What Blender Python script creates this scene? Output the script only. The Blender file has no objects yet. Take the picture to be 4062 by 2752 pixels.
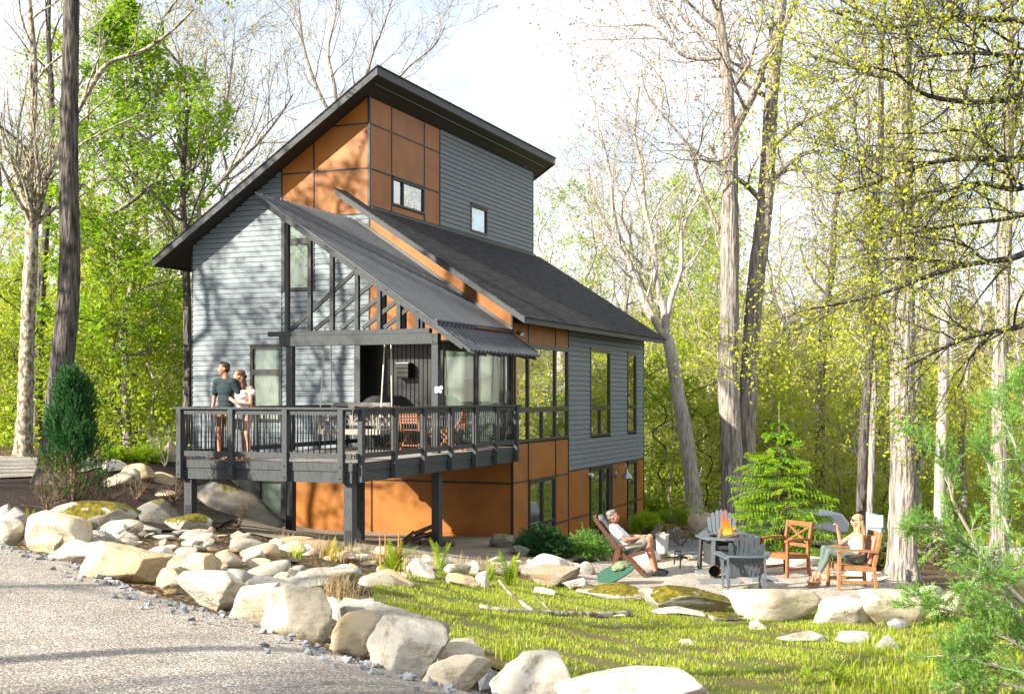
import bpy, bmesh, math, random
import numpy as np
from mathutils import Vector, Matrix, noise
sc = bpy.context.scene
COL = sc.collection
R = math.radians
# ---------------------------------------------------------------- camera (eye level is z = 0), sky, sun, exposure
F_W = 4883.28 / 4062.0
cam = bpy.data.cameras.new('camera'); camo = bpy.data.objects.new('camera', cam); COL.objects.link(camo)
camo.location = (0, 0, 0); camo.rotation_euler = (R(90), 0, 0)
cam.sensor_width = 36; cam.lens = 36 * F_W; cam.shift_y = (1568.925 - 1376) / 4062
cam.clip_start = .1; cam.clip_end = 3000
sc.camera = camo
YAW = R(22.048)
SU, SV, SZ = .72, 1.0, -.62                       # sunlight direction in house axes
_cs, _sn = math.cos(YAW), math.sin(YAW)
SUN_DIR = Vector((SU*_cs + SV*_sn, -SU*_sn + SV*_cs, SZ)).normalized()
sun = bpy.data.lights.new('sun', 'SUN'); suno = bpy.data.objects.new('sun', sun); COL.objects.link(suno)
sun.energy = 5.0; sun.angle = R(.55); sun.color = (1.0, .93, .80)
suno.rotation_euler = SUN_DIR.to_track_quat('-Z', 'Y').to_euler()
sc.view_settings.view_transform = 'Standard'; sc.view_settings.look = 'None'
sc.view_settings.gamma = 1; sc.view_settings.exposure = 1.45
w = bpy.data.worlds.new('World'); sc.world = w; w.use_nodes = True
def build_world():
    nt = w.node_tree; N = nt.nodes; L = nt.links
    bg = N['Background']
    sky = N.new('ShaderNodeTexSky'); sky.sky_type = 'NISHITA'; sky.sun_disc = False
    sky.sun_elevation = math.asin(-SUN_DIR.z); sky.sun_rotation = math.atan2(-SUN_DIR.x, -SUN_DIR.y)
    sky.air_density = 1.0; sky.dust_density = .6; sky.ozone_density = 1.5
    tc = N.new('ShaderNodeTexCoord'); mp = N.new('ShaderNodeMapping')
    mp.inputs['Scale'].default_value = (1, 1, 2.2); mp.inputs['Location'].default_value = (.35, .2, .13)
    no = N.new('ShaderNodeTexNoise'); no.inputs['Scale'].default_value = 3.0; no.inputs['Detail'].default_value = 6; no.inputs['Roughness'].default_value = .52
    cr = N.new('ShaderNodeValToRGB'); cr.color_ramp.elements[0].position = .30; cr.color_ramp.elements[1].position = .56
    mx = N.new('ShaderNodeMix'); mx.data_type = 'RGBA'; mx.inputs['B'].default_value = (4.9, 5.0, 5.15, 1)
    L.new(tc.outputs['Generated'], mp.inputs['Vector']); L.new(mp.outputs[0], no.inputs['Vector']); L.new(no.outputs['Fac'], cr.inputs[0])
    L.new(cr.outputs[0], mx.inputs['Factor']); L.new(sky.outputs[0], mx.inputs['A']); L.new(mx.outputs['Result'], bg.inputs['Color'])
    bg.inputs['Strength'].default_value = .095
build_world()
# ---------------------------------------------------------------- materials
MATS = {}
def mat(name, c1, rough=.6, c2=None, nscale=3., stretch=(1, 1, 1), bump=0., bscale=40., spec=.4, metal=0., trans=None, island=None, detail=4, ramp=(.35, .65), obj_rand=0., bdist=.02):
    m = bpy.data.materials.new(name); m.use_nodes = True; MATS[name] = m
    nt = m.node_tree; N = nt.nodes; L = nt.links; b = N['Principled BSDF']
    b.inputs['Base Color'].default_value = (*c1, 1); b.inputs['Roughness'].default_value = rough
    b.inputs['Specular IOR Level'].default_value = spec; b.inputs['Metallic'].default_value = metal
    tc = N.new('ShaderNodeTexCoord'); mp = N.new('ShaderNodeMapping'); mp.inputs['Scale'].default_value = stretch
    L.new(tc.outputs['Object'], mp.inputs['Vector'])
    col = None
    if c2 is not None:
        no = N.new('ShaderNodeTexNoise'); no.inputs['Scale'].default_value = nscale; no.inputs['Detail'].default_value = detail
        L.new(mp.outputs[0], no.inputs['Vector'])
        cr = N.new('ShaderNodeValToRGB'); cr.color_ramp.elements[0].position = ramp[0]; cr.color_ramp.elements[1].position = ramp[1]
        cr.color_ramp.elements[0].color = (*c1, 1); cr.color_ramp.elements[1].color = (*c2, 1)
        L.new(no.outputs['Fac'], cr.inputs[0]); col = cr.outputs[0]
    if island is not None:
        g = N.new('ShaderNodeNewGeometry'); cr2 = N.new('ShaderNodeValToRGB')
        el = cr2.color_ramp.elements
        cols = [c1] + list(island)
        el[0].color = (*cols[0], 1); el[1].color = (*cols[-1], 1)
        for k in range(1, len(cols) - 1):
            e = el.new(k / (len(cols) - 1)); e.color = (*cols[k], 1)
        L.new(g.outputs['Random Per Island'], cr2.inputs[0])
        if col is not None:
            mx = N.new('ShaderNodeMix'); mx.data_type = 'RGBA'; mx.inputs['Factor'].default_value = .5
            L.new(col, mx.inputs['A']); L.new(cr2.outputs[0], mx.inputs['B']); col = mx.outputs['Result']
        else: col = cr2.outputs[0]
    if obj_rand:
        oi = N.new('ShaderNodeObjectInfo'); hs = N.new('ShaderNodeHueSaturation')
        mr = N.new('ShaderNodeMapRange'); mr.inputs['To Min'].default_value = 1 - obj_rand; mr.inputs['To Max'].default_value = 1 + obj_rand
        L.new(oi.outputs['Random'], mr.inputs['Value']); L.new(mr.outputs[0], hs.inputs['Value'])
        if col is not None: L.new(col, hs.inputs['Color'])
        else: hs.inputs['Color'].default_value = (*c1, 1)
        col = hs.outputs[0]
    if col is not None: L.new(col, b.inputs['Base Color'])
    if bump:
        n2 = N.new('ShaderNodeTexNoise'); n2.inputs['Scale'].default_value = bscale; n2.inputs['Detail'].default_value = 5
        L.new(mp.outputs[0], n2.inputs['Vector'])
        bp = N.new('ShaderNodeBump'); bp.inputs['Strength'].default_value = bump; bp.inputs['Distance'].default_value = bdist
        L.new(n2.outputs['Fac'], bp.inputs['Height']); L.new(bp.outputs[0], b.inputs['Normal'])
    if trans is not None:
        out = N['Material Output']; tr = N.new('ShaderNodeBsdfTranslucent'); ms = N.new('ShaderNodeMixShader')
        ms.inputs[0].default_value = trans
        if col is not None: L.new(col, tr.inputs['Color'])
        else: tr.inputs['Color'].default_value = (*c1, 1)
        L.new(b.outputs[0], ms.inputs[1]); L.new(tr.outputs[0], ms.inputs[2]); L.new(ms.outputs[0], out.inputs['Surface'])
    return m
def nodes(m): return m.node_tree.nodes, m.node_tree.links
# ---------------------------------------------------------------- mesh builder
class MB:
    def __init__(s): s.v = []; s.f = []; s.q = []; s.n = 0; s.mi = []
    def add(s, verts, faces):
        o = s.n; s.v.append(np.asarray(verts, float).reshape(-1, 3)); s.n += len(s.v[-1])
        s.f += [tuple(i + o for i in f) for f in faces]; return s
    def addq(s, verts, quads):                          # many quads at once (numpy)
        o = s.n; s.v.append(np.asarray(verts, float).reshape(-1, 3)); s.n += len(s.v[-1]); s.q.append(np.asarray(quads, np.int64).reshape(-1, 4) + o); return s
    def box(s, x0, x1, y0, y1, z0, z1):
        v = [(x, y, z) for z in (z0, z1) for y in (y0, y1) for x in (x0, x1)]
        return s.add(v, [(0, 2, 3, 1), (4, 5, 7, 6), (0, 1, 5, 4), (2, 6, 7, 3), (0, 4, 6, 2), (1, 3, 7, 5)])
    def bar(s, p, q, w, h, up=(0, 0, 1)):               # rectangular bar p->q, w sideways, h along up
        p = Vector(p); q = Vector(q); d = (q - p).normalized(); up = Vector(up)
        sd = d.cross(up)
        if sd.length < 1e-4: sd = d.cross(Vector((0, 1, 0)))
        sd.normalize(); u2 = sd.cross(d).normalized()
        v = [c + sd * (a * w / 2) + u2 * (b * h / 2) for c in (p, q) for a, b in ((-1, -1), (1, -1), (1, 1), (-1, 1))]
        return s.add(v, [(0, 3, 2, 1), (4, 5, 6, 7), (0, 1, 5, 4), (1, 2, 6, 5), (2, 3, 7, 6), (3, 0, 4, 7)])
    def tube(s, pts, rad, k=6, cap=True):
        P = np.asarray(pts, float); n = len(P); r = np.broadcast_to(np.asarray(rad, float), (n,))
        T = np.gradient(P, axis=0); T /= np.linalg.norm(T, axis=1)[:, None] + 1e-9
        m = T.mean(0); a = np.array((0, 0, 1.)) if abs(m[2]) < .8 * np.linalg.norm(m) else np.array((1., 0, 0))
        A = np.cross(T, a); A /= np.linalg.norm(A, axis=1)[:, None] + 1e-9; B = np.cross(T, A)
        t = np.arange(k) * 2 * math.pi / k
        V = P[:, None] + r[:, None, None] * (np.cos(t)[None, :, None] * A[:, None] + np.sin(t)[None, :, None] * B[:, None])
        i = np.arange(n - 1)[:, None] * k; j = np.arange(k)[None]; j2 = (j + 1) % k
        Q = np.stack([i + j, i + j2, i + k + j2, i + k + j], -1).reshape(-1, 4)
        o = s.n; s.addq(V.reshape(-1, 3), Q)
        if cap: s.f.append(tuple(o + x for x in range(k))[::-1]); s.f.append(tuple(o + (n - 1) * k + x for x in range(k)))
        return s
    def prism(s, prof, v0, v1):                         # profile in (u,z), extruded along v
        n = len(prof); V = [(u, v0, z) for u, z in prof] + [(u, v1, z) for u, z in prof]
        return s.add(V, [tuple(range(n)), tuple(range(2 * n - 1, n - 1, -1))] + [(i, i + n, (i + 1) % n + n, (i + 1) % n) for i in range(n)])
    def lathe(s, prof, c=(0, 0, 0), k=20):               # prof (r,z)
        t = np.arange(k) * 2 * math.pi / k
        V = np.array([[(c[0] + r * math.cos(a), c[1] + r * math.sin(a), c[2] + z) for a in t] for r, z in prof])
        n = len(prof); o = s.n
        i = np.arange(n - 1)[:, None] * k; j = np.arange(k)[None]; j2 = (j + 1) % k
        s.addq(V.reshape(-1, 3), np.stack([i + j, i + j2, i + k + j2, i + k + j], -1).reshape(-1, 4))
        s.f.append(tuple(o + x for x in range(k))[::-1]); s.f.append(tuple(o + (n - 1) * k + x for x in range(k)))
        return s
    def mesh(s, name, smooth=False):
        me = bpy.data.meshes.new(name); V = np.concatenate(s.v) if s.v else np.zeros((0, 3))
        Q = np.concatenate(s.q) if s.q else np.zeros((0, 4), np.int64)
        ln = np.array([4] * len(Q) + [len(f) for f in s.f], np.int32)
        lv = np.concatenate([Q.ravel(), np.array([i for f in s.f for i in f], np.int64)]).astype(np.int32)
        me.vertices.add(len(V)); me.vertices.foreach_set('co', V.astype(np.float32).ravel())
        me.loops.add(len(lv)); me.loops.foreach_set('vertex_index', lv)
        me.polygons.add(len(ln)); st = np.concatenate([[0], np.cumsum(ln)[:-1]]).astype(np.int32)
        me.polygons.foreach_set('loop_start', st); me.polygons.foreach_set('loop_total', ln)
        me.polygons.foreach_set('use_smooth', np.full(len(ln), smooth))
        me.update(calc_edges=True); return me
    def build(s, name, m, parent=None, smooth=False, bevel=0, loc=None):
        o = bpy.data.objects.new(name, s.mesh(name, smooth)); COL.objects.link(o)
        if m is not None: o.data.materials.append(MATS[m] if isinstance(m, str) else m)
        if parent is not None: o.parent = parent
        if loc is not None: o.location = loc
        if bevel:
            b = o.modifiers.new('bevel', 'BEVEL'); b.width = bevel; b.segments = 1; b.limit_method = 'ANGLE'; b.angle_limit = R(50)
        return o
def tag(o, label=None, cat=None, group=None, kind=None):
    if label: o['label'] = label
    if cat: o['category'] = cat
    if group: o['group'] = group
    if kind: o['kind'] = kind
    return o
def empty(name, loc, rz=0, label=None, cat=None, group=None):
    o = bpy.data.objects.new(name, None); COL.objects.link(o); o.location = loc; o.rotation_euler = (0, 0, rz); o.empty_display_size = .2
    return tag(o, label, cat, group)
def copy_tree(o, parent=None):
    c = o.copy(); COL.objects.link(c)
    if parent is not None: c.parent = parent
    for ch in list(o.children): copy_tree(ch, c)
    return c
# pixel (2324 px wide copy of the photograph) + distance -> point in the place
FD = 4883.28 * 2324 / 4062; YH = 1568.925 * 2324 / 4062
def at(x, y, d): return Vector(((x - 1162) / FD * d, d, (YH - y) / FD * d))
CX, CY = (1163.2 - 1162) / FD * 28.4, 28.4
def HW(u, v, z=0.): return Vector((CX + u * _cs + v * _sn, CY - u * _sn + v * _cs, z))     # house axes -> world
# ---------------------------------------------------------------- ground height
CP = np.array([(-3,3,-1.65),(-8,5,-1.65),(0,3,-1.65),(3,3,-1.7),(-6,10,-1.65),(-12,12,-1.65),(-14,20,-1.65),(-11,25,-1.65),(-12,32,-1.65),(-20,30,-1.65),
(-3.5,9.5,-1.65),(-5.2,12,-1.65),(-1.4,7.6,-1.65),(.2,6.6,-1.65),(1.2,6.4,-1.7),(-.1,8.7,-2.05),(1.0,8.1,-2.25),(-1.3,10.4,-1.92),(-3,12.2,-1.85),(-4.6,14.2,-1.8),(-6.2,16.5,-1.8),
(-2.5,15,-2.1),(-4.6,17,-1.98),(0,15,-2.6),(0,12,-2.38),(2,10,-2.38),(2,14,-2.77),(4,10,-2.4),(4,14,-2.8),(6,12,-2.6),(2,18,-3.08),(5,18,-3.08),(0,18,-2.85),(8,18,-3.2),(3,8,-2.25),
(-5.9,22.2,-2.3),(-2.8,21,-2.6),(-1.5,25.1,-3.08),(-4.75,26.4,-2.96),(-4,23,-2.6),(0,28.4,-3.25),(-3.4,29.8,-3.3),(-5.6,30.6,-3.3),(-6.9,31.1,-2.3),(-8.25,31.75,-1.65),
(-6.3,28.5,-2.6),(-7.2,28.5,-1.95),(-7,26,-1.98),(-8,24,-1.78),(-7.2,22,-1.98),(-9,29,-1.64),(-7.3,19,-1.86),
(1.8,21.5,-3.25),(3.5,20.5,-3.25),(5.5,21,-3.25),(4,23.5,-3.25),(6.5,23,-3.3),(2,24,-3.3),(.3,22,-3.1),(0,25,-3.15),(3,19.4,-3.22),(6,19.4,-3.22),
(1.2,28.5,-3.4),(2,31,-3.8),(4.5,31,-4.0),(2.2,34,-4.05),(4.5,36,-4.1),(4.2,40,-4.3),(8,30,-3.9),(8,36,-4.3),(12,33,-4.4),(15,36,-4.4),(12,25,-3.7),(20,40,-4.8),
(6,45,-4.4),(15,60,-5.5),(30,60,-6),(0,60,-3.5),(-10,45,-1.8),(-20,50,-2),(-30,70,-2),(-10,38,-1.7),(10,12,-2.8),(12,18,-3.3),(-25,10,-1.65),(25,10,-3.5),
(25,-5,-3),(-20,-10,-1.65),(0,-10,-1.65),(10,0,-2.2),(5,4,-1.9),(-60,100,0),(60,110,-8),(0,110,-4),(-150,150,8),(150,150,-10),(0,250,-8)], float)
def _rbf():
    D = np.linalg.norm(CP[:, None, :2] - CP[None, :, :2], axis=2); n = len(CP)
    A = np.block([[D + 1e-6 * np.eye(n), np.ones((n, 1))], [np.ones((1, n)), np.zeros((1, 1))]])
    return np.linalg.solve(A, np.append(CP[:, 2], 0))
_W = _rbf()
def gz(x, y):
    x = np.asarray(x, float); y = np.asarray(y, float); s = x.shape
    P = np.stack([x.ravel(), y.ravel()], 1)
    out = np.empty(len(P))
    for a in range(0, len(P), 20000):
        q = P[a:a + 20000]; out[a:a + 20000] = np.linalg.norm(q[:, None] - CP[None, :, :2], axis=2) @ _W[:-1] + _W[-1]
    return out.reshape(s)
def g1(x, y): return float(gz(np.array([x]), np.array([y]))[0])
def ground_hit(x, y, dmin=5, dmax=60):                  # where the sight line through a pixel meets the ground
    d = np.linspace(dmin, dmax, 1500); a = (x - 1162) / FD; b = (YH - y) / FD
    diff = b * d - gz(a * d, d); i = np.argmax(diff < 0)
    if diff[i] >= 0: i = len(d) - 1
    return Vector((a * d[i], d[i], gz(np.array([a * d[i]]), np.array([d[i]]))[0]))
def inpoly(x, y, P):
    P = np.asarray(P, float); r = np.zeros(np.shape(x), bool); n = len(P)
    for i in range(n):
        (x0, y0), (x1, y1) = P[i], P[(i + 1) % n]
        if y0 == y1: continue
        c = ((y0 > y) != (y1 > y)) & (x < (x1 - x0) * (y - y0) / (y1 - y0) + x0); r ^= c
    return r
def smoothpoly(P, it=2):
    P = np.asarray(P, float)
    for _ in range(it):
        N = np.roll(P, -1, 0); P = np.stack([.75 * P + .25 * N, .25 * P + .75 * N], 1).reshape(-1, 2)
    return P
def zone(name, P, cell, lift, m, label=None):
    P = smoothpoly(P); rng = np.random.default_rng(3)
    P = P + rng.normal(0, .03, P.shape)
    x0, y0 = P.min(0) - cell; x1, y1 = P.max(0) + cell
    xs = np.arange(x0, x1 + cell, cell); ys = np.arange(y0, y1 + cell, cell)
    X, Y = np.meshgrid(xs, ys); I = inpoly(X, Y, P)
    c = I[:-1, :-1] | I[1:, :-1] | I[:-1, 1:] | I[1:, 1:]
    out = ~I
    A = P; B = np.roll(P, -1, 0); D = B - A; L2 = (D ** 2).sum(1) + 1e-12
    near = np.zeros_like(I); near[:-1, :-1] |= c; near[1:, :-1] |= c; near[:-1, 1:] |= c; near[1:, 1:] |= c
    for i, j in zip(*np.where(out & near)):
        p = np.array((X[i, j], Y[i, j])); t = np.clip(((p - A) * D).sum(1) / L2, 0, 1); q = A + t[:, None] * D
        k = np.argmin(((q - p) ** 2).sum(1)); X[i, j], Y[i, j] = q[k]
    idx = -np.ones(I.shape, int); idx[near] = np.arange(near.sum())
    Z = gz(X[near], Y[near]) + lift
    i, j = np.where(c)
    Q = np.stack([idx[i, j], idx[i, j + 1], idx[i + 1, j + 1], idx[i + 1, j]], 1)
    o = MB().addq(np.stack([X[near], Y[near], Z], 1), Q).build(name, m, smooth=True)
    o['kind'] = 'structure'
    return o
# ---------------------------------------------------------------- ground materials
def pebble_mat(name, cols, scale, bump=.6, dark=(.10, .085, .07)):
    m = mat(name, cols[0], .75, spec=.25); N, L = nodes(m); b = N['Principled BSDF']
    tc = N.new('ShaderNodeTexCoord')
    nz = N.new('ShaderNodeTexNoise'); nz.inputs['Scale'].default_value = 9
    mxv = N.new('ShaderNodeMix'); mxv.data_type = 'VECTOR'; mxv.inputs['Factor'].default_value = .012
    L.new(tc.outputs['Object'], nz.inputs['Vector']); L.new(tc.outputs['Object'], mxv.inputs['A']); L.new(nz.outputs['Color'], mxv.inputs['B'])
    v = N.new('ShaderNodeTexVoronoi'); v.inputs['Scale'].default_value = scale; L.new(mxv.outputs['Result'], v.inputs['Vector'])
    ed = N.new('ShaderNodeTexVoronoi'); ed.feature = 'DISTANCE_TO_EDGE'; ed.inputs['Scale'].default_value = scale; L.new(mxv.outputs['Result'], ed.inputs['Vector'])
    sx = N.new('ShaderNodeSeparateColor'); L.new(v.outputs['Color'], sx.inputs[0])
    cr = N.new('ShaderNodeValToRGB'); el = cr.color_ramp.elements; cr.color_ramp.interpolation = 'CONSTANT'
    el[0].color = (*cols[0], 1); el[1].color = (*cols[-1], 1); el[1].position = 1 - 1 / len(cols)
    for k in range(1, len(cols) - 1): e = el.new(k / len(cols)); e.color = (*cols[k], 1)
    L.new(sx.outputs[0], cr.inputs[0])
    big = N.new('ShaderNodeTexNoise'); big.inputs['Scale'].default_value = .9; big.inputs['Detail'].default_value = 5; L.new(tc.outputs['Object'], big.inputs['Vector'])
    br = N.new('ShaderNodeValToRGB'); br.color_ramp.elements[0].color = (.62, .60, .58, 1); br.color_ramp.elements[1].color = (1.1, 1.1, 1.1, 1); br.color_ramp.elements[0].position = .3; br.color_ramp.elements[1].position = .62
    L.new(big.outputs['Fac'], br.inputs[0])
    mu = N.new('ShaderNodeMix'); mu.data_type = 'RGBA'; mu.blend_type = 'MULTIPLY'; mu.inputs['Factor'].default_value = 1
    L.new(cr.outputs[0], mu.inputs['A']); L.new(br.outputs[0], mu.inputs['B'])
    er = N.new('ShaderNodeValToRGB'); er.color_ramp.elements[0].position = .0; er.color_ramp.elements[1].position = .16; L.new(ed.outputs['Distance'], er.inputs[0])
    mg = N.new('ShaderNodeMix'); mg.data_type = 'RGBA'; mg.inputs['A'].default_value = (*dark, 1)
    L.new(er.outputs[0], mg.inputs['Factor']); L.new(mu.outputs['Result'], mg.inputs['B']); L.new(mg.outputs['Result'], b.inputs['Base Color'])
    bp = N.new('ShaderNodeBump'); bp.inputs['Strength'].default_value = bump; bp.inputs['Distance'].default_value = .6 / scale
    sm = N.new('ShaderNodeMath'); sm.operation = 'SUBTRACT'; sm.inputs[0].default_value = 1; L.new(v.outputs['Distance'], sm.inputs[1])
    L.new(sm.outputs[0], bp.inputs['Height']); L.new(bp.outputs[0], b.inputs['Normal'])
    return m
pebble_mat('gravel', [(.50, .45, .38), (.33, .29, .25), (.60, .55, .48), (.22, .205, .20), (.44, .34, .27), (.70, .66, .59), (.42, .38, .34)], 58, .6, (.16, .14, .115))
pebble_mat('pea_gravel', [(.48, .41, .30), (.38, .32, .24), (.56, .49, .37), (.32, .27, .21), (.44, .36, .26)], 40, .6)
pebble_mat('patio_stones', [(.58, .50, .41), (.44, .38, .32), (.70, .63, .54), (.50, .42, .36), (.36, .30, .26), (.62, .55, .47)], 26, .6, (.2, .17, .14))
pebble_mat('bark_mulch', [(.035, .021, .014), (.055, .032, .020), (.022, .013, .010), (.075, .045, .028), (.04, .025, .018)], 34, 1.0, (.010, .007, .005))
mat('soil', (.11, .08, .045), .95, (.16, .15, .05), 1.3, bump=.9, bscale=18, spec=.1)
mat('lawn_soil', (.10, .14, .025), .95, (.16, .12, .06), 2.2, bump=.9, bscale=30, spec=.1)
pebble_mat('leaf_litter', [(.20, .12, .06), (.13, .08, .045), (.26, .17, .08), (.10, .10, .03), (.16, .10, .05)], 14, 1.0, (.03, .02, .012))
mat('hill_ground', (.10, .085, .035), .95, (.13, .13, .035), .12, spec=.1)
mat('paver', (.16, .165, .17), .8, (.21, .21, .205), 3, bump=.3, spec=.3)
mat('asphalt', (.34, .31, .28), .9, (.42, .39, .36), 6, bump=.4, bscale=60)
# one sheet to the horizon
def axis(lo, hi, step, far):
    a = list(np.arange(lo, hi + .01, step)); s = step; x = hi
    up = []; 
    while x < far: s *= 1.35; x += s; up.append(x)
    dn = []; s = step; x = lo
    while x > -far: s *= 1.35; x -= s; dn.append(x)
    return np.array(dn[::-1] + a + up)
def build_ground():
    xs = axis(-16, 18, .22, 900); ys = axis(1, 46, .22, 1200)
    X, Y = np.meshgrid(xs, ys); Z = gz(np.clip(X, -220, 220), np.clip(Y, -60, 320))
    rng = np.random.default_rng(1); near = (np.abs(X) < 20) & (Y < 50) & (Y > 0)
    Z = Z + rng.normal(0, .012, Z.shape) * near
    n, m = X.shape; i = np.arange(n - 1)[:, None] * m; j = np.arange(m - 1)[None]
    Q = np.stack([i + j, i + j + 1, i + m + j + 1, i + m + j], -1).reshape(-1, 4)
    o = MB().addq(np.stack([X, Y, Z - .03], -1).reshape(-1, 3), Q).build('ground', 'leaf_litter', smooth=True); o['kind'] = 'structure'
build_ground()
DRIVE = [(6, 5.0), (1.3, 6.62), (.21, 6.85), (-.13, 7.15), (-.56, 7.95), (-1.32, 8.75), (-1.9, 9.5), (-2.86, 10.4), (-4.35, 12.5), (-5.9, 14.2), (-7.5, 15.6), (-10, 17.2), (-14, 20), (-14, 23), (-10.6, 24.3), (-9.2, 26), (-9.4, 29.5), (-11, 32.3), (-16, 33), (-40, 34), (-40, -10), (10, -10)]
zone('driveway', DRIVE, .3, .004, 'gravel')
MULCH = [(-6.2, 16.3), (-5.1, 19.5), (-5.3, 22.6), (-5.7, 26), (-6.3, 29.0), (-6.9, 30.9), (-8.3, 32.2), (-10.5, 32), (-9.1, 29), (-9.0, 26), (-9.6, 24.6), (-11.5, 23.4), (-13.6, 22), (-13, 20), (-9.5, 17.3)]
zone('mulch_bed', MULCH, .2, .008, 'bark_mulch')
zone('mulch_patch', [(1.0, 7.2), (2.2, 7.0), (3.6, 7.6), (3.5, 9.05), (2.2, 9.2), (1.4, 8.3)], .1, .012, 'bark_mulch')
zone('mulch_border', [(4.6, 27.2), (7.5, 26.5), (9, 29), (8.6, 34), (6.3, 36.5), (5.2, 33.5), (5.6, 30)], .2, .010, 'bark_mulch')
zone('gravel_bed', [(-5.3, 23.6), (-4.6, 21.2), (-2, 19.6), (.5, 21.2), (1.4, 24.5), (1.0, 28.6), (-.5, 29.4), (-6.0, 31.6), (-6.1, 29)], .2, .012, 'pea_gravel')
PATIO = [(.9, 21.0), (1.7, 20.0), (3.0, 19.35), (4.6, 19.0), (6.1, 19.2), (7.0, 20.6), (6.9, 23.2), (5.4, 24.6), (3.2, 25), (1.6, 24.4), (.9, 22.6)]
zone('patio_gravel', PATIO, .15, .016, 'patio_stones')
LAWN = [(.3, 8.75), (1.2, 8.35), (2.3, 9.2), (3.6, 9.1), (5.5, 9.2), (9, 11), (9.5, 16.8), (6.8, 18.2), (4.6, 18.45), (2.6, 18.6), (1.2, 19.6), (.2, 20.2), (-1.0, 19.6), (-1.5, 17.8), (-1.7, 14), (-1.1, 10.9)]
zone('lawn', LAWN, .2, .006, 'lawn_soil')
zone('road', [(9.2, 34.5), (12.5, 32.3), (17, 30.5), (26, 28.5), (26, 32.5), (17, 34.6), (13, 36.8), (9.8, 38.2), (8.4, 37)], .3, .010, 'asphalt')
# slate paving in front of the glass door: each slab a small raised tile inside one terrace
def terrace():
    mb = MB(); rng = random.Random(4)
    y = 27.2; row = 0
    while y < 35:
        x = 2.3 + (.25 if row % 2 else 0); 
        while x < 5.2:
            wd = rng.choice((.38, .55, .72)); z = g1(x + wd / 2, y + .2)
            t = .02 + rng.uniform(0, .008)
            mb.box(x, x + wd - .02, y, y + .43, z - .06, z + t); x += wd
        y += .45; row += 1
    o = mb.build('terrace', 'paver'); o['kind'] = 'structure'
terrace()
# ---------------------------------------------------------------- house materials
mat('siding', (.130, .160, .185), .5, (.165, .198, .222), 3.5, (1, 1, 9), bump=.22, bscale=60, spec=.42)
mat('orange_panel', (.34, .125, .015), .48, (.26, .088, .011), 1.6, (1, 1, 1), bump=.08, bscale=25, spec=.35, detail=8)
mat('trim_black', (.012, .012, .013), .45, spec=.5)
mat('soffit', (.022, .021, .020), .6, (.030, .028, .025), 12, (4, 4, 1), bump=.3, bscale=30)
mat('fascia', (.040, .043, .047), .5, (.060, .064, .068), 8, (9, 1, 9), bump=.4, bscale=25)
mat('core_dark', (.02, .022, .022), .8)
mat('black_metal', (.022, .022, .022), .35, spec=.5)
mat('bronze_frame', (.022, .021, .014), .35, (.03, .028, .018), 5, spec=.5)
mat('blind', (.50, .55, .48), .85, (.42, .47, .41), 2)
mat('deck_stain', (.038, .042, .046), .62, (.062, .067, .071), 6, (8, 8, 1.2), bump=.45, bscale=18, spec=.35)
mat('deck_board', (.30, .27, .25), .7, (.22, .195, .18), 5, (1.5, 9, 1), bump=.4, bscale=20, spec=.3)
mat('roof_metal', (.045, .050, .058), .5, (.07, .076, .085), 2.5, spec=.5)
mat('copper', (.40, .17, .07), .4, metal=.7)
mat('white_paint', (.75, .75, .73), .5)
mat('galvanised', (.42, .45, .48), .35, (.33, .36, .39), 20, metal=.8)
mat('brass', (.55, .40, .16), .35, metal=.9)
mat('rope', (.72, .70, .64), .8, bump=.5, bscale=200)
def glass_mat(name, base, refl, wav=.012, wsc=1.6, dark=True):
    m = bpy.data.materials.new(name); m.use_nodes = True; MATS[name] = m; N, L = nodes(m)
    for n in list(N):
        if n.type != 'OUTPUT_MATERIAL': N.remove(n)
    out = N['Material Output']; gl = N.new('ShaderNodeBsdfGlossy'); gl.inputs['Roughness'].default_value = .0; gl.inputs['Color'].default_value = (.92, .95, .93, 1)
    tc = N.new('ShaderNodeTexCoord'); no = N.new('ShaderNodeTexNoise'); no.inputs['Scale'].default_value = wsc; no.inputs['Detail'].default_value = 2
    bp = N.new('ShaderNodeBump'); bp.inputs['Strength'].default_value = wav * 10; bp.inputs['Distance'].default_value = .02
    L.new(tc.outputs['Object'], no.inputs['Vector']); L.new(no.outputs['Fac'], bp.inputs['Height']); L.new(bp.outputs[0], gl.inputs['Normal'])
    if dark:
        d = N.new('ShaderNodeBsdfDiffuse'); d.inputs['Color'].default_value = (*base, 1)
    else:
        d = N.new('ShaderNodeBsdfTransparent'); d.inputs['Color'].default_value = (*base, 1)
    lw = N.new('ShaderNodeLayerWeight'); lw.inputs['Blend'].default_value = .35
    mr = N.new('ShaderNodeMapRange'); mr.inputs['To Min'].default_value = refl; mr.inputs['To Max'].default_value = min(1, refl + .5); L.new(lw.outputs['Fresnel'], mr.inputs['Value'])
    mx = N.new('ShaderNodeMixShader'); L.new(mr.outputs[0], mx.inputs[0]); L.new(d.outputs[0], mx.inputs[1]); L.new(gl.outputs[0], mx.inputs[2]); L.new(mx.outputs[0], out.inputs['Surface'])
glass_mat('glass_dark', (.02, .026, .022), .62)
glass_mat('glass_clear', (.84, .90, .86), .14, .006, dark=False)
glass_mat('glass_sky', (.03, .04, .05), .55, .05, 2.2)
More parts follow.
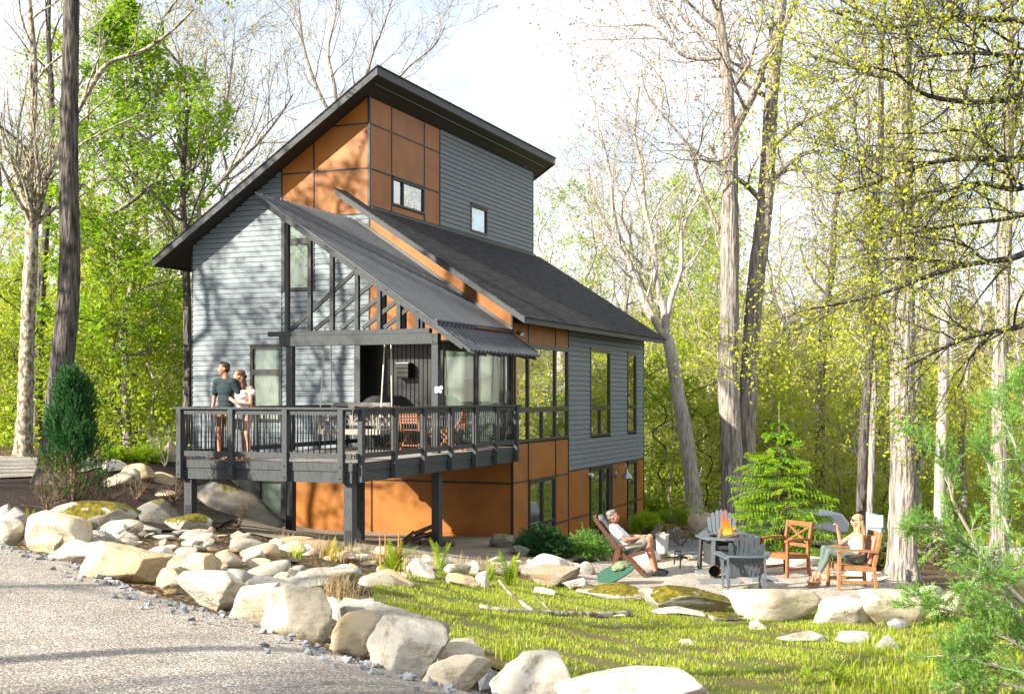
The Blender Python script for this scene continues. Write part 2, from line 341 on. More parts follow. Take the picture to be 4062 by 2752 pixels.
def shingle_mat():
    m = mat('shingles', (.045, .045, .048), .9, spec=.2); N, L = nodes(m); b = N['Principled BSDF']
    tc = N.new('ShaderNodeTexCoord'); mp = N.new('ShaderNodeMapping'); mp.inputs['Rotation'].default_value = (0, 0, R(90))
    br = N.new('ShaderNodeTexBrick'); br.inputs['Scale'].default_value = 1; br.inputs['Brick Width'].default_value = .32; br.inputs['Row Height'].default_value = .115
    br.inputs['Mortar Size'].default_value = .012; br.inputs['Mortar Smooth'].default_value = .3; br.inputs['Color1'].default_value = (.040, .040, .043, 1); br.inputs['Color2'].default_value = (.075, .074, .076, 1); br.inputs['Mortar'].default_value = (.012, .012, .013, 1)
    L.new(tc.outputs['Object'], mp.inputs['Vector']); L.new(mp.outputs[0], br.inputs['Vector'])
    n2 = N.new('ShaderNodeTexNoise'); n2.inputs['Scale'].default_value = 90
    mu = N.new('ShaderNodeMix'); mu.data_type = 'RGBA'; mu.blend_type = 'MULTIPLY'; mu.inputs['Factor'].default_value = .55
    L.new(tc.outputs['Object'], n2.inputs['Vector']); L.new(br.outputs['Color'], mu.inputs['A']); L.new(n2.outputs['Fac'], mu.inputs['B']); L.new(mu.outputs['Result'], b.inputs['Base Color'])
    bp = N.new('ShaderNodeBump'); bp.inputs['Strength'].default_value = .8; bp.inputs['Distance'].default_value = .015; bp.invert = True
    L.new(br.outputs['Fac'], bp.inputs['Height']); L.new(bp.outputs[0], b.inputs['Normal'])
shingle_mat()
# ---------------------------------------------------------------- the house, in axes u (front, to the right), v (along the right wall), z
HB = -4.1
house = empty('house', HW(0, 0, HB), -YAW, 'tall modern cabin with grey lap siding, orange panels and two steep dark shed roofs', 'house')
def hp(name, mb, m, parent=None, **k):
    if parent is None: o = mb.build(name, m, house, **k); o.location = (0, 0, -HB)
    else: o = mb.build(name, m, parent, **k)
    return o
ROOF_A = lambda u: 7.25 + .66 * (u + 3.74)              # underside of the upper roof
ROOF_B = lambda u: 2.0 - .65 * u                        # underside of the lower roof
def core():
    mb = MB(); e = .06
    up = [(-8.85, HB - .6), (-3.80, HB - .6), (-3.80, ROOF_A(-3.8) + .02), (-8.85, ROOF_A(-8.85) + .02)]
    lo = [(-3.80, HB - .6), (-e, HB - .6), (-e, ROOF_B(-e) + .01), (-3.80, ROOF_B(-3.8) + .01)]
    mb.prism(up, .66, 10.97); mb.prism(lo, .66, 10.90)
    mb.prism([(-8.85, HB - .6), (-4.11, HB - .6), (-4.11, ROOF_A(-4.11) + .02), (-8.85, ROOF_A(-8.85) + .02)], e, .66)
    mb.prism([(-4.11, HB - .6), (-2.0, HB - .6), (-2.0, -1.2), (-4.11, -1.2)], e, .66)
    mb.prism([(-4.11, 1.28), (-3.80, 1.28), (-3.80, ROOF_A(-3.8) + .02), (-4.11, ROOF_A(-4.11) + .02)], e, .66)
    mb.prism([(-3.80, 1.28), (-2.0, 1.28), (-2.0, ROOF_B(-2.0) + .01), (-3.80, ROOF_B(-3.8) + .01)], e, .66)
    mb.prism([(-2.0, HB - .6), (-e, HB - .6), (-e, ROOF_B(-e) + .01), (-2.0, ROOF_B(-2.0) + .01)], e, .66)
    hp('wall_core', mb, 'core_dark')
core()
def subtract(iv, a, b):
    out = []
    for x0, x1 in iv:
        if b <= x0 or a >= x1: out.append((x0, x1)); continue
        if a > x0: out.append((x0, a))
        if b < x1: out.append((b, x1))
    return out
def siding(name, plane, lo, hi, z0, z1, zlo, zhi, holes, seed):
    """lap boards; plane(a, out, z) -> point; zlo/zhi(a) limits; holes (a0,a1,z0,z1)"""
    mb = MB(); rng = random.Random(seed); ex = .13; n = int((z1 - z0) / ex) + 1
    for k in range(n):
        za = z0 + k * ex; zb = za + ex
        iv = [(lo, hi)]
        zm = (za + zb) / 2
        for h in holes:
            if h[2] < zm < h[3]: iv = subtract(iv, h[0], h[1])
        iv2 = []
        for a, b in iv:                                   # clip against sloping limits
            t = np.linspace(a, b, 60); ok = [(zlo(x) < zm < zhi(x)) for x in t]
            if not any(ok): continue
            i0 = ok.index(True); i1 = len(ok) - 1 - ok[::-1].index(True)
            a2 = a if i0 == 0 else t[i0 - 1]; b2 = b if i1 == len(ok) - 1 else t[i1 + 1]
            iv2.append((a2, b2))
        for a, b in iv2:
            cuts = [a]
            x = a + rng.uniform(1.0, 3.6)
            while x < b - .6: cuts.append(x); x += 3.66
            cuts.append(b)
            for c, d in zip(cuts[:-1], cuts[1:]):
                g = .0015; c += g; d -= g
                o1 = .016 + rng.uniform(-.0015, .0015)
                y0 = za + .011; V = [plane(c, o1, y0), plane(d, o1, y0), plane(d, .0, zb), plane(c, .0, zb), plane(c, -.04, y0), plane(d, -.04, y0)]
                mb.add(V, [(0, 1, 2, 3), (4, 5, 1, 0)])
    return hp(name, mb, 'siding')
PF = lambda a, o, z: (a, -o, z)
PR = lambda a, o, z: (o, a, z)
PU = lambda a, o, z: (-3.74 + o, a, z)
big = lambda x: 99.; low = lambda x: -99.
W1 = (-6.21, -5.27, 2.60, 4.36); W2 = (-7.14, -6.21, -.66, 1.25); DL = (-7.1, -6.15, -3.4, -2.08)
siding('front_siding', PF, -8.91, -3.74, -2.1, 7.3, low, ROOF_A,
       [(-6.21, -3.74, 4.40, 9), W1, W2, (-4.11, -3.7, -1.2, 1.30), DL, (-6.17, -3.6, -5, -1.45)], 1)
WA = (5.65, 7.45, -1.12, 1.27); WB = (9.15, 10.10, -1.12, 1.27)
siding('side_siding', PR, 3.87, 10.95, -1.95, 1.72, low, big, [WA, WB], 2)
WU = (6.03, 7.22, 4.73, 5.50)
siding('upper_siding', PU, 3.97, 11.03, 4.38, 7.3, lambda a: 4.3, lambda a: 7.26, [WU], 3)
# orange panels with black battens
def panels(name, P, rects):
    mb = MB()
    for a0, a1, z0, z1 in rects:
        g = .012
        V = [P(a, o, z) for o in (-.055, .0) for a, z in ((a0 + g, z0 + g), (a1 - g, z0 + g), (a1 - g, z1 - g), (a0 + g, z1 - g))]
        mb.add(V, [(4, 5, 6, 7), (0, 1, 5, 4), (1, 2, 6, 5), (2, 3, 7, 6), (3, 0, 4, 7)])
    return hp(name, mb, 'orange_panel')
def polypanel(mb, P, poly):
    n = len(poly); V = [P(a, -.055, z) for a, z in poly] + [P(a, 0, z) for a, z in poly]
    mb.add(V, [tuple(range(n, 2 * n))] + [(i, (i + 1) % n, (i + 1) % n + n, i + n) for i in range(n)])
def battens(name, P, lines, wd=.032):
    mb = MB(); k = 0
    for (a0, z0), (a1, z1) in lines:
        t = .014 + .0012 * (k % 5); k += 1
        if a0 == a1: c = [(a0 - wd / 2, z0), (a0 + wd / 2, z0), (a0 + wd / 2, z1), (a0 - wd / 2, z1)]
        else: c = [(a0, z0 - wd / 2), (a1, z1 - wd / 2), (a1, z1 + wd / 2), (a0, z0 + wd / 2)]
        V = [P(a, -.05, z) for a, z in c] + [P(a, t, z) for a, z in c]
        mb.add(V, [(4, 5, 6, 7)] + [(i, (i + 1) % 4, (i + 1) % 4 + 4, i + 4) for i in range(4)])
    return hp(name, mb, 'trim_black')
mb = MB(); A = ROOF_A
polypanel(mb, PF, [(-6.2, 5.53), (-5.3, 5.53), (-5.3, A(-5.3)), (-6.2, A(-6.2))])
polypanel(mb, PF, [(-6.2, 4.43), (-5.3, 4.43), (-5.3, 5.50), (-6.2, 5.50)])
polypanel(mb, PF, [(-5.28, 4.43), (-3.76, 4.43), (-3.76, 5.50), (-5.28, 5.50)])
polypanel(mb, PF, [(-5.28, 5.53), (-3.76, 5.53), (-3.76, 6.58), (-4.75, 6.58), (-5.28, A(-5.28))])
polypanel(mb, PF, [(-4.72, 6.61), (-3.76, 6.61), (-3.76, A(-3.76)), (-4.72, A(-4.72))])
polypanel(mb, PF, [(-3.72, 1.32), (-.03, 1.32), (-.03, ROOF_B(-.03)), (-3.72, ROOF_B(-3.72))])
hp('gable_panel', mb, 'orange_panel')
panels('porch_panel', PF, [(-2.0, -1.86, -1.2, 1.30)])
panels('basement_panel', PF, [(-6.13, -3.69, -4.1, -1.42), (-3.66, -.03, -4.1, -2.04), (-3.66, -.03, -2.02, -1.42)])
battens('front_batten', PF, [((-6.21, -1.45), (-6.21, A(-6.21))), ((-5.29, 4.42), (-5.29, A(-5.29))), ((-6.21, 5.515), (-3.75, 5.515)), ((-4.85, 6.595), (-3.75, 6.595)), ((-6.21, 4.415), (-3.75, 4.415)),
    ((-3.74, 1.3), (-3.74, A(-3.74))), ((-3.68, -4.1), (-3.68, -1.4)), ((-3.68, -2.03), (0, -2.03)), ((-.012, -4.1), (-.012, ROOF_B(0))), ((-4.11, 1.3), (-.02, 1.3)), ((-6.14, -4.1), (-6.14, -1.4)), ((-8.90, -2), (-8.90, A(-8.9)))])
panels('side_panel', PR, [(.02, 1.0, 1.22, 1.70), (1.0, 2.89, 1.22, 1.70), (2.89, 3.87, 1.22, 1.70), (.02, .11, -1.1, .2), (.02, .11, .2, 1.22),
    (.02, 1.0, -2.02, -1.12), (1.0, 2.89, -2.02, -1.12), (2.89, 3.87, -2.02, -1.12), (.02, 1.03, -4.2, -2.02), (2.89, 3.87, -3.22, -2.02), (2.89, 3.87, -4.3, -3.22), (1.03, 2.89, -4.3, -3.45),
    (3.87, 5.62, -3.22, -1.97), (3.87, 5.62, -4.4, -3.22), (7.63, 9.15, -3.22, -1.97), (7.63, 9.15, -4.5, -3.22), (10.17, 10.95, -3.2, -1.97), (10.17, 10.95, -4.5, -3.2)])
battens('side_batten', PR, [((1.0, 1.2), (1.0, 1.72)), ((2.89, 1.2), (2.89, 1.72)), ((3.87, -4.3), (3.87, 1.72)), ((1.0, -4.2), (1.0, -1.1)), ((2.89, -4.3), (2.89, -1.1)), ((0, -2.02), (3.87, -2.02)), ((3.87, -1.955), (10.95, -1.955)),
    ((2.89, -3.22), (5.5, -3.22)), ((7.63, -3.22), (9.15, -3.22)), ((10.17, -3.2), (10.95, -3.2)), ((0, .2), (.11, .2)), ((10.94, -4.5), (10.94, 1.72)), ((.014, -4.2), (.014, 1.9)), ((5.60, -4.3), (5.60, -1.97)), ((7.64, -4.3), (7.64, -1.97))])
panels('upper_panel', PU, [(.02, 1.16, 6.6, 7.24), (1.16, 3.02, 6.6, 7.24), (3.02, 3.97, 6.6, 7.24), (.02, 1.16, 5.5, 6.6), (1.16, 3.02, 5.53, 6.6), (3.02, 3.97, 5.5, 6.6), (.02, 1.16, 4.3, 5.5), (3.02, 3.97, 4.3, 5.5), (1.16, 3.02, 4.3, 4.78)])
battens('upper_batten', PU, [((1.16, 4.4), (1.16, 7.24)), ((3.02, 4.4), (3.02, 7.24)), ((3.97, 4.4), (3.97, 7.24)), ((.0, 6.6), (3.97, 6.6)), ((.0, 5.51), (3.97, 5.51)), ((.014, 4.4), (.014, 7.24)), ((11.02, 4.4), (11.02, 7.24))])
# windows: frame > pane, blind
def window(name, P, r, bars=(), fw=.055, glass='glass_dark', blind=False, fm='bronze_frame', sub=()):
    a0, a1, z0, z1 = r; mb = MB()
    def fr(x0, x1, y0, y1, t):
        c = [(x0, y0), (x1, y0), (x1, y1), (x0, y1)]
        V = [P(a, -.058, z) for a, z in c] + [P(a, t, z) for a, z in c]
        mb.add(V, [(4, 5, 6, 7), (3, 2, 1, 0)] + [(i, (i + 1) % 4, (i + 1) % 4 + 4, i + 4) for i in range(4)])
    fr(a0, a0 + fw, z0 + fw, z1 - fw, .022); fr(a1 - fw, a1, z0 + fw, z1 - fw, .022); fr(a0, a1, z0, z0 + fw, .024); fr(a0, a1, z1 - fw, z1, .024)
    fr(a0 - .02, a1 + .02, z1, z1 + .035, .045)
    for x0, x1, y0, y1 in bars: fr(x0, x1, y0, y1, .019)
    f = hp(name, mb, fm)
    g = MB(); c = [(a0 + .01, z0 + .01), (a1 - .01, z0 + .01), (a1 - .01, z1 - .01), (a0 + .01, z1 - .01)]
    g.add([P(a, -.022, z) for a, z in c], [(0, 1, 2, 3)]); pane = g.build('pane', glass, f)
    if blind:
        h = MB(); n = 40; xs = np.linspace(a0 + .02, a1 - .02, n)
        V = [P(x, -.045 + .006 * math.sin(k * 1.9), z) for z in (z0 + .02, z1 - .02) for k, x in enumerate(xs)]
        h.add(V, [(k, k + 1, n + k + 1, n + k) for k in range(n - 1)]); h.build('blind', 'blind', f, smooth=True)
    return f
window('window', PF, W1, [(-6.15, -5.33, 3.76, 3.90)], .08, 'glass_clear', True, 'trim_black')
window('window', PF, W2, [(-7.08, -6.27, .52, .66)], .08, 'glass_clear', True, 'trim_black')
window('basement_door', PF, DL, [(-7.04, -6.83, -3.3, -2.12)], .08, 'glass_clear', True, 'trim_black')
window('window', PR, (.12, 3.84, -1.10, 1.20), [(.96, 1.04, -1.05, 1.15), (2.85, 2.93, -1.05, 1.15), (.17, 3.79, -.40, -.27), (1.90, 1.97, -1.05, -.40)], .07)
window('window', PR, WA, [(5.70, 7.40, -.40, -.28), (6.50, 6.58, -1.07, -.40)], .07)
window('window', PR, WB, [(9.2, 10.05, -.40, -.28)], .07)
window('window', PR, (1.04, 2.87, -3.50, -2.05), [(1.92, 2.0, -3.1, -2.1), (1.09, 2.82, -3.16, -3.07)], .06)
window('window', PR, (9.17, 10.15, -4.1, -2.0), [(9.22, 10.1, -3.25, -3.15)], .06)
window('window', PU, (1.18, 3.0, 4.79, 5.49), [(1.74, 1.81, 4.84, 5.44)], .055, 'glass_sky', False, 'trim_black')
window('window', PU, WU, [], .055, 'glass_sky', True, 'trim_black')
window('sliding_door', PF, (-1.83, -.06, -1.17, 1.20), [(-.98, -.88, -1.1, 1.13), (-.32, -.22, -1.1, 1.13)], .07, 'glass_clear', True, 'trim_black')
sd = window('sliding_door', PR, (5.64, 7.61, -4.12, -2.0), [(6.6, 6.70, -4.05, -2.06), (7.3, 7.54, -4.05, -2.06)], .07, 'glass_dark', False, 'trim_black')
MB().bar((.05, 7.2, -3.3), (.05, 7.2, -3.0), .03, .03).build('handle', 'black_metal', sd)
# black standing seam recess by the porch
mb = MB()
for k in range(18):
    x = -4.10 + k * .115; mb.box(x + .006, x + .107, .62, .655, -1.2, 1.28); mb.box(x - .006, x + .006, .60, .655, -1.2, 1.28)
mb.box(-4.105, -4.085, .07, .62, -1.2, 1.28)
hp('metal_cladding', mb, 'black_metal')
mb = MB(); mb.box(-4.15, -3.99, -.02, .05, -1.2, 1.28); hp('recess_trim', mb, 'fascia')
# roofs
def slab(mb, u0, u1, v0, v1, f, t):
    V = [(u, v, f(u) + dz) for dz in (0, t) for v in (v0, v1) for u in (u0, u1)]
    mb.add(V, [(0, 2, 3, 1), (4, 5, 7, 6), (0, 1, 5, 4), (2, 6, 7, 3), (0, 4, 6, 2), (1, 3, 7, 5)])
ua0, ua1, va0, va1 = -9.68, -3.2, -.6, 11.65
mb = MB(); slab(mb, ua0 + .04, ua1 - .04, va0 + .04, va1 - .04, A, .12); rs = hp('roof', mb, 'soffit')
tag(rs, 'steep upper shed roof with black soffit')
mb = MB(); slab(mb, ua0 - .02, ua1 + .02, va0 - .02, va1 + .02, lambda u: A(u) + .15, .035); hpx = mb.build('roofing', 'shingles', rs)
mb = MB(); e = .0
for (a, b, c, d) in ((ua0, ua1, va0, va0 + .035), (ua0, ua1, va1 - .035, va1), (ua0, ua0 + .035, va0 + .035, va1 - .035), (ua1 - .035, ua1, va0 + .035, va1 - .035)):
    slab(mb, a, b, c, d, lambda u: A(u) - .03, .18)
mb.build('fascia', 'fascia', rs)
mb = MB(); u = -3.47; mb.box(u, u + .045, va0 + .3, va1 - .3, A(u) - .006, A(u) + .03); mb.build('soffit_vent', 'trim_black', rs)
B = ROOF_B
mb = MB(); slab(mb, -3.72, .50, -.56, 11.60, B, .10); slab(mb, -4.32, -3.72, -.56, -.02, B, .10); rb = hp('roof', mb, 'soffit')
tag(rb, 'lower shingled shed roof above the orange strip')
mb = MB(); slab(mb, -3.73, .56, -.62, 11.66, lambda u: B(u) + .115, .025); slab(mb, -4.37, -3.73, -.62, -.015, lambda u: B(u) + .115, .025); mb.build('shingles', 'shingles', rb)
mb = MB(); fb = lambda u: B(u) - .03
slab(mb, -4.35, .53, -.6, -.565, fb, .15); slab(mb, .495, .53, -.565, 11.64, fb, .15); slab(mb, -3.7, .53, 11.64, 11.67, fb, .15); slab(mb, -4.35, -4.315, -.565, -.02, fb, .15)
mb.build('fascia', 'fascia', rb)
mb = MB(); slab(mb, -3.735, -3.66, .02, 11.1, lambda u: B(u) + .14, .05); mb.build('flashing', 'trim_black', rb)
# ---------------------------------------------------------------- the deck
DB = -3.1
deck = empty('deck', HW(0, -7.7, DB), -YAW, 'raised dark grey timber deck with cap rail and thin balusters in front of the house', 'deck')
def dp(name, mb, m, parent=None, bevel=0):
    if parent is None: o = mb.build(name, m, deck, bevel=bevel); o.location = (0, 7.7, -DB); return o
    return mb.build(name, m, parent, bevel=bevel)
DU0, DU1, DV0, DV1, DZ = -3.42, .16, -7.72, -.03, -1.17
mb = MB(); y = DV0 + .02; rng = random.Random(8)
while y < DV1 - .13:
    mb.box(DU0 + .02, DU1 - .02, y, y + .134, DZ - .03, DZ + rng.uniform(-.002, .002)); y += .14
dp('floor_boards', mb, 'deck_board')
mb = MB()
mb.box(DU0, DU1, DV0 - .02, DV0 + .02, DZ - .14, DZ + .004); mb.box(DU1 - .02, DU1 + .02, DV0 + .02, DV1, DZ - .14, DZ + .004); mb.box(DU0 - .02, DU0 + .02, DV0 + .02, DV1, DZ - .14, DZ + .004)
dp('rim_board', mb, 'deck_stain')
mb = MB(); mb.box(DU0 + .02, DU1 - .02, DV0, DV0 + .05, DZ - .34, DZ - .14); mb.box(DU1 - .05, DU1, DV0 + .05, DV1, DZ - .34, DZ - .14); mb.box(DU0, DU0 + .05, DV0 + .05, DV1, DZ - .34, DZ - .14)
for k in range(9): mb.box(DU0 + .05 + .36 * (k + 1), DU0 + .09 + .36 * (k + 1), DV0 + .05, DV1, DZ - .25, DZ - .031)
dp('beam', mb, 'deck_stain')
for (u, v, z0) in ((DU0 + .12, DV0 + .12, -2.45), (DU1 - .12, DV0 + .12, -2.75), (-3.62, -3.7, -3.1), (-1.95, -3.7, -3.2), (-.16, -3.7, -3.2)):
    ps = dp('support_post', MB().box(u - .085, u + .085, v - .085, v + .085, z0, DZ - .34), 'deck_stain', bevel=.006)
    z = g1(HW(u, v).x, HW(u, v).y)
    b = MB(); b.box(u - .06, u + .06, v - .092, v - .085, z + .05, z + .30)
    for zz in (z + .11, z + .22): b.lathe([(.012, 0), (.012, .01)], (u, v - .10, zz), 6)
    b.build('bracket', 'black_metal', ps)
CAPZ = -.235
mb = MB(); mb.box(DU0 - .13, DU1 + .10, DV0 - .11, DV0 + .05, CAPZ - .01, CAPZ + .03); mb.box(DU1 - .04, DU1 + .11, DV0 + .05, -.06, CAPZ - .009, CAPZ + .031); mb.box(DU0 - .11, DU0 + .05, DV0 + .05, -.06, CAPZ - .009, CAPZ + .031)
dp('cap_rail', mb, 'deck_stain', bevel=.004)
fp = [-3.40, -2.28, -1.15, -.03]; rp = [-7.55, -6.31, -5.10, -3.86, -2.67, -1.54, -.33]
def rpost(u0, u1, v0, v1, front):
    p = dp('rail_post', MB().box(u0, u1, v0, v1, -1.50, CAPZ - .01), 'deck_stain', bevel=.005)
    b = MB()
    for zz in (-1.23, -1.43):
        if front: b.tube([(u0 + .05, v0 - .012, zz), (u0 + .05, v0 + .01, zz)], .016, 6)
        else: b.tube([(u1 - .01, v0 + .05, zz), (u1 + .012, v0 + .05, zz)], .016, 6)
    b.build('bolt', 'black_metal', p)
for u in fp: rpost(u - .052, u + .052, DV0 - .115, DV0 - .022, True)
for v in rp: rpost(DU1 + .022, DU1 + .115, v - .052, v + .052, False)
lp = [-7.6, -6.4, -5.2, -4.0, -2.8, -1.6, -.35]
for v in lp: rpost(DU0 - .115, DU0 - .022, v - .052, v + .052, False)
mb = MB(); mb.box(DU0, DU1, DV0 - .06, DV0 - .022, CAPZ - .10, CAPZ - .012); mb.box(DU1 + .022, DU1 + .06, DV0, DV1, CAPZ - .10, CAPZ - .012); mb.box(DU0 - .06, DU0 - .022, DV0, DV1, CAPZ - .10, CAPZ - .012)
dp('top_rail', mb, 'deck_stain')
mb = MB(); mb.box(DU0, DU1, DV0 - .06, DV0 - .022, -1.095, -1.0); mb.box(DU1 + .022, DU1 + .06, DV0, DV1, -1.095, -1.0); mb.box(DU0 - .06, DU0 - .022, DV0, DV1, -1.095, -1.0)
dp('bottom_rail', mb, 'deck_stain')
mat('baluster_black', (.015, .017, .019), .4)
bal = MB().tube([(0, 0, -1.0), (0, 0, CAPZ - .10)], .0105, 6).mesh('baluster', True); bal.materials.append(MATS['baluster_black'])
def balusters():
    pos = []
    for a, b in zip(fp[:-1], fp[1:]):
        n = 9
        for k in range(n): pos.append((a + (b - a) * (k + 1) / (n + 1), DV0 - .04))
    for a, b in zip([-7.6] + rp[1:-1], rp[1:]):
        n = 10
        for k in range(n): pos.append((DU1 + .04, a + (b - a) * (k + 1) / (n + 1)))
    left = []
    for a, b in zip(lp[:-1], lp[1:]):
        for k in range(10): left.append((DU0 - .04, a + (b - a) * (k + 1) / 11))
    pos += left[:12]; left = left[12:]
    for u, v in pos:
        o = bpy.data.objects.new('baluster', bal); COL.objects.link(o); o.parent = deck; o.location = (u, v + 7.7, -DB)
    mb = MB()
    for u, v in left: mb.tube([(u, v, -1.0), (u, v, CAPZ - .10)], .0105, 5)
    o = dp('balusters', mb, 'baluster_black'); o['kind'] = 'stuff'
balusters()
# ---------------------------------------------------------------- porch roof with open truss
porch = empty('porch_roof', HW(-1.9, -3.7, DZ), -YAW, 'dark corrugated metal porch roof on an open timber truss above the deck', 'porch roof')
def pp(name, mb, m, parent=None, bevel=0):
    if parent is None: o = mb.build(name, m, porch, bevel=bevel); o.location = (1.9, 3.7, -DZ); return o
    return mb.build(name, m, parent, bevel=bevel)
PT = lambda u: 1.47 - .672 * u
TV = -3.7
for u in (-3.62, -.18): pp('post', MB().box(u - .075, u + .075, TV - .07, TV + .07, DZ, 1.05), 'deck_stain', bevel=.006)
bm = pp('beam', MB().box(-3.86, -.10, TV - .09, TV + .07, 1.05, 1.27), 'deck_stain', bevel=.006)
b = MB()
for u in (-3.72, -.22):
    for z in (1.10, 1.22): b.tube([(u, TV - .105, z), (u, TV - .08, z)], .016, 6)
b.build('bolt', 'black_metal', bm)
pp('top_plate', MB().box(-4.16, -.30, TV - .07, TV + .07, 1.272, 1.37), 'deck_stain', bevel=.005)
pp('side_header', MB().box(-.17, -.03, TV + .09, -.06, .93, 1.12), 'deck_stain')
for k, u in enumerate((-3.70, -3.14, -2.60, -2.0, -1.48, -1.02, -.60)):
    pp('truss_post', MB().box(u - .045, u + .045, TV - .045, TV + .045, 1.372, PT(u) - .13), 'deck_stain', bevel=.004)
for (p, q) in (((-3.64, 1.40), (-2.03, 2.62)), ((-3.04, 1.40), (-1.62, 2.35)), ((-2.42, 1.40), (-1.33, 2.14)), ((-1.88, 1.40), (-1.07, 1.96)), ((-1.38, 1.40), (-.82, 1.79))):
    pp('truss_brace', MB().bar((p[0], TV + .02, p[1]), (q[0], TV + .02, q[1]), .05, .085), 'deck_stain', bevel=.004)
for k, u in enumerate((-2.35, -1.85, -1.4)):
    pp('rear_truss_post', MB().box(u - .045, u + .045, -1.9, -1.81, 1.25, PT(u) - .13), 'deck_stain')
mb = MB()
for v in (-4.12, TV, -1.85, -.1):
    mb.bar((-4.12, v, PT(-4.12) - .09), (.62, v, PT(.62) - .09), .05, .11)
pp('rafter', mb, 'deck_stain')
mb = MB()
for u in (-3.9, -3.2, -2.5, -1.8, -1.1, -.4, .3): mb.box(u - .03, u + .03, -4.16, -.05, PT(u) - .065, PT(u) - .03)
pp('purlin', mb, 'deck_stain')
def corrugated(u0, u1, v0, v1, f, pitch=.20):
    mb = MB(); vs = []; v = v0
    prof = ((0, 0), (.10, .045), (.34, .045), (.44, 0))
    while v < v1:
        for a, h in prof:
            if v + a * pitch <= v1: vs.append((v + a * pitch, h))
        v += pitch
    n = len(vs); us = np.linspace(u0, u1, 12)
    V = [(u, v, f(u) + h + .0) for u in us for v, h in vs]
    return mb.add(V, [(i * n + j, i * n + j + 1, (i + 1) * n + j + 1, (i + 1) * n + j) for i in range(len(us) - 1) for j in range(n - 1)])
o = pp('roofing', corrugated(-4.18, .10, -4.22, -.02, lambda u: PT(u) - .01), 'roof_metal'); s = o.modifiers.new('thickness', 'SOLIDIFY'); s.thickness = .004
o = pp('eave_roofing', corrugated(.0, .80, -4.20, -.30, lambda u: PT(.0) - .045 - .70 * u), 'roof_metal'); s = o.modifiers.new('thickness', 'SOLIDIFY'); s.thickness = .004
pp('flashing', MB().tube([(.03, -4.15, PT(.03) + .05), (.03, -.2, PT(.03) + .05)], .03, 8), 'roof_metal')
pp('copper_strip', MB().tube([(.085, -2.3, PT(.085) + .045), (.085, -.25, PT(.085) + .045)], .018, 6), 'copper')
pp('side_flashing', MB().bar((-4.1, -.03, PT(-4.1) + .05), (.0, -.03, PT(0) + .05), .03, .09), 'roof_metal')
mb = MB()
for v in (-3.2, -2.4, -1.6, -.9, -.35):
    mb.prism([(-.03, .99), (.72, .80), (.70, .90), (-.03, 1.22)], v - .025, v + .025)
pp('rafter_tail', mb, 'deck_stain')
# ---------------------------------------------------------------- trees: tapered trunk and limbs, twigs, thousands of small leaves
mat('bark_dark', (.035, .031, .028), .9, (.16, .145, .13), 3.2, (6, 6, .8), bump=1.0, bscale=3.2, spec=.1, ramp=(.36, .62), bdist=.10, detail=7)
mat('bark_grey', (.15, .128, .108), .9, (.40, .36, .315), 2.8, (6, 6, .7), bump=1.0, bscale=2.8, spec=.1, ramp=(.36, .60), bdist=.10, detail=7)
mat('bark_pale', (.30, .27, .235), .9, (.54, .50, .44), 3.2, (5, 5, .8), bump=.8, bscale=3.2, spec=.1, ramp=(.36, .62), bdist=.05, detail=7)
mat('bark_lichen', (.15, .11, .075), .9, (.40, .39, .30), 7, (1.6, 1.6, 1), bump=.9, bscale=12, spec=.1, ramp=(.42, .56))
def leafmat(name, c, isl, t=.5): return mat(name, c, .55, island=isl, trans=t, spec=.25)
leafmat('leaf_maple', (.16, .30, .012), [(.26, .42, .018), (.34, .50, .025), (.20, .36, .015)])
leafmat('leaf_green', (.22, .35, .016), [(.34, .46, .025), (.42, .50, .035), (.27, .40, .02)])
leafmat('leaf_lime', (.42, .50, .03), [(.54, .55, .06), (.36, .46, .025), (.60, .56, .09)])
leafmat('leaf_yellow', (.60, .50, .09), [(.66, .58, .17), (.56, .42, .05), (.58, .56, .12)])
leafmat('leaf_peach', (.42, .24, .12), [(.48, .33, .18), (.40, .28, .08), (.46, .36, .20)])
leafmat('leaf_red', (.30, .12, .07), [(.40, .22, .12), (.26, .16, .08)])
def leaves(mb, P, size, rng, flat=.4, aspect=.55):
    P = np.asarray(P, float); n = len(P)
    if n == 0: return
    th = rng.uniform(0, 2 * np.pi, n); ph = rng.normal(0, 1 - flat, n)
    T = np.stack([np.cos(th) * np.cos(ph), np.sin(th) * np.cos(ph), np.sin(ph) - .25], 1); T /= np.linalg.norm(T, axis=1)[:, None]
    A = rng.normal(0, 1, (n, 3)) * (1 - flat) + np.array((0, 0, flat * 2)); S = np.cross(T, A); S /= np.linalg.norm(S, axis=1)[:, None] + 1e-6
    s = (size * rng.uniform(.6, 1.35, n))[:, None]; N = np.cross(T, S)
    V = np.stack([P, P + T * s * .5 + S * s * aspect * .5 + N * s * .06, P + T * s, P + T * s * .5 - S * s * aspect * .5 + N * s * .06], 1)
    mb.addq(V.reshape(-1, 3), np.arange(4 * n).reshape(-1, 4))
def unit(v): return v / (np.linalg.norm(v) + 1e-9)
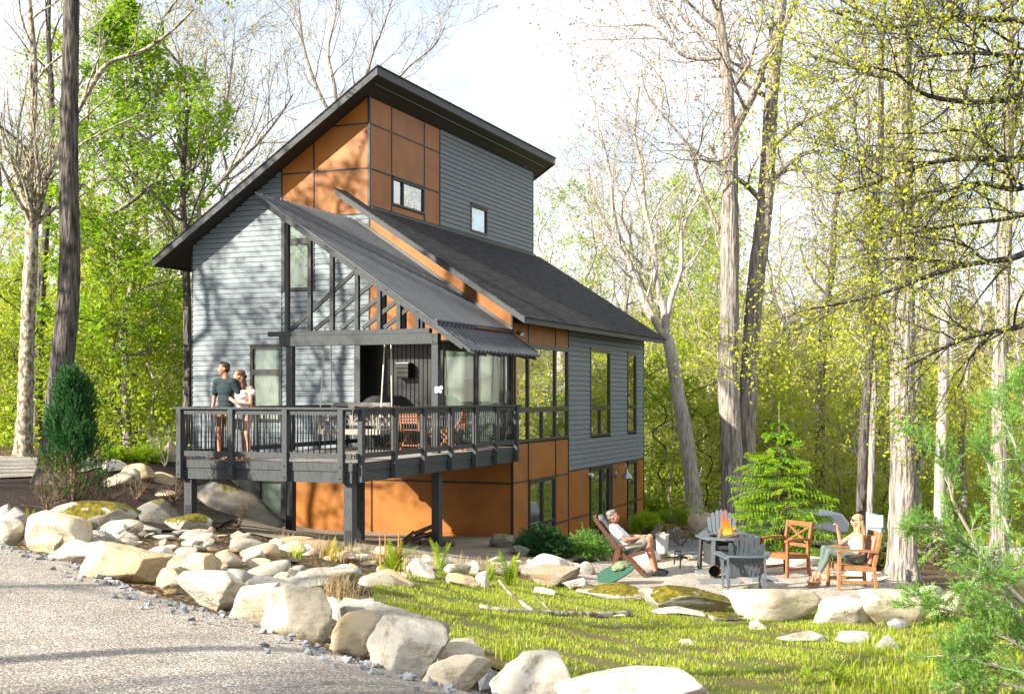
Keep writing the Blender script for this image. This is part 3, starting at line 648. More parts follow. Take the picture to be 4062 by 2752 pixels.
class Tree:
    def __init__(s, seed): s.rng = np.random.default_rng(seed); s.wood = MB(); s.lp = []
    def limb(s, p, d, L, r, up=.1, wig=.18, n=7, k=5, r_end=.25):
        """one wandering limb; returns its points and radii"""
        P = [np.array(p, float)]; d = unit(np.array(d, float))
        for i in range(n):
            d = unit(d + s.rng.normal(0, wig, 3) + np.array((0, 0, up))); P.append(P[-1] + d * L / n)
        P = np.array(P); rad = r * np.linspace(1, r_end, n + 1)
        s.wood.tube(P, rad, k, cap=False); return P, rad
    def along(s, P, t):
        x = t * (len(P) - 1); i = min(int(x), len(P) - 2); f = x - i
        return P[i] * (1 - f) + P[i + 1] * f, unit(P[i + 1] - P[i])
    def spawn(s, P, rad, lv, o):
        """side branches on a limb; o: n=(per level), len, ang, start, up"""
        n = o['n'][lv]; L0 = np.linalg.norm(P[-1] - P[0])
        for j in range(n):
            t = o['start'][lv] + (1 - o['start'][lv]) * (j + s.rng.uniform(.1, .9)) / n
            p, d = s.along(P, t); r = float(np.interp(t, np.linspace(0, 1, len(rad)), rad)) * o.get('rr', .5)
            a = s.rng.uniform(0, 2 * np.pi); q = unit(np.cross(d, s.rng.normal(0, 1, 3)))
            an = R(s.rng.normal(o['ang'][lv], 9)); e = unit(d * math.cos(an) + q * math.sin(an) + np.array((0, 0, o['lift'][lv])))
            L = o['len'][lv](t) * s.rng.uniform(.75, 1.25)
            last = lv == len(o['n']) - 1
            Q, rq = s.limb(p, e, L, max(r, o.get('rmin', .006)), o['up'][lv], o['wig'], 4 if last else 6, 3 if lv else 5, .3)
            if last:
                m = o['leaf']
                for _ in range(m):
                    pp_, _d = s.along(Q, s.rng.uniform(.25, 1)); s.lp.append(pp_ + s.rng.normal(0, o['spread'], 3))
            else: s.spawn(Q, rq, lv + 1, o)
        if lv == len(o['n']) - 1 or o.get('tips'):
            for _ in range(o['leaf']): s.lp.append(P[-1] + s.rng.normal(0, o['spread'], 3))
    def make(s, name, bark, leaf, size, loc, label, group=None, flat=.4, cat='tree', aspect=.6):
        root = empty(name, loc, 0, label, cat, group)
        s.wood.build('trunk', bark, root, smooth=True)
        if s.lp and leaf:
            mb = MB(); leaves(mb, s.lp, size, s.rng, flat, aspect); mb.build('crown', leaf, root)
        return root
def opts(n, ln, ang, start, lift, up, leaf, spread=.12, wig=.16, rr=.5, rmin=.006, tips=True):
    return dict(n=n, len=[(f if callable(f) else (lambda t, f=f: f)) for f in ln], ang=ang, start=start, lift=lift, up=up, leaf=leaf, spread=spread, wig=wig, rr=rr, rmin=rmin, tips=tips)
def pix_limb(pts, d, base):                              # a limb drawn from points of the photograph, at a distance of its own
    return np.array([np.array(at(x, y, d + (q[0] if q else 0))) - np.array(base) for x, y, *q in pts])
def smooth_line(P, n):
    P = np.asarray(P, float); t = np.linspace(0, len(P) - 1, n); i = np.clip(t.astype(int), 0, len(P) - 2); f = (t - i)[:, None]
    p0 = P[np.clip(i - 1, 0, None)]; p1 = P[i]; p2 = P[i + 1]; p3 = P[np.clip(i + 2, None, len(P) - 1)]
    return .5 * ((2 * p1) + (p2 - p0) * f + (2 * p0 - 5 * p1 + 4 * p2 - p3) * f ** 2 + (3 * p1 - p0 - 3 * p2 + p3) * f ** 3)
def trunk_tube(T, P, rad, k=12, rough=.06):
    """main stem with uneven girth and a root flare"""
    n = len(P); r = np.asarray(rad) * (1 + T.rng.normal(0, rough * .3, n)); o = len(T.wood.v)
    T.wood.tube(P, r, k, cap=False)
    V = T.wood.v[o]; c = np.repeat(P, k, 0); a = np.tile(np.arange(k), n)
    ridge = 1 + rough * np.sin(a * 2.4 + np.repeat(np.linspace(0, 3, n), k)) + T.rng.normal(0, rough * .5, n * k)
    T.wood.v[o] = c + (V - c) * ridge[:, None]
def drawn_tree(name, stems, d, bark, leaf, size, o, label, seed, group=None, base=None, limbs=(), flat=.4, cat='tree', lo=0.35, lim_o=None, k=14):
    """stems: (points, r0, r1) in photo pixels at distance d; first stem starts at the foot"""
    T = Tree(seed); x0, y0 = stems[0][0][0][:2]
    b = at(x0, y0, d); b = Vector((b.x, b.y, g1(b.x, b.y) - .08)) if base is None else base
    for i, (pts, r0, r1) in enumerate(stems):
        P = pix_limb(pts, d, b)
        if i == 0: P[0] = (P[0][0], P[0][1], 0)
        P = smooth_line(P, max(14, len(pts) * 6)); t = np.linspace(0, 1, len(P)); rad = r0 + (r1 - r0) * t
        if i == 0: h = P[:, 2]; rad = rad * (1 + .55 * np.exp(-np.clip(h, 0, None) / .28))
        trunk_tube(T, P, rad, k)
        if o and (i > 0 or lo < 1): T.spawn(P, rad * .9, 0, dict(o, start=[(lo if i == 0 else .15)] + list(o['start'][1:])))
    for pts, r0, r1 in limbs:
        P = smooth_line(pix_limb(pts, d, b), max(10, len(pts) * 5)); rad = np.linspace(r0, r1, len(P)); T.wood.tube(P, rad, 7, cap=False)
        if lim_o or o: T.spawn(P, rad, 0, lim_o or o)
    return T.make(name, bark, leaf, size, b, label, group, flat, cat)
bare = opts((9, 6, 4), (lambda t: 3.4 * (1.1 - .6 * t), 1.5, .6), (48, 42, 40), (.15, .25, .2), (.15, .12, .1), (.08, .06, .05), 1, .1)
twiggy = opts((11, 7, 5), (lambda t: 3.0 * (1.1 - .5 * t), 1.3, .6), (50, 45, 45), (.1, .2, .2), (.1, .1, .05), (.06, .05, .03), 3, .1)
# ---- left of the house
drawn_tree('oak_tree', [([(112, 1092), (128, 930), (140, 820), (153, 690), (158, 560), (156, 440), (156, 319), (160, 160), (163, 0), (168, -200), (172, -420)], .245, .13)], 24, 'bark_dark', 'leaf_green', .10,
    opts((10, 6, 4), (2.6, 1.2, .5), (60, 45, 40), (.75, .2, .2), (.0, .05, .0), (.04, .03, .0), 4), 'straight dark furrowed trunk rising behind the dark green cedar', 11, lo=.8)
drawn_tree('lichen_tree', [([(52, 1035), (57, 900), (64, 706), (72, 560), (73, 510)], .21, .165), ([(73, 520), (62, 470), (40, 400), (12, 320), (-20, 250)], .13, .06),
    ([(74, 515), (68, 420), (72, 319), (78, 170), (72, 64), (60, -60), (52, -180)], .12, .05), ([(76, 512), (92, 450), (108, 396), (140, 320), (185, 236), (243, 147), (320, 118), (390, 70), (440, 20)], .12, .03)], 33, 'bark_lichen', 'leaf_yellow', .07,
    opts((9, 7, 4), (2.6, 1.3, .6), (42, 40, 40), (.2, .25, .2), (.15, .1, .1), (.08, .06, .04), 0, .1), 'forked pale tree patched with lichen at the left edge of the gravel drive', 12, lo=.9)
drawn_tree('shade_tree', [([(82, 1030), (88, 800), (98, 600), (112, 420), (118, 250), (110, 60), (116, -120)], .17, .06)], 41, 'bark_dark', 'leaf_yellow', .08, bare, 'thin dark tree standing between the lichen tree and the furrowed trunk', 13, lo=.45)
def maple(name, px, d, H, Rm, label, seed, leaf='leaf_maple', base_y=None, group=None, nb=46, h0=.20, size=.18, lf=10, n2=7, bark='bark_grey', r=.14, ground=None):
    T = Tree(seed); a = at(px, 900, d); b = Vector((a.x, a.y, g1(a.x, a.y) - .05))
    P = np.array([(T.rng.normal(0, .05) * i, T.rng.normal(0, .05) * i, H * i / 12) for i in range(13)]); P = smooth_line(P, 26); rad = np.linspace(r, .02, 26)
    rad = rad * (1 + .5 * np.exp(-P[:, 2] / .3)); trunk_tube(T, P, rad, 10)
    for j in range(nb):
        t = h0 + (1 - h0) * (j + .5) / nb; p, _ = T.along(P, t); az = j * 2.4 + T.rng.normal(0, .3)
        q = (t - h0) / (1 - h0); L = Rm * (math.sin(math.pi * min(1, .24 + .80 * q)) ** .8) * T.rng.uniform(.75, 1.15)
        e = np.array((math.cos(az), math.sin(az), .15 + .75 * q)); Q, rq = T.limb(p, e, L, .045 * (1.2 - q), .03, .12, 7, 5, .2)
        o = opts((n2, 4), (lambda t: .42 * L * (1.15 - .6 * t), .35), (48, 45), (.2, .2), (.05, .0), (.02, -.02), lf, .14)
        T.spawn(Q, rq, 0, o)
    return T.make(name, bark, leaf, size, b, label, group, .55)
maple('maple_tree', 290, 38, 13.9, 3.1, 'bright green young maple with layered leaves just left of the house', 21)
drawn_tree('yellow_tree', [([(445, 1010), (446, 700), (448, 470)], .22, .17), ([(448, 470), (470, 380), (500, 300), (520, 200), (530, 90)], .12, .03), ([(446, 480), (420, 390), (405, 300), (410, 190), (415, 110)], .11, .03), ([(450, 470), (520, 390), (580, 330), (630, 270), (665, 215)], .11, .03), ([(447, 480), (462, 400), (455, 300), (462, 200), (470, 110)], .1, .03)], 52, 'bark_grey', 'leaf_yellow', .085,
    opts((10, 8, 5), (3.2, 1.6, .7), (40, 40, 40), (.2, .2, .2), (.2, .1, .05), (.08, .05, .03), 2, .12, rmin=.009), 'spreading tree with fine pale yellow buds behind the left roof slope', 22, lo=1)
drawn_tree('budding_tree', [([(760, 1000), (765, 420), (770, 300)], .24, .17), ([(770, 300), (720, 200), (690, 110), (680, 30), (670, -40)], .09, .025), ([(770, 300), (760, 200), (745, 120), (760, 40), (765, -30)], .09, .025), ([(771, 300), (820, 200), (850, 110), (870, 60), (890, 0)], .09, .025), ([(772, 290), (870, 215), (930, 150), (985, 105), (1010, 60)], .08, .02)], 56, 'bark_grey', 'leaf_peach', .07,
    opts((8, 7, 4), (2.8, 1.4, .6), (40, 40, 42), (.25, .2, .2), (.18, .1, .05), (.08, .05, .03), 1, .1, rmin=.010), 'nearly bare tree with pinkish buds showing above the upper roof', 23, lo=1)
drawn_tree('corner_tree', [([(424, 1025), (426, 800), (422, 600), (415, 420), (425, 250)], .16, .06)], 37, 'bark_dark', 'leaf_lime', .09, bare, 'dark trunk pressed against the left corner of the house', 24, lo=.5)
# ---- right of the house
pale_o = opts((9, 7, 5), (2.9, 1.4, .6), (42, 40, 40), (.2, .2, .2), (.15, .1, .05), (.07, .05, .03), 1, .12, rmin=.008)
drawn_tree('leaning_tree', [([(1580, 1165), (1562, 1021), (1540, 900), (1522, 800), (1512, 760)], .29, .20), ([(1514, 770), (1490, 735), (1455, 665), (1422, 579), (1395, 500), (1385, 400), (1362, 300)], .15, .04),
    ([(1511, 765), (1508, 710), (1490, 640), (1483, 560), (1463, 470), (1455, 380), (1440, 300), (1450, 200)], .14, .04), ([(1512, 760), (1520, 690), (1545, 610), (1550, 520), (1590, 430), (1610, 330)], .12, .03)], 45, 'bark_pale', 'leaf_lime', .08, pale_o,
    'pale grey leaning trunk that forks low, nearest the right corner of the house', 31, lo=1, limbs=[([(1440, 620), (1400, 555), (1340, 490), (1290, 470)], .06, .015)])
drawn_tree('twin_oak', [([(1664, 1150), (1660, 1000), (1652, 860), (1655, 720), (1656, 560), (1655, 420), (1657, 290)], .30, .215), ([(1656, 300), (1652, 200), (1640, 90), (1624, -10), (1612, -120)], .17, .10), ([(1662, 300), (1690, 250), (1720, 190), (1740, 130), (1790, 40), (1830, -60)], .14, .06)], 34, 'bark_grey', 'leaf_peach', .08,
    opts((8, 7, 5), (2.8, 1.4, .6), (55, 42, 42), (.2, .2, .2), (.05, .05, .0), (.05, .04, .02), 2, .1), 'thick upright grey trunk of the close pair behind the spruce, forking high', 32, lo=1,
    limbs=[([(1655, 560), (1620, 500), (1590, 420), (1560, 330), (1510, 270), (1470, 220)], .075, .02), ([(1640, 130), (1590, 135), (1540, 120), (1480, 60), (1420, 60)], .07, .015), ([(1650, 360), (1600, 365), (1560, 330), (1510, 330)], .05, .012)])
drawn_tree('split_tree', [([(1695, 1140), (1692, 1049), (1698, 900), (1706, 750), (1718, 620), (1735, 480), (1744, 351), (1752, 200), (1766, 60), (1778, -60), (1788, -180)], .29, .14)], 34.6, 'bark_grey', 'leaf_lime', .08,
    opts((10, 7, 5), (2.8, 1.4, .6), (60, 42, 42), (.4, .2, .2), (.05, .05, .0), (.05, .04, .02), 3, .1), 'slanting twin trunk with a long split in its bark behind the spruce', 33, lo=.5,
    limbs=[([(1745, 420), (1790, 385), (1850, 395), (1910, 430)], .07, .02)])
drawn_tree('great_oak', [([(2050, 1328), (2049, 1200), (2050, 1050), (2049, 800), (2048, 600), (2046, 350), (2044, 100), (2043, -150), (2042, -400)], .25, .155)], 22.2, 'bark_grey', 'leaf_lime', .09,
    opts((9, 7, 5), (2.8, 1.3, .6), (65, 45, 42), (.6, .2, .2), (.0, .05, .0), (.04, .03, .02), 4, .1), 'thickest ridged oak trunk standing right behind the fire pit circle', 34, lo=.7)
drawn_tree('slender_tree', [([(1953, 1250), (1955, 1120), (1962, 960), (1970, 860), (1980, 700), (1985, 520), (1998, 340), (2000, 150), (2010, -60)], .125, .05)], 29, 'bark_dark', 'leaf_yellow', .08, twiggy, 'slim dark trunk leaning right behind the seated woman', 35, lo=.45)
drawn_tree('slender_tree', [([(1972, 1240), (1976, 1120), (1981, 960), (1984, 850), (1975, 700), (1965, 520), (1970, 300), (1960, 60)], .09, .04)], 30.5, 'bark_grey', 'leaf_lime', .08, twiggy, 'paler of two slim trunks side by side behind the seated woman', 36, lo=.45)
drawn_tree('beech_tree', [([(2130, 1236), (2133, 1100), (2140, 900), (2146, 720), (2155, 600), (2173, 316), (2190, 180), (2212, 0), (2226, -120)], .155, .08)], 34, 'bark_pale', 'leaf_lime', .085, twiggy, 'smooth pale trunk just right of the great oak', 37, lo=.4)
drawn_tree('ash_tree', [([(2268, 1300), (2269, 1150), (2268, 900), (2275, 700), (2284, 450), (2288, 200), (2286, -60)], .20, .11)], 28, 'bark_grey', 'leaf_lime', .09, twiggy, 'two toned straight trunk near the right edge beyond the road side', 38, lo=.5)
drawn_tree('back_tree', [([(1861, 1100), (1861, 980), (1863, 840), (1868, 760), (1874, 690), (1890, 600), (1895, 480), (1920, 350)], .24, .10)], 55, 'bark_dark', 'leaf_peach', .09, twiggy, 'dark branching trunk far back between the spruce and the slim pair', 39, lo=.35)
# ---- forest trees copied from a few kinds
def kind_tree(name, seed, H, r, bark, leaf, size, nb, h0, Rm, lf, n2, label, group, rise=.4):
    T = Tree(seed); P = np.array([(T.rng.normal(0, .04) * i, T.rng.normal(0, .04) * i, H * i / 12) for i in range(13)]); P = smooth_line(P, 22); rad = np.linspace(r, .02, 22) * (1 + .4 * np.exp(-P[:, 2] / .3))
    trunk_tube(T, P, rad, 8)
    for j in range(nb):
        t = h0 + (1 - h0) * (j + .5) / nb; p, _ = T.along(P, t); az = j * 2.4 + T.rng.normal(0, .4); q = (t - h0) / (1 - h0)
        L = Rm * (math.sin(math.pi * min(1, .3 + .68 * q)) ** .7) * T.rng.uniform(.65, 1.2)
        Q, rq = T.limb(p, np.array((math.cos(az), math.sin(az), rise + .6 * q)), L, max(.012, r * .32 * (1.1 - q)), .04, .14, 6, 4, .2)
        T.spawn(Q, rq, 0, opts((n2, 3), (.40 * L + .1, .4), (48, 45), (.15, .2), (.05, .0), (.02, .0), lf, .15))
    return T.make(name, bark, leaf, size, (0, 0, 0), label, group, .45)
GF = 'forest trees around the cabin'
kinds = [kind_tree('forest_tree', 51, 17, .16, 'bark_dark', 'leaf_lime', .12, 20, .40, 2.6, 2, 4, 'tall dark stemmed tree with thin lime green leaves in the woods', GF),
         kind_tree('forest_tree', 52, 15, .13, 'bark_grey', 'leaf_green', .16, 26, .3, 2.4, 4, 4, 'leafy bright green tree in the woods behind the clearing', GF),
         kind_tree('forest_tree', 53, 18, .18, 'bark_pale', 'leaf_yellow', .09, 24, .35, 2.9, 1, 5, 'pale stemmed tree with sparse yellow buds in the woods', GF),
         kind_tree('forest_tree', 54, 16, .15, 'bark_grey', 'leaf_peach', .09, 22, .35, 2.7, 1, 5, 'grey stemmed tree with peach coloured buds in the woods', GF)]
GS = 'saplings of the woodland understory'
saps = [kind_tree('sapling', 61, 6.5, .035, 'bark_grey', 'leaf_lime', .15, 20, .12, 1.6, 6, 4, 'thin sapling with lime green leaves at the wood edge', GS, .25),
        kind_tree('sapling', 62, 5.0, .03, 'bark_dark', 'leaf_green', .15, 18, .08, 1.5, 6, 4, 'thin bushy sapling with fresh green leaves at the wood edge', GS, .2),
        kind_tree('sapling', 63, 7.5, .04, 'bark_pale', 'leaf_lime', .12, 22, .18, 1.6, 3, 4, 'tall thin pale stemmed sapling with light leaves at the wood edge', GS, .3)]
def plant(protos, spots, rng, smin=.8, smax=1.2):
    used = set()
    for x, y, k in spots:
        o = protos[k]
        if k in used: o = copy_tree(o)
        used.add(k)
        o.location = (x, y, g1(x, y) - .08); s = rng.uniform(smin, smax); o.scale = (s, s, s * rng.uniform(.9, 1.12)); o.rotation_euler = (0, 0, rng.uniform(0, 6.28))
rng = random.Random(77)
def in_house(x, y):
    dx, dy = x - CX, y - CY; u = dx * _cs - dy * _sn; v = dx * _sn + dy * _cs
    return -11 < u < 1.2 and -9 < v < 13
spots = []
def scatter(n, x0, x1, d0, d1, kset, mind, keep=None):
    tries = 0; got = 0
    while got < n and tries < n * 60:
        tries += 1
        px = rng.uniform(x0, x1); d = math.sqrt(rng.uniform(d0 ** 2, d1 ** 2)); x = (px - 1162) / FD * d
        if in_house(x, d) or any((x - a) ** 2 + (d - b) ** 2 < mind ** 2 for a, b, _ in spots): continue
        if keep and not keep(px, d): continue
        spots.append((x, d, rng.choice(kset))); got += 1
    
scatter(22, -60, 420, 44, 85, (0, 0, 1, 2, 3), 2.2)
scatter(14, 430, 700, 60, 95, (0, 2, 3), 3)
scatter(10, 1230, 1480, 62, 95, (2, 2, 3, 1), 3)
scatter(16, 1470, 1720, 50, 95, (1, 0, 1, 2), 2.5)
scatter(11, 1720, 2020, 62, 110, (3, 2, 0, 3), 3)
scatter(17, 2020, 2420, 44, 110, (2, 3, 0, 2), 3)
plant(kinds, spots, rng, .85, 1.25)
spots = []
scatter(60, -80, 430, 37, 62, (0, 1, 1, 2), 1.1, lambda px, d: not (px < 140 and d < 41))
scatter(64, 1468, 1760, 47, 72, (0, 1, 2, 2), 1.1)
scatter(56, 1740, 2400, 44, 82, (0, 2, 0, 1), 1.4, lambda px, d: not (px > 2130 and d < 52))
plant(saps, spots, rng, .7, 1.25)
# trees standing just outside the picture on the left; the sun comes through them
G2 = 'trees beside the drive'
side = [(-15.5, 20.0, 0), (-19.5, 17.5, 1), (-21, 23, 1), (-17.6, 22.4, 1), (-18.5, 25.2, 0), (-23.5, 19.6, 1), (-14.2, 23.6, 3), (-12.6, 1.5, 2), (-16.5, 3.2, 0), (-14.8, -2.2, 3), (-21.5, -6, 1), (-17.5, -7, 1), (-16, -9.5, 0)]
for x, y, k in side:
    o = copy_tree(kinds[k]); o.location = (x, y, g1(x, y) - .1); o.scale = (1, 1, 1); o.rotation_euler = (0, 0, x); o['group'] = G2; o['label'] = 'tall thin tree beside the gravel drive, left of the view'
# ---- boughs that reach in from a beech beyond the right edge
def boughs():
    T = Tree(91); bx, by = 9.2, 16.5; b = Vector((bx, by, g1(bx, by) - .1))
    P = np.array([(0, 0, 0), (.1, 0, 2), (0, .1, 5), (.1, 0, 8), (0, 0, 12)]); P = smooth_line(P, 24); rad = np.linspace(.2, .08, 24); trunk_tube(T, P, rad, 10)
    o = opts((13, 8, 5), (lambda t: 1.5 * (1.1 - .45 * t), .72, .34), (52, 48, 45), (.08, .12, .15), (.02, .03, .05), (.0, .01, .03), 4, .05, .17, rmin=.004)
    for pts, d0, d1 in (([(2380, 60), (2250, 45), (2150, 40), (2040, 62), (1960, 55), (1900, 30)], 16, 14), ([(2400, 225), (2280, 228), (2200, 232), (2100, 215), (2030, 165), (1960, 150)], 15, 13.5), ([(2400, 372), (2270, 362), (2160, 362), (2060, 385), (1960, 425), (1890, 440)], 15, 14),
        ([(2400, 425), (2300, 430), (2220, 415), (2160, 430), (2080, 440)], 16, 15), ([(2400, 575), (2290, 588), (2200, 600), (2110, 625), (2020, 660), (1900, 690), (1840, 700)], 15.5, 14), ([(2400, 735), (2300, 745), (2200, 765), (2120, 800), (2030, 850)], 16, 15), ([(2400, 145), (2300, 130), (2200, 120), (2080, 130)], 14, 13.2), ([(2400, 490), (2260, 500), (2120, 520), (1990, 545)], 17, 16)):
        L = np.array([np.array(at(x, y, d0 + (d1 - d0) * i / (len(pts) - 1))) - np.array(b) for i, (x, y) in enumerate(pts)])
        z = L[0][2]; L = np.vstack([[(0, 0, max(.5, z - .6))], L]); L = smooth_line(L, 26); rd = np.linspace(.055, .010, 26); T.wood.tube(L, rd, 6, cap=False)
        T.spawn(L[5:], rd[5:], 0, o)
    T.make('beech_tree', 'bark_dark', 'leaf_lime', .05, b, 'tree beyond the right edge with level boughs of tiny yellow green leaves', None, .2)
boughs()
def undergrowth():
    rg = np.random.default_rng(8); mb = MB()
    for x0, x1, y0, y1, n in ((-30, -8.5, 35, 58, 20000), (3.5, 34, 41, 76, 30000), (-8, 4, 46, 60, 5000)):
        X = rg.uniform(x0, x1, n); Y = rg.uniform(y0, y1, n); f = np.sin(X * 1.1 + np.sin(Y * .8)) * np.sin(Y * .9 + X * .4); k = (f > -.45) & ~((X > 8.0) & (Y < 41)) & (np.abs(X / Y) < .5); X, Y, f = X[k], Y[k], f[k]
        Z = gz(X, Y) + rg.random(len(X)) ** 1.5 * (.5 + 1.3 * np.clip(f + .3, 0, 1)); leaves(mb, np.stack([X, Y, Z], 1), .15, rg, .45, .7)
    tag(mb.build('undergrowth', 'leaf_green'), 'fresh green leafy undergrowth covering the forest floor', 'undergrowth', None, 'stuff')
undergrowth()
# ---- far hillside
mat('far_leaf', (.20, .26, .04), .8, island=[(.30, .22, .10), (.16, .22, .04), (.38, .34, .09), (.28, .32, .06), (.28, .19, .10)], trans=.4)
def hillside():
    xs = np.linspace(-260, 260, 60); ys = np.linspace(125, 330, 26); X, Y = np.meshgrid(xs, ys)
    H = lambda X, Y: -9 + 22 * np.clip((Y - 125) / 160, 0, 1) ** .8 * (1 + .18 * np.sin(X / 37.) + .1 * np.sin(X / 13. + 1)) + np.clip(-X / 60, 0, 2) * 3
    n, m = X.shape; i = np.arange(n - 1)[:, None] * m; j = np.arange(m - 1)[None]
    o = MB().addq(np.stack([X, Y, H(X, Y) - 2], -1).reshape(-1, 3), np.stack([i + j, i + j + 1, i + m + j + 1, i + m + j], -1).reshape(-1, 4)).build('hills', 'hill_ground', smooth=True); o['kind'] = 'structure'
    rg = np.random.default_rng(5); mb = MB(); n = 1500
    cx = rg.uniform(-150, 150, n); cy = rg.uniform(120, 300, n); cz = H(cx, cy)
    k = 46; d = rg.normal(0, 1, (n, k, 3)); d /= np.linalg.norm(d, axis=2)[..., None]; rr = rg.uniform(.5, 1, (n, k, 1)) ** .5
    s = rg.uniform(2.2, 4.2, (n, 1, 1)); P = np.stack([cx, cy, cz + 2.5], 1)[:, None] + d * rr * s * np.array((1, 1, 1.2))
    leaves(mb, P.reshape(-1, 3), 1.3, rg, .3, .8)
    tag(mb.build('distant_forest', 'far_leaf'), 'far wooded hillside in fresh spring green and brown beyond the trees', 'forest', None, 'stuff')
hillside()
# ---------------------------------------------------------------- stone
def rock_mat(name, a, b_, c, moss=.0, stain=(.23, .185, .125), warm=None):
    m = mat(name, a, .85, spec=.2); N, L = nodes(m); b = N['Principled BSDF']
    tc = N.new('ShaderNodeTexCoord'); oi = N.new('ShaderNodeObjectInfo'); ad = N.new('ShaderNodeVectorMath'); ad.operation = 'ADD'
    ml = N.new('ShaderNodeVectorMath'); ml.operation = 'SCALE'; cb = N.new('ShaderNodeCombineXYZ')
    L.new(oi.outputs['Random'], cb.inputs[0]); L.new(oi.outputs['Random'], cb.inputs[1]); L.new(cb.outputs[0], ml.inputs[0]); ml.inputs['Scale'].default_value = 37
    L.new(tc.outputs['Object'], ad.inputs[0]); L.new(ml.outputs[0], ad.inputs[1]); V = ad.outputs[0]
    def noi(sc_, det=6, rough=.6, stretch=None):
        n = N.new('ShaderNodeTexNoise'); n.inputs['Scale'].default_value = sc_; n.inputs['Detail'].default_value = det; n.inputs['Roughness'].default_value = rough
        if stretch:
            mp = N.new('ShaderNodeMapping'); mp.inputs['Scale'].default_value = stretch; L.new(V, mp.inputs[0]); L.new(mp.outputs[0], n.inputs['Vector'])
        else: L.new(V, n.inputs['Vector'])
        return n.outputs['Fac']
    def ramp(f, p0, c0, p1, c1):
        r = N.new('ShaderNodeValToRGB'); e = r.color_ramp.elements; e[0].position = p0; e[1].position = p1; e[0].color = (*c0, 1); e[1].color = (*c1, 1); L.new(f, r.inputs[0]); return r.outputs[0]
    def mixc(f, x, y):
        n = N.new('ShaderNodeMix'); n.data_type = 'RGBA'; L.new(f, n.inputs['Factor'])
        for s_, v in (('A', x), ('B', y)):
            if isinstance(v, tuple): n.inputs[s_].default_value = (*v, 1)
            else: L.new(v, n.inputs[s_])
        return n.outputs['Result']
    col = ramp(noi(2.2), .34, a, .66, b_)
    col = mixc(ramp(noi(1.1, 4), .50, (0, 0, 0), .66, (1, 1, 1)), col, c)
    col = mixc(ramp(noi(5.5, 9, .72), .54, (0, 0, 0), .66, (.9, .9, .9)), col, stain)
    if moss:
        g = N.new('ShaderNodeNewGeometry'); sx = N.new('ShaderNodeSeparateXYZ'); L.new(g.outputs['Normal'], sx.inputs[0])
        mm = N.new('ShaderNodeMath'); mm.operation = 'MULTIPLY_ADD'; mm.inputs[1].default_value = .22; L.new(sx.outputs[2], mm.inputs[0]); L.new(noi(2.6, 8, .7), mm.inputs[2])
        col = mixc(ramp(mm.outputs[0], .80 - moss, (0, 0, 0), .84 - moss, (1, 1, 1)), col, ramp(noi(14), .4, (.075, .065, .008), .65, (.20, .16, .015)))
    L.new(col, b.inputs['Base Color'])
    bp = N.new('ShaderNodeBump'); bp.inputs['Strength'].default_value = .9; bp.inputs['Distance'].default_value = .035
    L.new(noi(7, 10, .68, (1, 1, 2.2)), bp.inputs['Height']); L.new(bp.outputs[0], b.inputs['Normal'])
rock_mat('rock_white', (.70, .64, .53), (.58, .53, .44), (.72, .63, .46))
rock_mat('rock_cream', (.62, .54, .41), (.52, .45, .34), (.60, .46, .26))
rock_mat('rock_tan', (.58, .44, .26), (.52, .42, .28), (.60, .40, .17))
rock_mat('rock_grey', (.42, .40, .35), (.32, .305, .27), (.50, .44, .34))
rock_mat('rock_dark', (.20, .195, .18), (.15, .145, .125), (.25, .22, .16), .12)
rock_mat('rock_brown', (.36, .24, .15), (.30, .21, .14), (.42, .36, .29))
rock_mat('rock_moss', (.40, .38, .33), (.30, .29, .25), (.44, .38, .28), .22)
rock_mat('rock_bluegrey', (.26, .28, .31), (.19, .205, .23), (.34, .35, .36))
def rock_mesh(seed, sub=4, cuts=10, rough=.09, lo=.42, hi=.84, scale=(1, 1, 1)):
    rng = np.random.default_rng(seed); bm = bmesh.new(); bmesh.ops.create_icosphere(bm, subdivisions=sub, radius=1)
    P = np.array([v.co[:] for v in bm.verts])
    for _ in range(cuts + 8):
        n = unit(rng.normal(0, 1, 3) * (1, 1, .8)); d = rng.uniform(lo, hi); e = P @ n - d; P = P - np.clip(e, 0, None)[:, None] * n * .97
    for v, p in zip(bm.verts, P): v.co = p
    bmesh.ops.smooth_vert(bm, verts=bm.verts, factor=.5, use_axis_x=True, use_axis_y=True, use_axis_z=True)
    P = np.array([v.co[:] for v in bm.verts])
    for v, p in zip(bm.verts, P):
        q = Vector(p) * 1.1 + Vector((seed * 3.1, seed * 1.7, 0))
        p = Vector(p); r = noise.noise(q * 1.3) * rough * .9 + noise.noise(q * 3.2) * rough * .45 + (.25 - abs(noise.noise(q * 2.6 + Vector((9, 0, 0))))) * rough * .5 + noise.noise(q * 8) * rough * .22 + noise.noise(q * 19) * rough * .10
        v.co = p * (1 + r)
    P = np.array([v.co[:] for v in bm.verts]); mn, mx_ = P.min(0), P.max(0)
    for v in bm.verts: v.co = Vector(((np.array(v.co) - (mn + mx_) / 2) / (mx_ - mn) * scale))
    me = bpy.data.meshes.new('boulder'); bm.to_mesh(me); bm.free()
    me.polygons.foreach_set('use_smooth', np.ones(len(me.polygons), bool)); return me
RK = 0
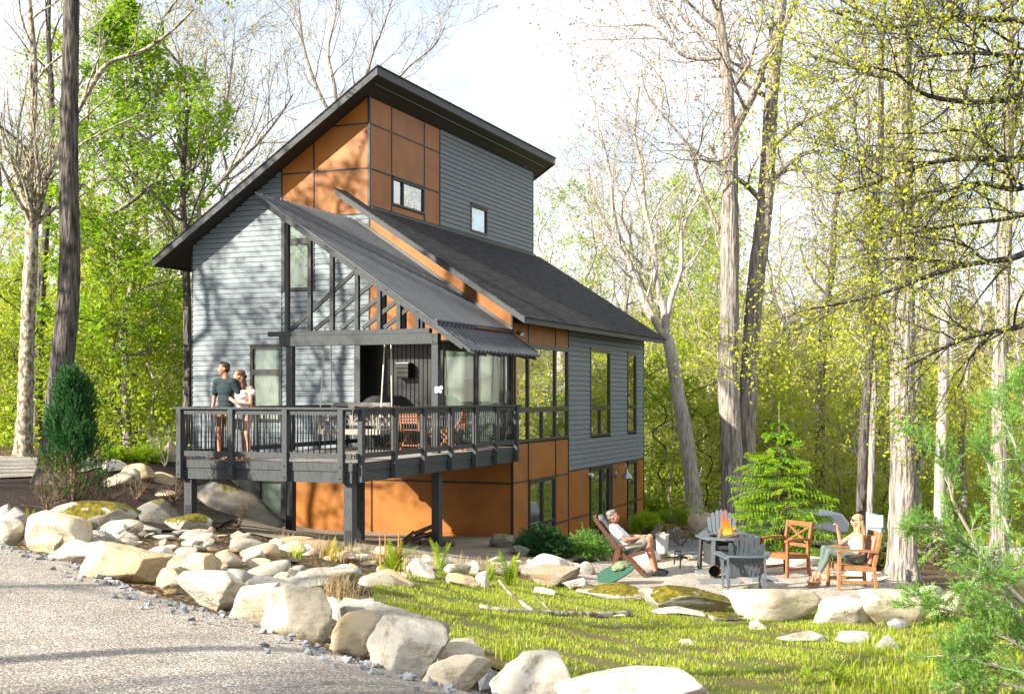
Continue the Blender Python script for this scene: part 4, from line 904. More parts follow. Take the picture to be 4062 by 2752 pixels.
def boulder(x0, y0, x1, y1, m, label, d=None, dep=.75, rot=None, tilt=0, sink=.38, name='boulder', seed=None, cuts=10, z=None, hs=1.0):
    global RK; RK += 1; sd = seed or RK
    xc = (x0 + x1) / 2
    if d is None: p = ground_hit(xc, y1 - 2)
    else: q = at(xc, y1, d); p = Vector((q.x, d, g1(q.x, d) if z is None else z))
    s = p.y / FD; wd = (x1 - x0) * s; D = wd * dep; sl = max(.05, -p.z / p.y)
    h = max(.35 * (y1 - y0) * s, (y1 - y0) * s - sl * D * .75) * hs
    h *= 1.08; ht = h * (1 + sink)
    me = rock_mesh(sd, 5 if p.y < 13 else 4, cuts, scale=(wd * 1.04, D, ht)); me.materials.append(MATS[m])
    o = bpy.data.objects.new(name, me); COL.objects.link(o)
    yy = p.y + D * .42; o.location = (p.x * yy / p.y, yy, max(p.z, g1(p.x, yy) - h * .3) + ht / 2 - h * sink)
    o.rotation_euler = (0, tilt, rot if rot is not None else random.Random(sd).uniform(-.25, .25))
    return tag(o, label, 'boulder')
B_ = boulder
B_(1253, 1480, 1624, 1612, 'rock_white', 'largest whitest boulder of the drive edge, at the front beside the mulch', d=6.75, dep=.7, cuts=13, seed=101)
B_(1110, 1434, 1332, 1564, 'rock_white', 'pale blocky boulder with dark lichen, beside the largest white one', d=7.15, dep=.8, seed=102)
B_(958, 1432, 1120, 1518, 'rock_cream', 'rounded cream boulder between the tilted grey slab and the lichened block', d=7.7, dep=.8, seed=103)
B_(835, 1350, 1012, 1480, 'rock_grey', 'grey slab tilted toward the gravel next to the moss ended boulder', d=8.2, dep=.7, tilt=.25, seed=104)
B_(748, 1340, 868, 1442, 'rock_cream', 'pale upright boulder with a dark mossy left end', d=8.75, seed=105)
B_(598, 1300, 752, 1424, 'rock_cream', 'brownish rounded boulder hanging over the gravel, left of the mossy end one', d=9.2, seed=106, tilt=.12)
B_(520, 1288, 642, 1380, 'rock_cream', 'cream boulder wedged right of the big smooth pale one', d=9.8, seed=107)
B_(392, 1254, 560, 1347, 'rock_white', 'big smooth pale boulder with a slanting top halfway along the drive edge', d=10.3, seed=108, cuts=8)
B_(352, 1258, 412, 1310, 'rock_tan', 'triangular tan boulder at the right end of the long orange one', d=11.2, seed=109)
B_(186, 1216, 385, 1307, 'rock_tan', 'long orange tan boulder with a dark undercut on the drive edge', d=11.6, dep=.6, seed=110, tilt=.1)
B_(404, 1226, 500, 1292, 'rock_tan', 'peaked tan boulder standing above the big smooth pale one', d=12.2, seed=111)
B_(118, 1208, 232, 1257, 'rock_white', 'white boulder with a small cap of moss on its top', d=13.0, seed=112)
B_(64, 1192, 152, 1234, 'rock_tan', 'layered tan block in front of the big grey hump', d=13.7, seed=113)
B_(46, 1156, 202, 1240, 'rock_cream', 'big buff hump shaped boulder near the left edge', d=14.2, seed=114)
B_(-10, 1170, 52, 1224, 'rock_grey', 'grey flat faced boulder cut by the left edge of the view', d=14.4, seed=115)
B_(-8, 1128, 76, 1182, 'rock_grey', 'pointed grey boulder behind the flat faced one at far left', d=16, seed=116)
B_(-10, 1110, 30, 1150, 'rock_grey', 'small dark grey boulder topmost in the far left pile', d=17.5, seed=117)
B_(984, 1346, 1102, 1440, 'rock_cream', 'pale three cornered boulder with a brown moss patch by the lawn', d=8.6, seed=118, cuts=7)
B_(764, 1288, 1018, 1388, 'rock_grey', 'long low grey brown boulder behind the drive edge row', d=9.6, dep=.45, seed=119, tilt=.2)
B_(878, 1344, 946, 1384, 'rock_brown', 'small rounded brown stone between the long grey boulder and the tilted slab', d=9.0, seed=120)
B_(940, 1372, 1012, 1412, 'rock_bluegrey', 'flat bluish grey stone behind the tilted slab', d=8.9, seed=121)
B_(1084, 1398, 1128, 1448, 'rock_bluegrey', 'narrow bluish stone leaning on the three cornered boulder', d=8.4, seed=122)
B_(1112, 1418, 1184, 1452, 'rock_grey', 'flat grey stone at the lawn corner behind the lichened block', d=8.5, seed=123)
B_(80, 1133, 314, 1200, 'rock_moss', 'long low boulder largely covered in brown moss below the cedar', d=17.5, dep=.6, seed=124, tilt=.06)
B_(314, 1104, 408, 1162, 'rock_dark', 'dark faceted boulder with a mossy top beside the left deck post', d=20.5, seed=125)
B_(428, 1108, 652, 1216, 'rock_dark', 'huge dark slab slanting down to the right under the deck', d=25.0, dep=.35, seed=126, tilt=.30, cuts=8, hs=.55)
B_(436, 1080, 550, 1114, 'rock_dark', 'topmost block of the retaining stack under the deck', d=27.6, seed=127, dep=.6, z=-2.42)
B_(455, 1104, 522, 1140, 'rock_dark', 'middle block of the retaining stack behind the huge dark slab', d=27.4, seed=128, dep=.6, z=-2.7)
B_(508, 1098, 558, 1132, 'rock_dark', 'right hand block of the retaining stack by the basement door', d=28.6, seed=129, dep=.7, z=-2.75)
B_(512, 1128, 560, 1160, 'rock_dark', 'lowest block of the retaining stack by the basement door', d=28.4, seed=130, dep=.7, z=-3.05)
B_(228, 1044, 322, 1092, 'rock_cream', 'wide pale boulder at the top of the mulch right of the cedar', d=24.2, seed=131)
B_(278, 1034, 348, 1074, 'rock_tan', 'tan boulder behind the wide pale one on the mulch', d=26, seed=132)
B_(228, 1030, 288, 1060, 'rock_white', 'white rounded boulder behind the wide pale one by the low green shrub', d=27, seed=133)
B_(340, 1042, 404, 1070, 'rock_tan', 'flat cut tan block at the left end of the deck', d=26.5, seed=134, cuts=12)
B_(366, 980, 404, 1034, 'rock_cream', 'tall pale boulder behind the bare white shrub', d=31, seed=135)
B_(345, 1068, 402, 1088, 'rock_tan', 'low tan stone under the flat cut block', d=24.5, seed=136)
B_(368, 1178, 472, 1216, 'rock_moss', 'flat mossy topped stone in front of the left deck post', d=19.6, seed=137)
B_(614, 1262, 768, 1316, 'rock_grey', 'broad grey boulder behind the cream ones in mid slope', d=12.2, seed=138)
B_(655, 1252, 822, 1302, 'rock_grey', 'grey lichened boulder just above the broad grey one', d=13.5, seed=139)
B_(1186, 1281, 1322, 1334, 'rock_brown', 'rusty brown rounded boulder at the lawn edge below the junipers', seed=140)
B_(1178, 1264, 1296, 1322, 'rock_white', 'white boulder directly behind the rusty brown one', d=20.9, seed=141)
B_(1200, 1254, 1304, 1292, 'rock_grey', 'grey domed boulder behind the white and rusty ones', d=22, seed=142)
B_(1012, 1298, 1090, 1332, 'rock_tan', 'low tan boulder at the top of the lawn', seed=143)
B_(918, 1252, 988, 1294, 'rock_white', 'white boulder between the two tallest ferns', d=17.5, seed=144)
B_(1008, 1264, 1068, 1294, 'rock_white', 'white stone right of the slender fern', d=19, seed=145)
B_(1074, 1298, 1108, 1334, 'rock_white', 'small bright egg shaped boulder left of the fern pair', seed=146)
B_(1050, 1284, 1090, 1312, 'rock_grey', 'grey stone behind the small egg shaped one', d=20, seed=147)
B_(1276, 1312, 1348, 1344, 'rock_grey', 'flat pale grey stone below the green leg rest', seed=148)
B_(1300, 1278, 1350, 1310, 'rock_grey', 'grey stone between the rusty boulder and the reclining chair', d=22, seed=149)
B_(1648, 1331, 1858, 1410, 'rock_cream', 'long pale slab holding the patio edge in front of the grey garden chair', dep=.42, seed=150, cuts=12, rot=-.08)
B_(1850, 1353, 1992, 1420, 'rock_white', 'domed pale boulder in the patio edge below the seated woman', dep=.55, seed=151)
B_(1948, 1336, 2128, 1424, 'rock_cream', 'biggest pale boulder of the patio edge in front of the great oak', dep=.55, seed=152)
B_(2098, 1342, 2184, 1404, 'rock_cream', 'last pale boulder at the right end of the patio edge', seed=153)
B_(2070, 1328, 2140, 1358, 'rock_white', 'flat white stone at the foot of the great oak', seed=154)
B_(1478, 1184, 1550, 1222, 'rock_moss', 'grey white boulder with a moss cap by the back corner of the house', d=35, seed=155, z=-4.1)
B_(1562, 1162, 1622, 1214, 'rock_cream', 'tall buff boulder at the foot of the leaning tree', d=37, seed=156, z=-4.2)
B_(1108, 1212, 1178, 1246, 'rock_dark', 'flat dark stone at the house corner by the juniper', seed=157)
B_(1164, 1238, 1204, 1266, 'rock_dark', 'small dark rounded stone below the house corner', seed=158)
B_(1715, 1274, 1870, 1300, 'rock_white', 'low flat pale stone behind the empty wooden chair', d=24, dep=.4, seed=159)
B_(1920, 1300, 2016, 1332, 'rock_white', 'flat sunlit stone behind the front wooden chair', d=21.6, dep=.5, seed=160)
B_(1590, 1256, 1660, 1286, 'rock_grey', 'low grey stone at the back of the fire circle by the path lights', d=24.5, seed=161)
B_(1300, 1246, 1370, 1276, 'rock_grey', 'grey stone behind the reclining chair by the right juniper', d=24.5, seed=162)
B_(1420, 1262, 1500, 1290, 'rock_white', 'pale flat stone behind the reclining man', d=24.3, seed=163)
B_(1480, 1170, 1525, 1196, 'rock_grey', 'distant grey boulder in the brush behind the house corner', d=44, seed=164, z=-4.5)
# mossy bedrock shelf in the lawn
for a in ((1296, 1318, 1480, 1362, 'rock_moss', 'mossy bedrock shelf between the lawn and the reclining chair', 165), (1450, 1322, 1665, 1392, 'rock_moss', 'gravelly moss covered bedrock hump in front of the fire table', 166),
          (1480, 1376, 1600, 1400, 'rock_white', 'flat white ledge poking out of the grass below the mossy hump', 167), (1610, 1388, 1690, 1412, 'rock_moss', 'small pale stone with a mossy foot below the long slab', 168), (1345, 1390, 1420, 1404, 'rock_white', 'thin white stone lying in the lawn near the fallen branch', 169),
          (1698, 1408, 1740, 1432, 'rock_white', 'small white stone in the grass below the domed boulder', 170), (1760, 1430, 1870, 1462, 'rock_grey', 'flat grey stone in the rough grass at right', 171), (1895, 1432, 1975, 1462, 'rock_grey', 'angular grey stone in the rough grass below the biggest patio boulder', 172),
          (1985, 1440, 2040, 1478, 'rock_grey', 'grey stone near the juniper sprays at lower right', 173), (2010, 1405, 2060, 1428, 'rock_bluegrey', 'small bluish stone below the patio edge at right', 174), (1210, 1332, 1260, 1350, 'rock_white', 'thin pale stone half buried in the lawn top', 175), (1540, 1450, 1580, 1466, 'rock_white', 'smallest white stone alone in mid lawn', 176)):
    B_(*a[:4], a[4], a[5], seed=a[6], dep=.6, cuts=8)
# rubble between the boulders, copied from a few stones
rub = []
for k, m in enumerate(('rock_white', 'rock_cream', 'rock_grey', 'rock_tan', 'rock_white', 'rock_brown', 'rock_grey', 'rock_cream')):
    me = rock_mesh(300 + k, 3, 9); me.materials.append(MATS[m]); rub.append(me)
def rubble(n, poly, smin, smax, label, group, seed, name='stone', flat=.6, meshes=None):
    rg = random.Random(seed); P = np.array(poly); k = 0; tries = 0; got = []
    while k < n and tries < n * 40:
        tries += 1
        x = rg.uniform(P[:, 0].min(), P[:, 0].max()); y = rg.uniform(P[:, 1].min(), P[:, 1].max())
        if not inpoly(np.array([x]), np.array([y]), poly)[0]: continue
        s = smin + (smax - smin) * rg.random() ** 2
        if any((x - a) ** 2 + (y - b) ** 2 < (.36 * (s + c)) ** 2 for a, b, c in got): continue
        got.append((x, y, s)); k += 1
        o = bpy.data.objects.new(name, rg.choice(meshes or rub)); COL.objects.link(o)
        h = s * rg.uniform(.32, .6) * flat / .6; o.scale = (s * rg.uniform(.9, 1.5), s * rg.uniform(.7, 1.1), h); o.location = (x, y, g1(x, y) + h * .12)
        o.rotation_euler = (rg.uniform(-.3, .3), rg.uniform(-.3, .3), rg.uniform(0, 6.28)); tag(o, label, 'stone', group)
rubble(100, [(-6.6, 15.2), (-5.4, 18.2), (-5.2, 21.0), (-3.2, 19.8), (-1.7, 18.9), (-1.4, 16), (-1.5, 13.5), (-1.3, 10.9), (-2.6, 11.6), (-4.4, 14.0)], .16, .62, 'pale loose stone in the rubble slope between the drive boulders and the deck', 'stones of the rubble slope', 1)
rubble(50, [(-2.2, 19.2), (-.9, 20.2), (.3, 21.2), (1.0, 21.4), (1.3, 22.8), (.7, 23.8), (-.8, 21.6), (-2.6, 20.6)], .12, .42, 'loose stone in the rocky strip between lawn and deck gravel', 'stones of the strip above the lawn', 2)
rubble(26, [(3.2, 17.6), (6.4, 16.8), (8, 17.5), (6.8, 18.6), (4.8, 18.5), (3.0, 18.9)], .08, .3, 'small stone in the rough grass below the patio edge', 'stones below the patio edge', 3)
rubble(26, [(1.0, 24.4), (3.0, 25.2), (5.5, 24.9), (6.9, 23.6), (7.2, 24.6), (5.5, 26), (2.4, 26.4), (.8, 25.6)], .15, .45, 'low stone ringing the back of the fire circle', 'stones behind the fire circle', 4)
# crushed blue grey stone along the boulder feet
def crushed():
    rg = np.random.default_rng(9); line = np.array(DRIVE[1:12]); seg = np.linalg.norm(np.diff(line, axis=0), axis=1); c = np.concatenate([[0], np.cumsum(seg)])
    mb = MB(); n = 420
    for k in range(n):
        t = rg.uniform(0, c[-1]); p = np.array([np.interp(t, c, line[:, 0]), np.interp(t, c, line[:, 1])]); i = min(np.searchsorted(c, t), len(line) - 1); d = line[i] - line[i - 1]; nn = np.array((-d[1], d[0])) / np.linalg.norm(d)
        p = p + nn * abs(rg.normal(0, .22)) ; s = rg.uniform(.018, .055)
        v = rg.normal(0, 1, (7, 3)); v /= np.linalg.norm(v, axis=1)[:, None]; v *= s * rg.uniform(.6, 1.1, (7, 1)) * (1, 1, .7)
        v = v + (p[0], p[1], g1(p[0], p[1]) + s * .35)
        bm = bmesh.new(); vs = [bm.verts.new(q) for q in v]; r = bmesh.ops.convex_hull(bm, input=vs)
        bm.verts.index_update(); V = [q.co[:] for q in bm.verts]; F = [[q.index for q in f.verts] for f in bm.faces]; bm.free(); mb.add(V, F)
    tag(mb.build('crushed_stone', 'rock_bluegrey'), 'loose blue grey crushed stone along the feet of the drive boulders', 'gravel', None, 'stuff')
crushed()
# ---------------------------------------------------------------- grass and plants
def grassmat(n, c, isl): return mat(n, c, .6, island=isl, trans=.45, spec=.2)
grassmat('grass_blade', (.22, .36, .012), [(.36, .46, .025), (.44, .48, .05), (.26, .36, .02), (.58, .52, .20), (.22, .32, .015)])
grassmat('dry_blade', (.42, .30, .14), [(.55, .44, .25), (.36, .24, .11)])
def blades(mb, X, Y, H, rng, wd=.006, lean=.5):
    n = len(X); Z = gz(X, Y); th = rng.uniform(0, 2 * np.pi, n); D = np.stack([np.cos(th), np.sin(th), np.zeros(n)], 1); S = np.stack([-np.sin(th), np.cos(th), np.zeros(n)], 1)
    l = np.abs(rng.normal(0, lean, n))[:, None]; w_ = (wd * rng.uniform(.7, 1.5, n))[:, None]; P = np.stack([X, Y, Z - .01], 1); H = np.asarray(H)[:, None]; up = np.array((0, 0, 1.))
    m = P + up * H * .6 + D * H * l * .3; t = P + up * H + D * H * l
    V = np.stack([P - S * w_, P + S * w_, m + S * w_ * .8, m - S * w_ * .8, t, t + S * w_ * .2], 1).reshape(-1, 3); o = np.arange(n)[:, None] * 6
    mb.addq(V, np.concatenate([o + [0, 1, 2, 3], o + [3, 2, 5, 4]], 0))
def grass_field(name, poly, n, h, seed, m, label, wd=.006, patch=0, dens=None):
    rng = np.random.default_rng(seed); P = smoothpoly(poly); x0, y0 = P.min(0); x1, y1 = P.max(0); X = rng.uniform(x0, x1, n * 3); Y = rng.uniform(y0, y1, n * 3)
    k = inpoly(X, Y, P); X, Y = X[k], Y[k]
    f = np.sin(X * 3.1 + np.sin(Y * 2.3) * 1.4) * np.sin(Y * 2.7 + np.sin(X * 1.9)) + .5 * np.sin(X * 8.3 + Y * 5.1)
    keep = rng.random(len(X)) < np.clip(.75 + patch * f, .05, 1); X, Y, f = X[keep][:n], Y[keep][:n], f[keep][:n]
    H = h * rng.uniform(.5, 1.3, len(X)) * (1 + .35 * np.clip(f, -1, 1)); mb = MB(); blades(mb, X, Y, H, rng, wd)
    tag(mb.build(name, m), label, 'grass', None, 'stuff')
grass_field('grass', LAWN, 95000, .045, 1, 'grass_blade', 'short bright green lawn grass', .0042, .75)
grass_field('rough_grass', [(2.2, 9.2), (4, 9.0), (6, 9.4), (9, 11), (9.5, 17), (7.5, 18.3), (5.2, 17.6), (4, 14), (3.0, 11)], 8000, .10, 2, 'grass_blade', 'longer rough grass and weeds at the right side of the lawn', .006, .8)
grass_field('dry_grass', [(-1.9, 18.6), (-.5, 20.2), (.6, 21.4), (.6, 22.4), (-1, 21.4), (-3.2, 20.4), (-4.2, 20.6), (-2.6, 17)], 1500, .16, 3, 'dry_blade', 'sparse dry straw coloured grass between the stones', .004, .3)
grass_field('verge_grass', [(9.4, 33.6), (12.6, 31.4), (17, 29.7), (24, 27.7), (24, 26.4), (16, 28.6), (12, 30.2), (8.9, 32.6)], 9000, .14, 4, 'grass_blade', 'mown grass verge along the near side of the road', .012, .2)
grass_field('verge_grass', [(9.6, 38.6), (13.2, 37.2), (17.2, 35), (26, 33), (30, 40), (20, 44), (10, 44)], 16000, .14, 5, 'grass_blade', 'mown grass beyond the far side of the road', .016, .2)
def tuft(x, y, n, h, seed, m, label, name='grass_tuft', group=None, spread=.08, lean=.5, wd=.005):
    rng = np.random.default_rng(seed); mb = MB(); X = x + rng.normal(0, spread, n); Y = y + rng.normal(0, spread, n); blades(mb, X, Y, h * rng.uniform(.5, 1.2, n), rng, wd, lean)
    return tag(mb.build(name, m), label, 'grass tuft', group)
p = ground_hit(735, 1385, 8, 14); tuft(p.x, p.y + .9, 130, .34, 3, 'dry_blade', 'tuft of dry straw coloured grass among the drive boulders', spread=.10, lean=.9, wd=.004)
for i, (x, y, h) in enumerate(((1690, 1392, .38), (1150, 1500, .25), (905, 1300, .22), (1985, 1395, .3), (1580, 1385, .18), (670, 1265, .2))):
    p = ground_hit(x, y); tuft(p.x, p.y, 40, h, 20 + i, 'grass_blade', ('tall green grass tuft beside the long patio slab', 'green grass tuft behind the lichened block', 'green tuft at the foot of the tallest fern', 'green tuft in front of the biggest patio boulder', 'low grass tuft on the mossy hump', 'thin grass tuft in the mid slope rubble')[i], spread=.05)
leafmat('fern_green', (.18, .30, .012), [(.28, .40, .02), (.36, .44, .03), (.22, .34, .015)], .45)
leafmat('fern_yellow', (.42, .40, .02), [(.52, .44, .03), (.44, .34, .02)], .45)
mat('fern_spore', (.45, .20, .04), .7)
def frond(mb, p, az, L, bend, rng, pin=.16):
    n = 16; d = np.array((math.cos(az), math.sin(az), 0)); t = np.linspace(0, 1, n); r = L * bend * t ** 1.8; z = L * (t - .35 * bend * t ** 2.2)
    C = p + d * r[:, None] + np.array((0, 0, 1.)) * z[:, None]; s = np.array((-d[1], d[0], 0))
    mb.tube(C, np.linspace(.006, .002, n), 4, cap=False)
    for i in range(3, n):
        l = pin * L * math.sin(math.pi * min(1, .12 + .9 * (i / n))) ** .8; up = unit(C[i] - C[i - 1])
        for sg in (-1, 1):
            q = C[i]; T = unit(s * sg + up * .55 + d * .1) * l; W = up * (L / n) * .42
            mb.addq([q - W * .6, q + W, q + T + W * .2, q + T - W * .2], [[0, 1, 2, 3]])
def fern(px, py, hpx, n, label, m='fern_green', spores=0, seed=0, bend=.5, d=None):
    rng = np.random.default_rng(seed); g = ground_hit(px, py) if d is None else Vector((at(px, py, d).x, d, g1(at(px, py, d).x, d))); L = hpx / FD * g.y
    root = empty('fern', g, 0, label, 'fern', 'ferns beside the rocks')
    mb = MB()
    for k in range(n): frond(mb, rng.normal(0, .05, 3) * (1, 1, 0), rng.uniform(0, 6.28), L * rng.uniform(.6, 1.08), bend * rng.uniform(.4, 1.3), rng)
    mb.build('fronds', m, root)
    if spores:
        s = MB()
        for k in range(spores):
            x, y = rng.normal(0, .07, 2); h = L * rng.uniform(.85, 1.2); s.tube([(x, y, 0), (x * 1.1, y, h * .5), (x * 1.15, y, h)], [.006, .016, .006], 5)
        s.build('spore_stalks', 'fern_spore', root)
fern(893, 1312, 98, 16, 'largest fern, with rusty spore stalks, right of the front deck post', spores=5, seed=1)
fern(1000, 1302, 88, 6, 'slender upright fern beside the front right post', seed=2, bend=.3)
fern(762, 1272, 62, 7, 'yellowing thin fern at the foot of the corner deck post', 'fern_yellow', seed=3, bend=.4)
fern(1155, 1330, 82, 13, 'full yellow green fern, right of the pair by the rusty boulder', seed=4, bend=.35)
fern(1115, 1326, 62, 9, 'shorter fern, left of the pair by the small egg shaped boulder', seed=5, bend=.4)
fern(1905, 1560, 75, 16, 'broad feathery fern at the front of the lawn by the right mulch', seed=6, bend=.8)
fern(1840, 1555, 60, 10, 'smaller feathery fern left of the broad one at the lawn front', seed=7, bend=.8)
fern(80, 1140, 45, 5, 'thin yellow shoots at the left end of the mossy boulder', 'fern_yellow', seed=8, bend=.1, d=17)
# evergreens
leafmat('cedar_needle', (.018, .075, .022), [(.03, .11, .03), (.05, .15, .03), (.025, .09, .03)], .25)
leafmat('cedar_low', (.09, .13, .02), [(.16, .09, .04), (.06, .14, .02), (.12, .17, .025)], .25)
leafmat('spruce_needle', (.07, .19, .014), [(.12, .27, .018), (.09, .22, .016)], .35)
leafmat('spruce_tip', (.30, .48, .02), [(.42, .56, .03), (.34, .52, .025)], .45)
leafmat('juniper_needle', (.12, .28, .06), [(.22, .42, .08), (.32, .50, .10), (.16, .34, .06)], .4)
mat('twig_brown', (.12, .075, .05), .9, (.20, .14, .10), 8)
mat('twig_pale', (.45, .40, .34), .9, (.36, .31, .26), 8)
def spray(mb, P, D, L, n, rng, wd, droop=0., side=.5):
    """needle sprays: along each axis n thin pairs"""
    P = np.asarray(P); D = np.asarray(D); m = len(P)
    t = np.tile(np.linspace(.08, 1, n), (m, 1)); base = P[:, None] + D[:, None] * (t * L)[..., None] + np.array((0, 0, -1.)) * (droop * L * t ** 2)[..., None]
    for sg in (-1, 1):
        r = rng.normal(0, 1, (m, n, 3)); s = np.cross(D[:, None], r); s /= np.linalg.norm(s, axis=2)[..., None] + 1e-6
        T = (D[:, None] * .75 + s * side) ; T /= np.linalg.norm(T, axis=2)[..., None]; l = L * .30 * rng.uniform(.6, 1.2, (m, n, 1)) * (1.15 - .6 * t[..., None]); W = np.cross(T, r); W /= np.linalg.norm(W, axis=2)[..., None] + 1e-6
        a = base; b = base + T * l; V = np.stack([a - W * wd * .5, a + W * wd * .5, b + W * wd * .35, b - W * wd * .35], 2).reshape(-1, 3)
        mb.addq(V, np.arange(len(V)).reshape(-1, 4))
def cedar():
    rng = np.random.default_rng(4); g = Vector((at(165, 1150, 20.6).x, 20.6, 0)); g.z = g1(g.x, g.y) - .05; H = 315 / FD * 20.6
    root = empty('cedar', g, 0, 'dark green pointed cedar with bare brown lower twigs beside the gravel drive', 'cedar')
    st = MB(); st.tube([(0, 0, 0), (.02, 0, H * .5), (0, 0, H * .93)], [.06, .04, .01], 7, cap=False); fo = MB(); lo = MB(); tw = MB()
    for k in range(250):
        f = rng.random() ** .8; z = H * (.10 + .84 * f); az = rng.uniform(0, 6.28); lob = 1 + .42 * math.sin(3 * az + 7 * f) + .25 * math.sin(5 * az - 9 * f)
        q = (z / H); prof = (.52 * (1 - q) ** .8 + .05) if q > .35 else .50 + .05 * (q / .35)
        Rr = prof * lob * rng.uniform(.55, 1.02); tip = np.array((math.cos(az) * Rr, math.sin(az) * Rr, z + .10)); b = np.array((0, 0, z - .25 * Rr - .1)); D = unit(tip - b)
        tw.tube([b, (b + tip) / 2 + (0, 0, -.03), tip], [.009, .006, .003], 3, cap=False)
        n = 20 if q > .30 else 7; tgt = fo if q > .36 or rng.random() < .3 else lo
        P = tip + rng.normal(0, .065, (n, 3)) * (1, 1, 1.3); DD = np.tile(D * .5 + (0, 0, .75), (n, 1)) + rng.normal(0, .35, (n, 3)); DD /= np.linalg.norm(DD, axis=1)[:, None]
        spray(tgt, P, DD, .13, 7, rng, .011)
    for k in range(90):
        az = rng.uniform(0, 6.28); r = rng.uniform(.2, .62); tw.tube([(0, 0, .12), (math.cos(az) * r * .6, math.sin(az) * r * .6, .3), (math.cos(az) * r, math.sin(az) * r, rng.uniform(.35, .85))], [.008, .005, .002], 3, cap=False)
    st.build('trunk', 'twig_brown', root); tw.build('twigs', 'twig_brown', root); fo.build('crown', 'cedar_needle', root); lo.build('lower_foliage', 'cedar_low', root)
cedar()
def spruce():
    rng = np.random.default_rng(6); g = Vector((at(1768, 1250, 27).x, 27, 0)); g.z = g1(g.x, g.y) - .05; H = (1250 - 915) / FD * 27 + .1
    root = empty('spruce', g, 0, 'young spruce with bright new tips behind the empty wooden chair', 'spruce')
    st = MB(); st.tube([(0, 0, 0), (.02, 0, H * .5), (0, 0, H)], [.06, .035, .008], 7, cap=False); fo = MB(); tip = MB(); tw = MB()
    for w_ in range(15):
        q = w_ / 14; z = H * (.05 + .83 * q); nb = 8 if q < .75 else 5; R0 = (1.62 * (1 - q) ** .75 + .05)
        for j in range(nb):
            az = j * 6.283 / nb + w_ * 1.1 + rng.normal(0, .15); L = R0 * rng.uniform(.62, 1.15); zo = rng.normal(0, .08); dr = rng.uniform(.75, 1.5); n = 12; t = np.linspace(0, 1, n); d = np.array((math.cos(az), math.sin(az), 0)); s = np.array((-d[1], d[0], 0))
            C = np.array((0, 0, max(.1, z + zo))) + d * (t * L)[:, None] + s * (.10 * L * np.sin(2.5 * t + zo * 30))[:, None] + np.array((0, 0, 1.)) * (L * (.30 * t - .36 * dr * t ** 2 + .12 * t ** 3))[:, None]
            tw.tube(C, np.linspace(.014, .004, n), 4, cap=False)
            for i in range(2, n):
                l2 = (.44 * L * (1.05 - t[i]) + .12) * .8
                for sg in (-1, 1):
                    D = unit(d * .62 + s * sg * .75 + (0, 0, -.14)); m = max(2, int(l2 / .11))
                    P = np.array([C[i] + D * l2 * (k / m) for k in range(m)]); DD = np.array([unit(D + (0, 0, -.25 * k / m)) for k in range(m)])
                    spray(fo, P, DD, .13, 9, rng, .010, .25, .9); e = C[i] + D * l2; spray(tip, np.array([e]), np.array([unit(D + (0, 0, -.75))]), .10, 9, rng, .011, .3, .8)
                    if m > 2: spray(tip, np.array([C[i] + D * l2 * .5]), np.array([unit(D * .6 + (0, 0, -.9))]), .085, 8, rng, .011, .2, .8)
            spray(tip, C[-1:], np.array([unit(d + (0, 0, -.2))]), .12, 9, rng, .011)
    spray(tip, np.array([(0, 0, H - .05), (0, 0, H - .3), (0, 0, H - .5)]), np.array([(0, 0, 1.)] * 3), .22, 12, rng, .01)
    st.build('trunk', 'twig_brown', root); tw.build('branches', 'twig_brown', root); fo.build('crown', 'spruce_needle', root); tip.build('new_tips', 'spruce_tip', root)
spruce()
def low_shrub(x0, y0, x1, y1, label, m, seed, d=None, n=120, L=.16, name='shrub', cat='shrub', up=.3, wd=.012, npair=7):
    rng = np.random.default_rng(seed); xc = (x0 + x1) / 2; g = ground_hit(xc, y1) if d is None else Vector((at(xc, 900, d).x, d, 0)); g.z = g1(g.x, g.y); s = g.y / FD; W = (x1 - x0) * s / 2; H = (y1 - y0) * s
    root = empty(name, g, 0, label, cat); fo = MB(); tw = MB()
    for k in range(n):
        az = rng.uniform(0, 6.28); r = W * rng.random() ** .6; z = H * rng.uniform(.25, 1) * (1.05 - .5 * (r / W) ** 2); tip = np.array((math.cos(az) * r, math.sin(az) * r * .8, z)); D = unit(np.array((math.cos(az), math.sin(az), up)) + rng.normal(0, .3, 3))
        tw.tube([(0, 0, 0), tip * (.5, .5, .4), tip], [.008, .005, .002], 3, cap=False); P = tip + rng.normal(0, .05, (9, 3)); DD = np.tile(D, (9, 1)) + rng.normal(0, .45, (9, 3)); DD /= np.linalg.norm(DD, axis=1)[:, None]; spray(fo, P, DD, L, npair, rng, wd)
    tw.build('twigs', 'twig_brown', root); fo.build('foliage', m, root)
low_shrub(1180, 1204, 1284, 1262, 'spreading dark juniper, left of two at the house corner', 'cedar_needle', 1, n=170, name='juniper')
low_shrub(1284, 1216, 1372, 1268, 'spreading green juniper, right of two below the glass door', 'juniper_needle', 2, n=150, name='juniper')
low_shrub(1436, 1180, 1496, 1222, 'light green bush at the far right corner of the house', 'spruce_tip', 3, d=36.5, n=110)
low_shrub(302, 1020, 368, 1044, 'flat bright green shrub left of the deck, nearer the bare white shrub', 'spruce_tip', 4, d=30.5, n=120)
low_shrub(236, 1026, 282, 1048, 'flat bright green shrub behind the white boulder on the mulch', 'spruce_tip', 5, d=30, n=90)
low_shrub(1495, 1150, 1560, 1190, 'yellow green brush behind the mossy capped boulder', 'fern_green', 6, d=41, n=110)
low_shrub(1960, 1240, 2020, 1310, 'reddish green bush between the grey meter box and the great oak', 'cedar_low', 7, d=23.5, n=100, L=.12)
low_shrub(1450, 1120, 1520, 1180, 'bushy green weeds at the back corner of the house', 'fern_green', 8, d=43, n=110)
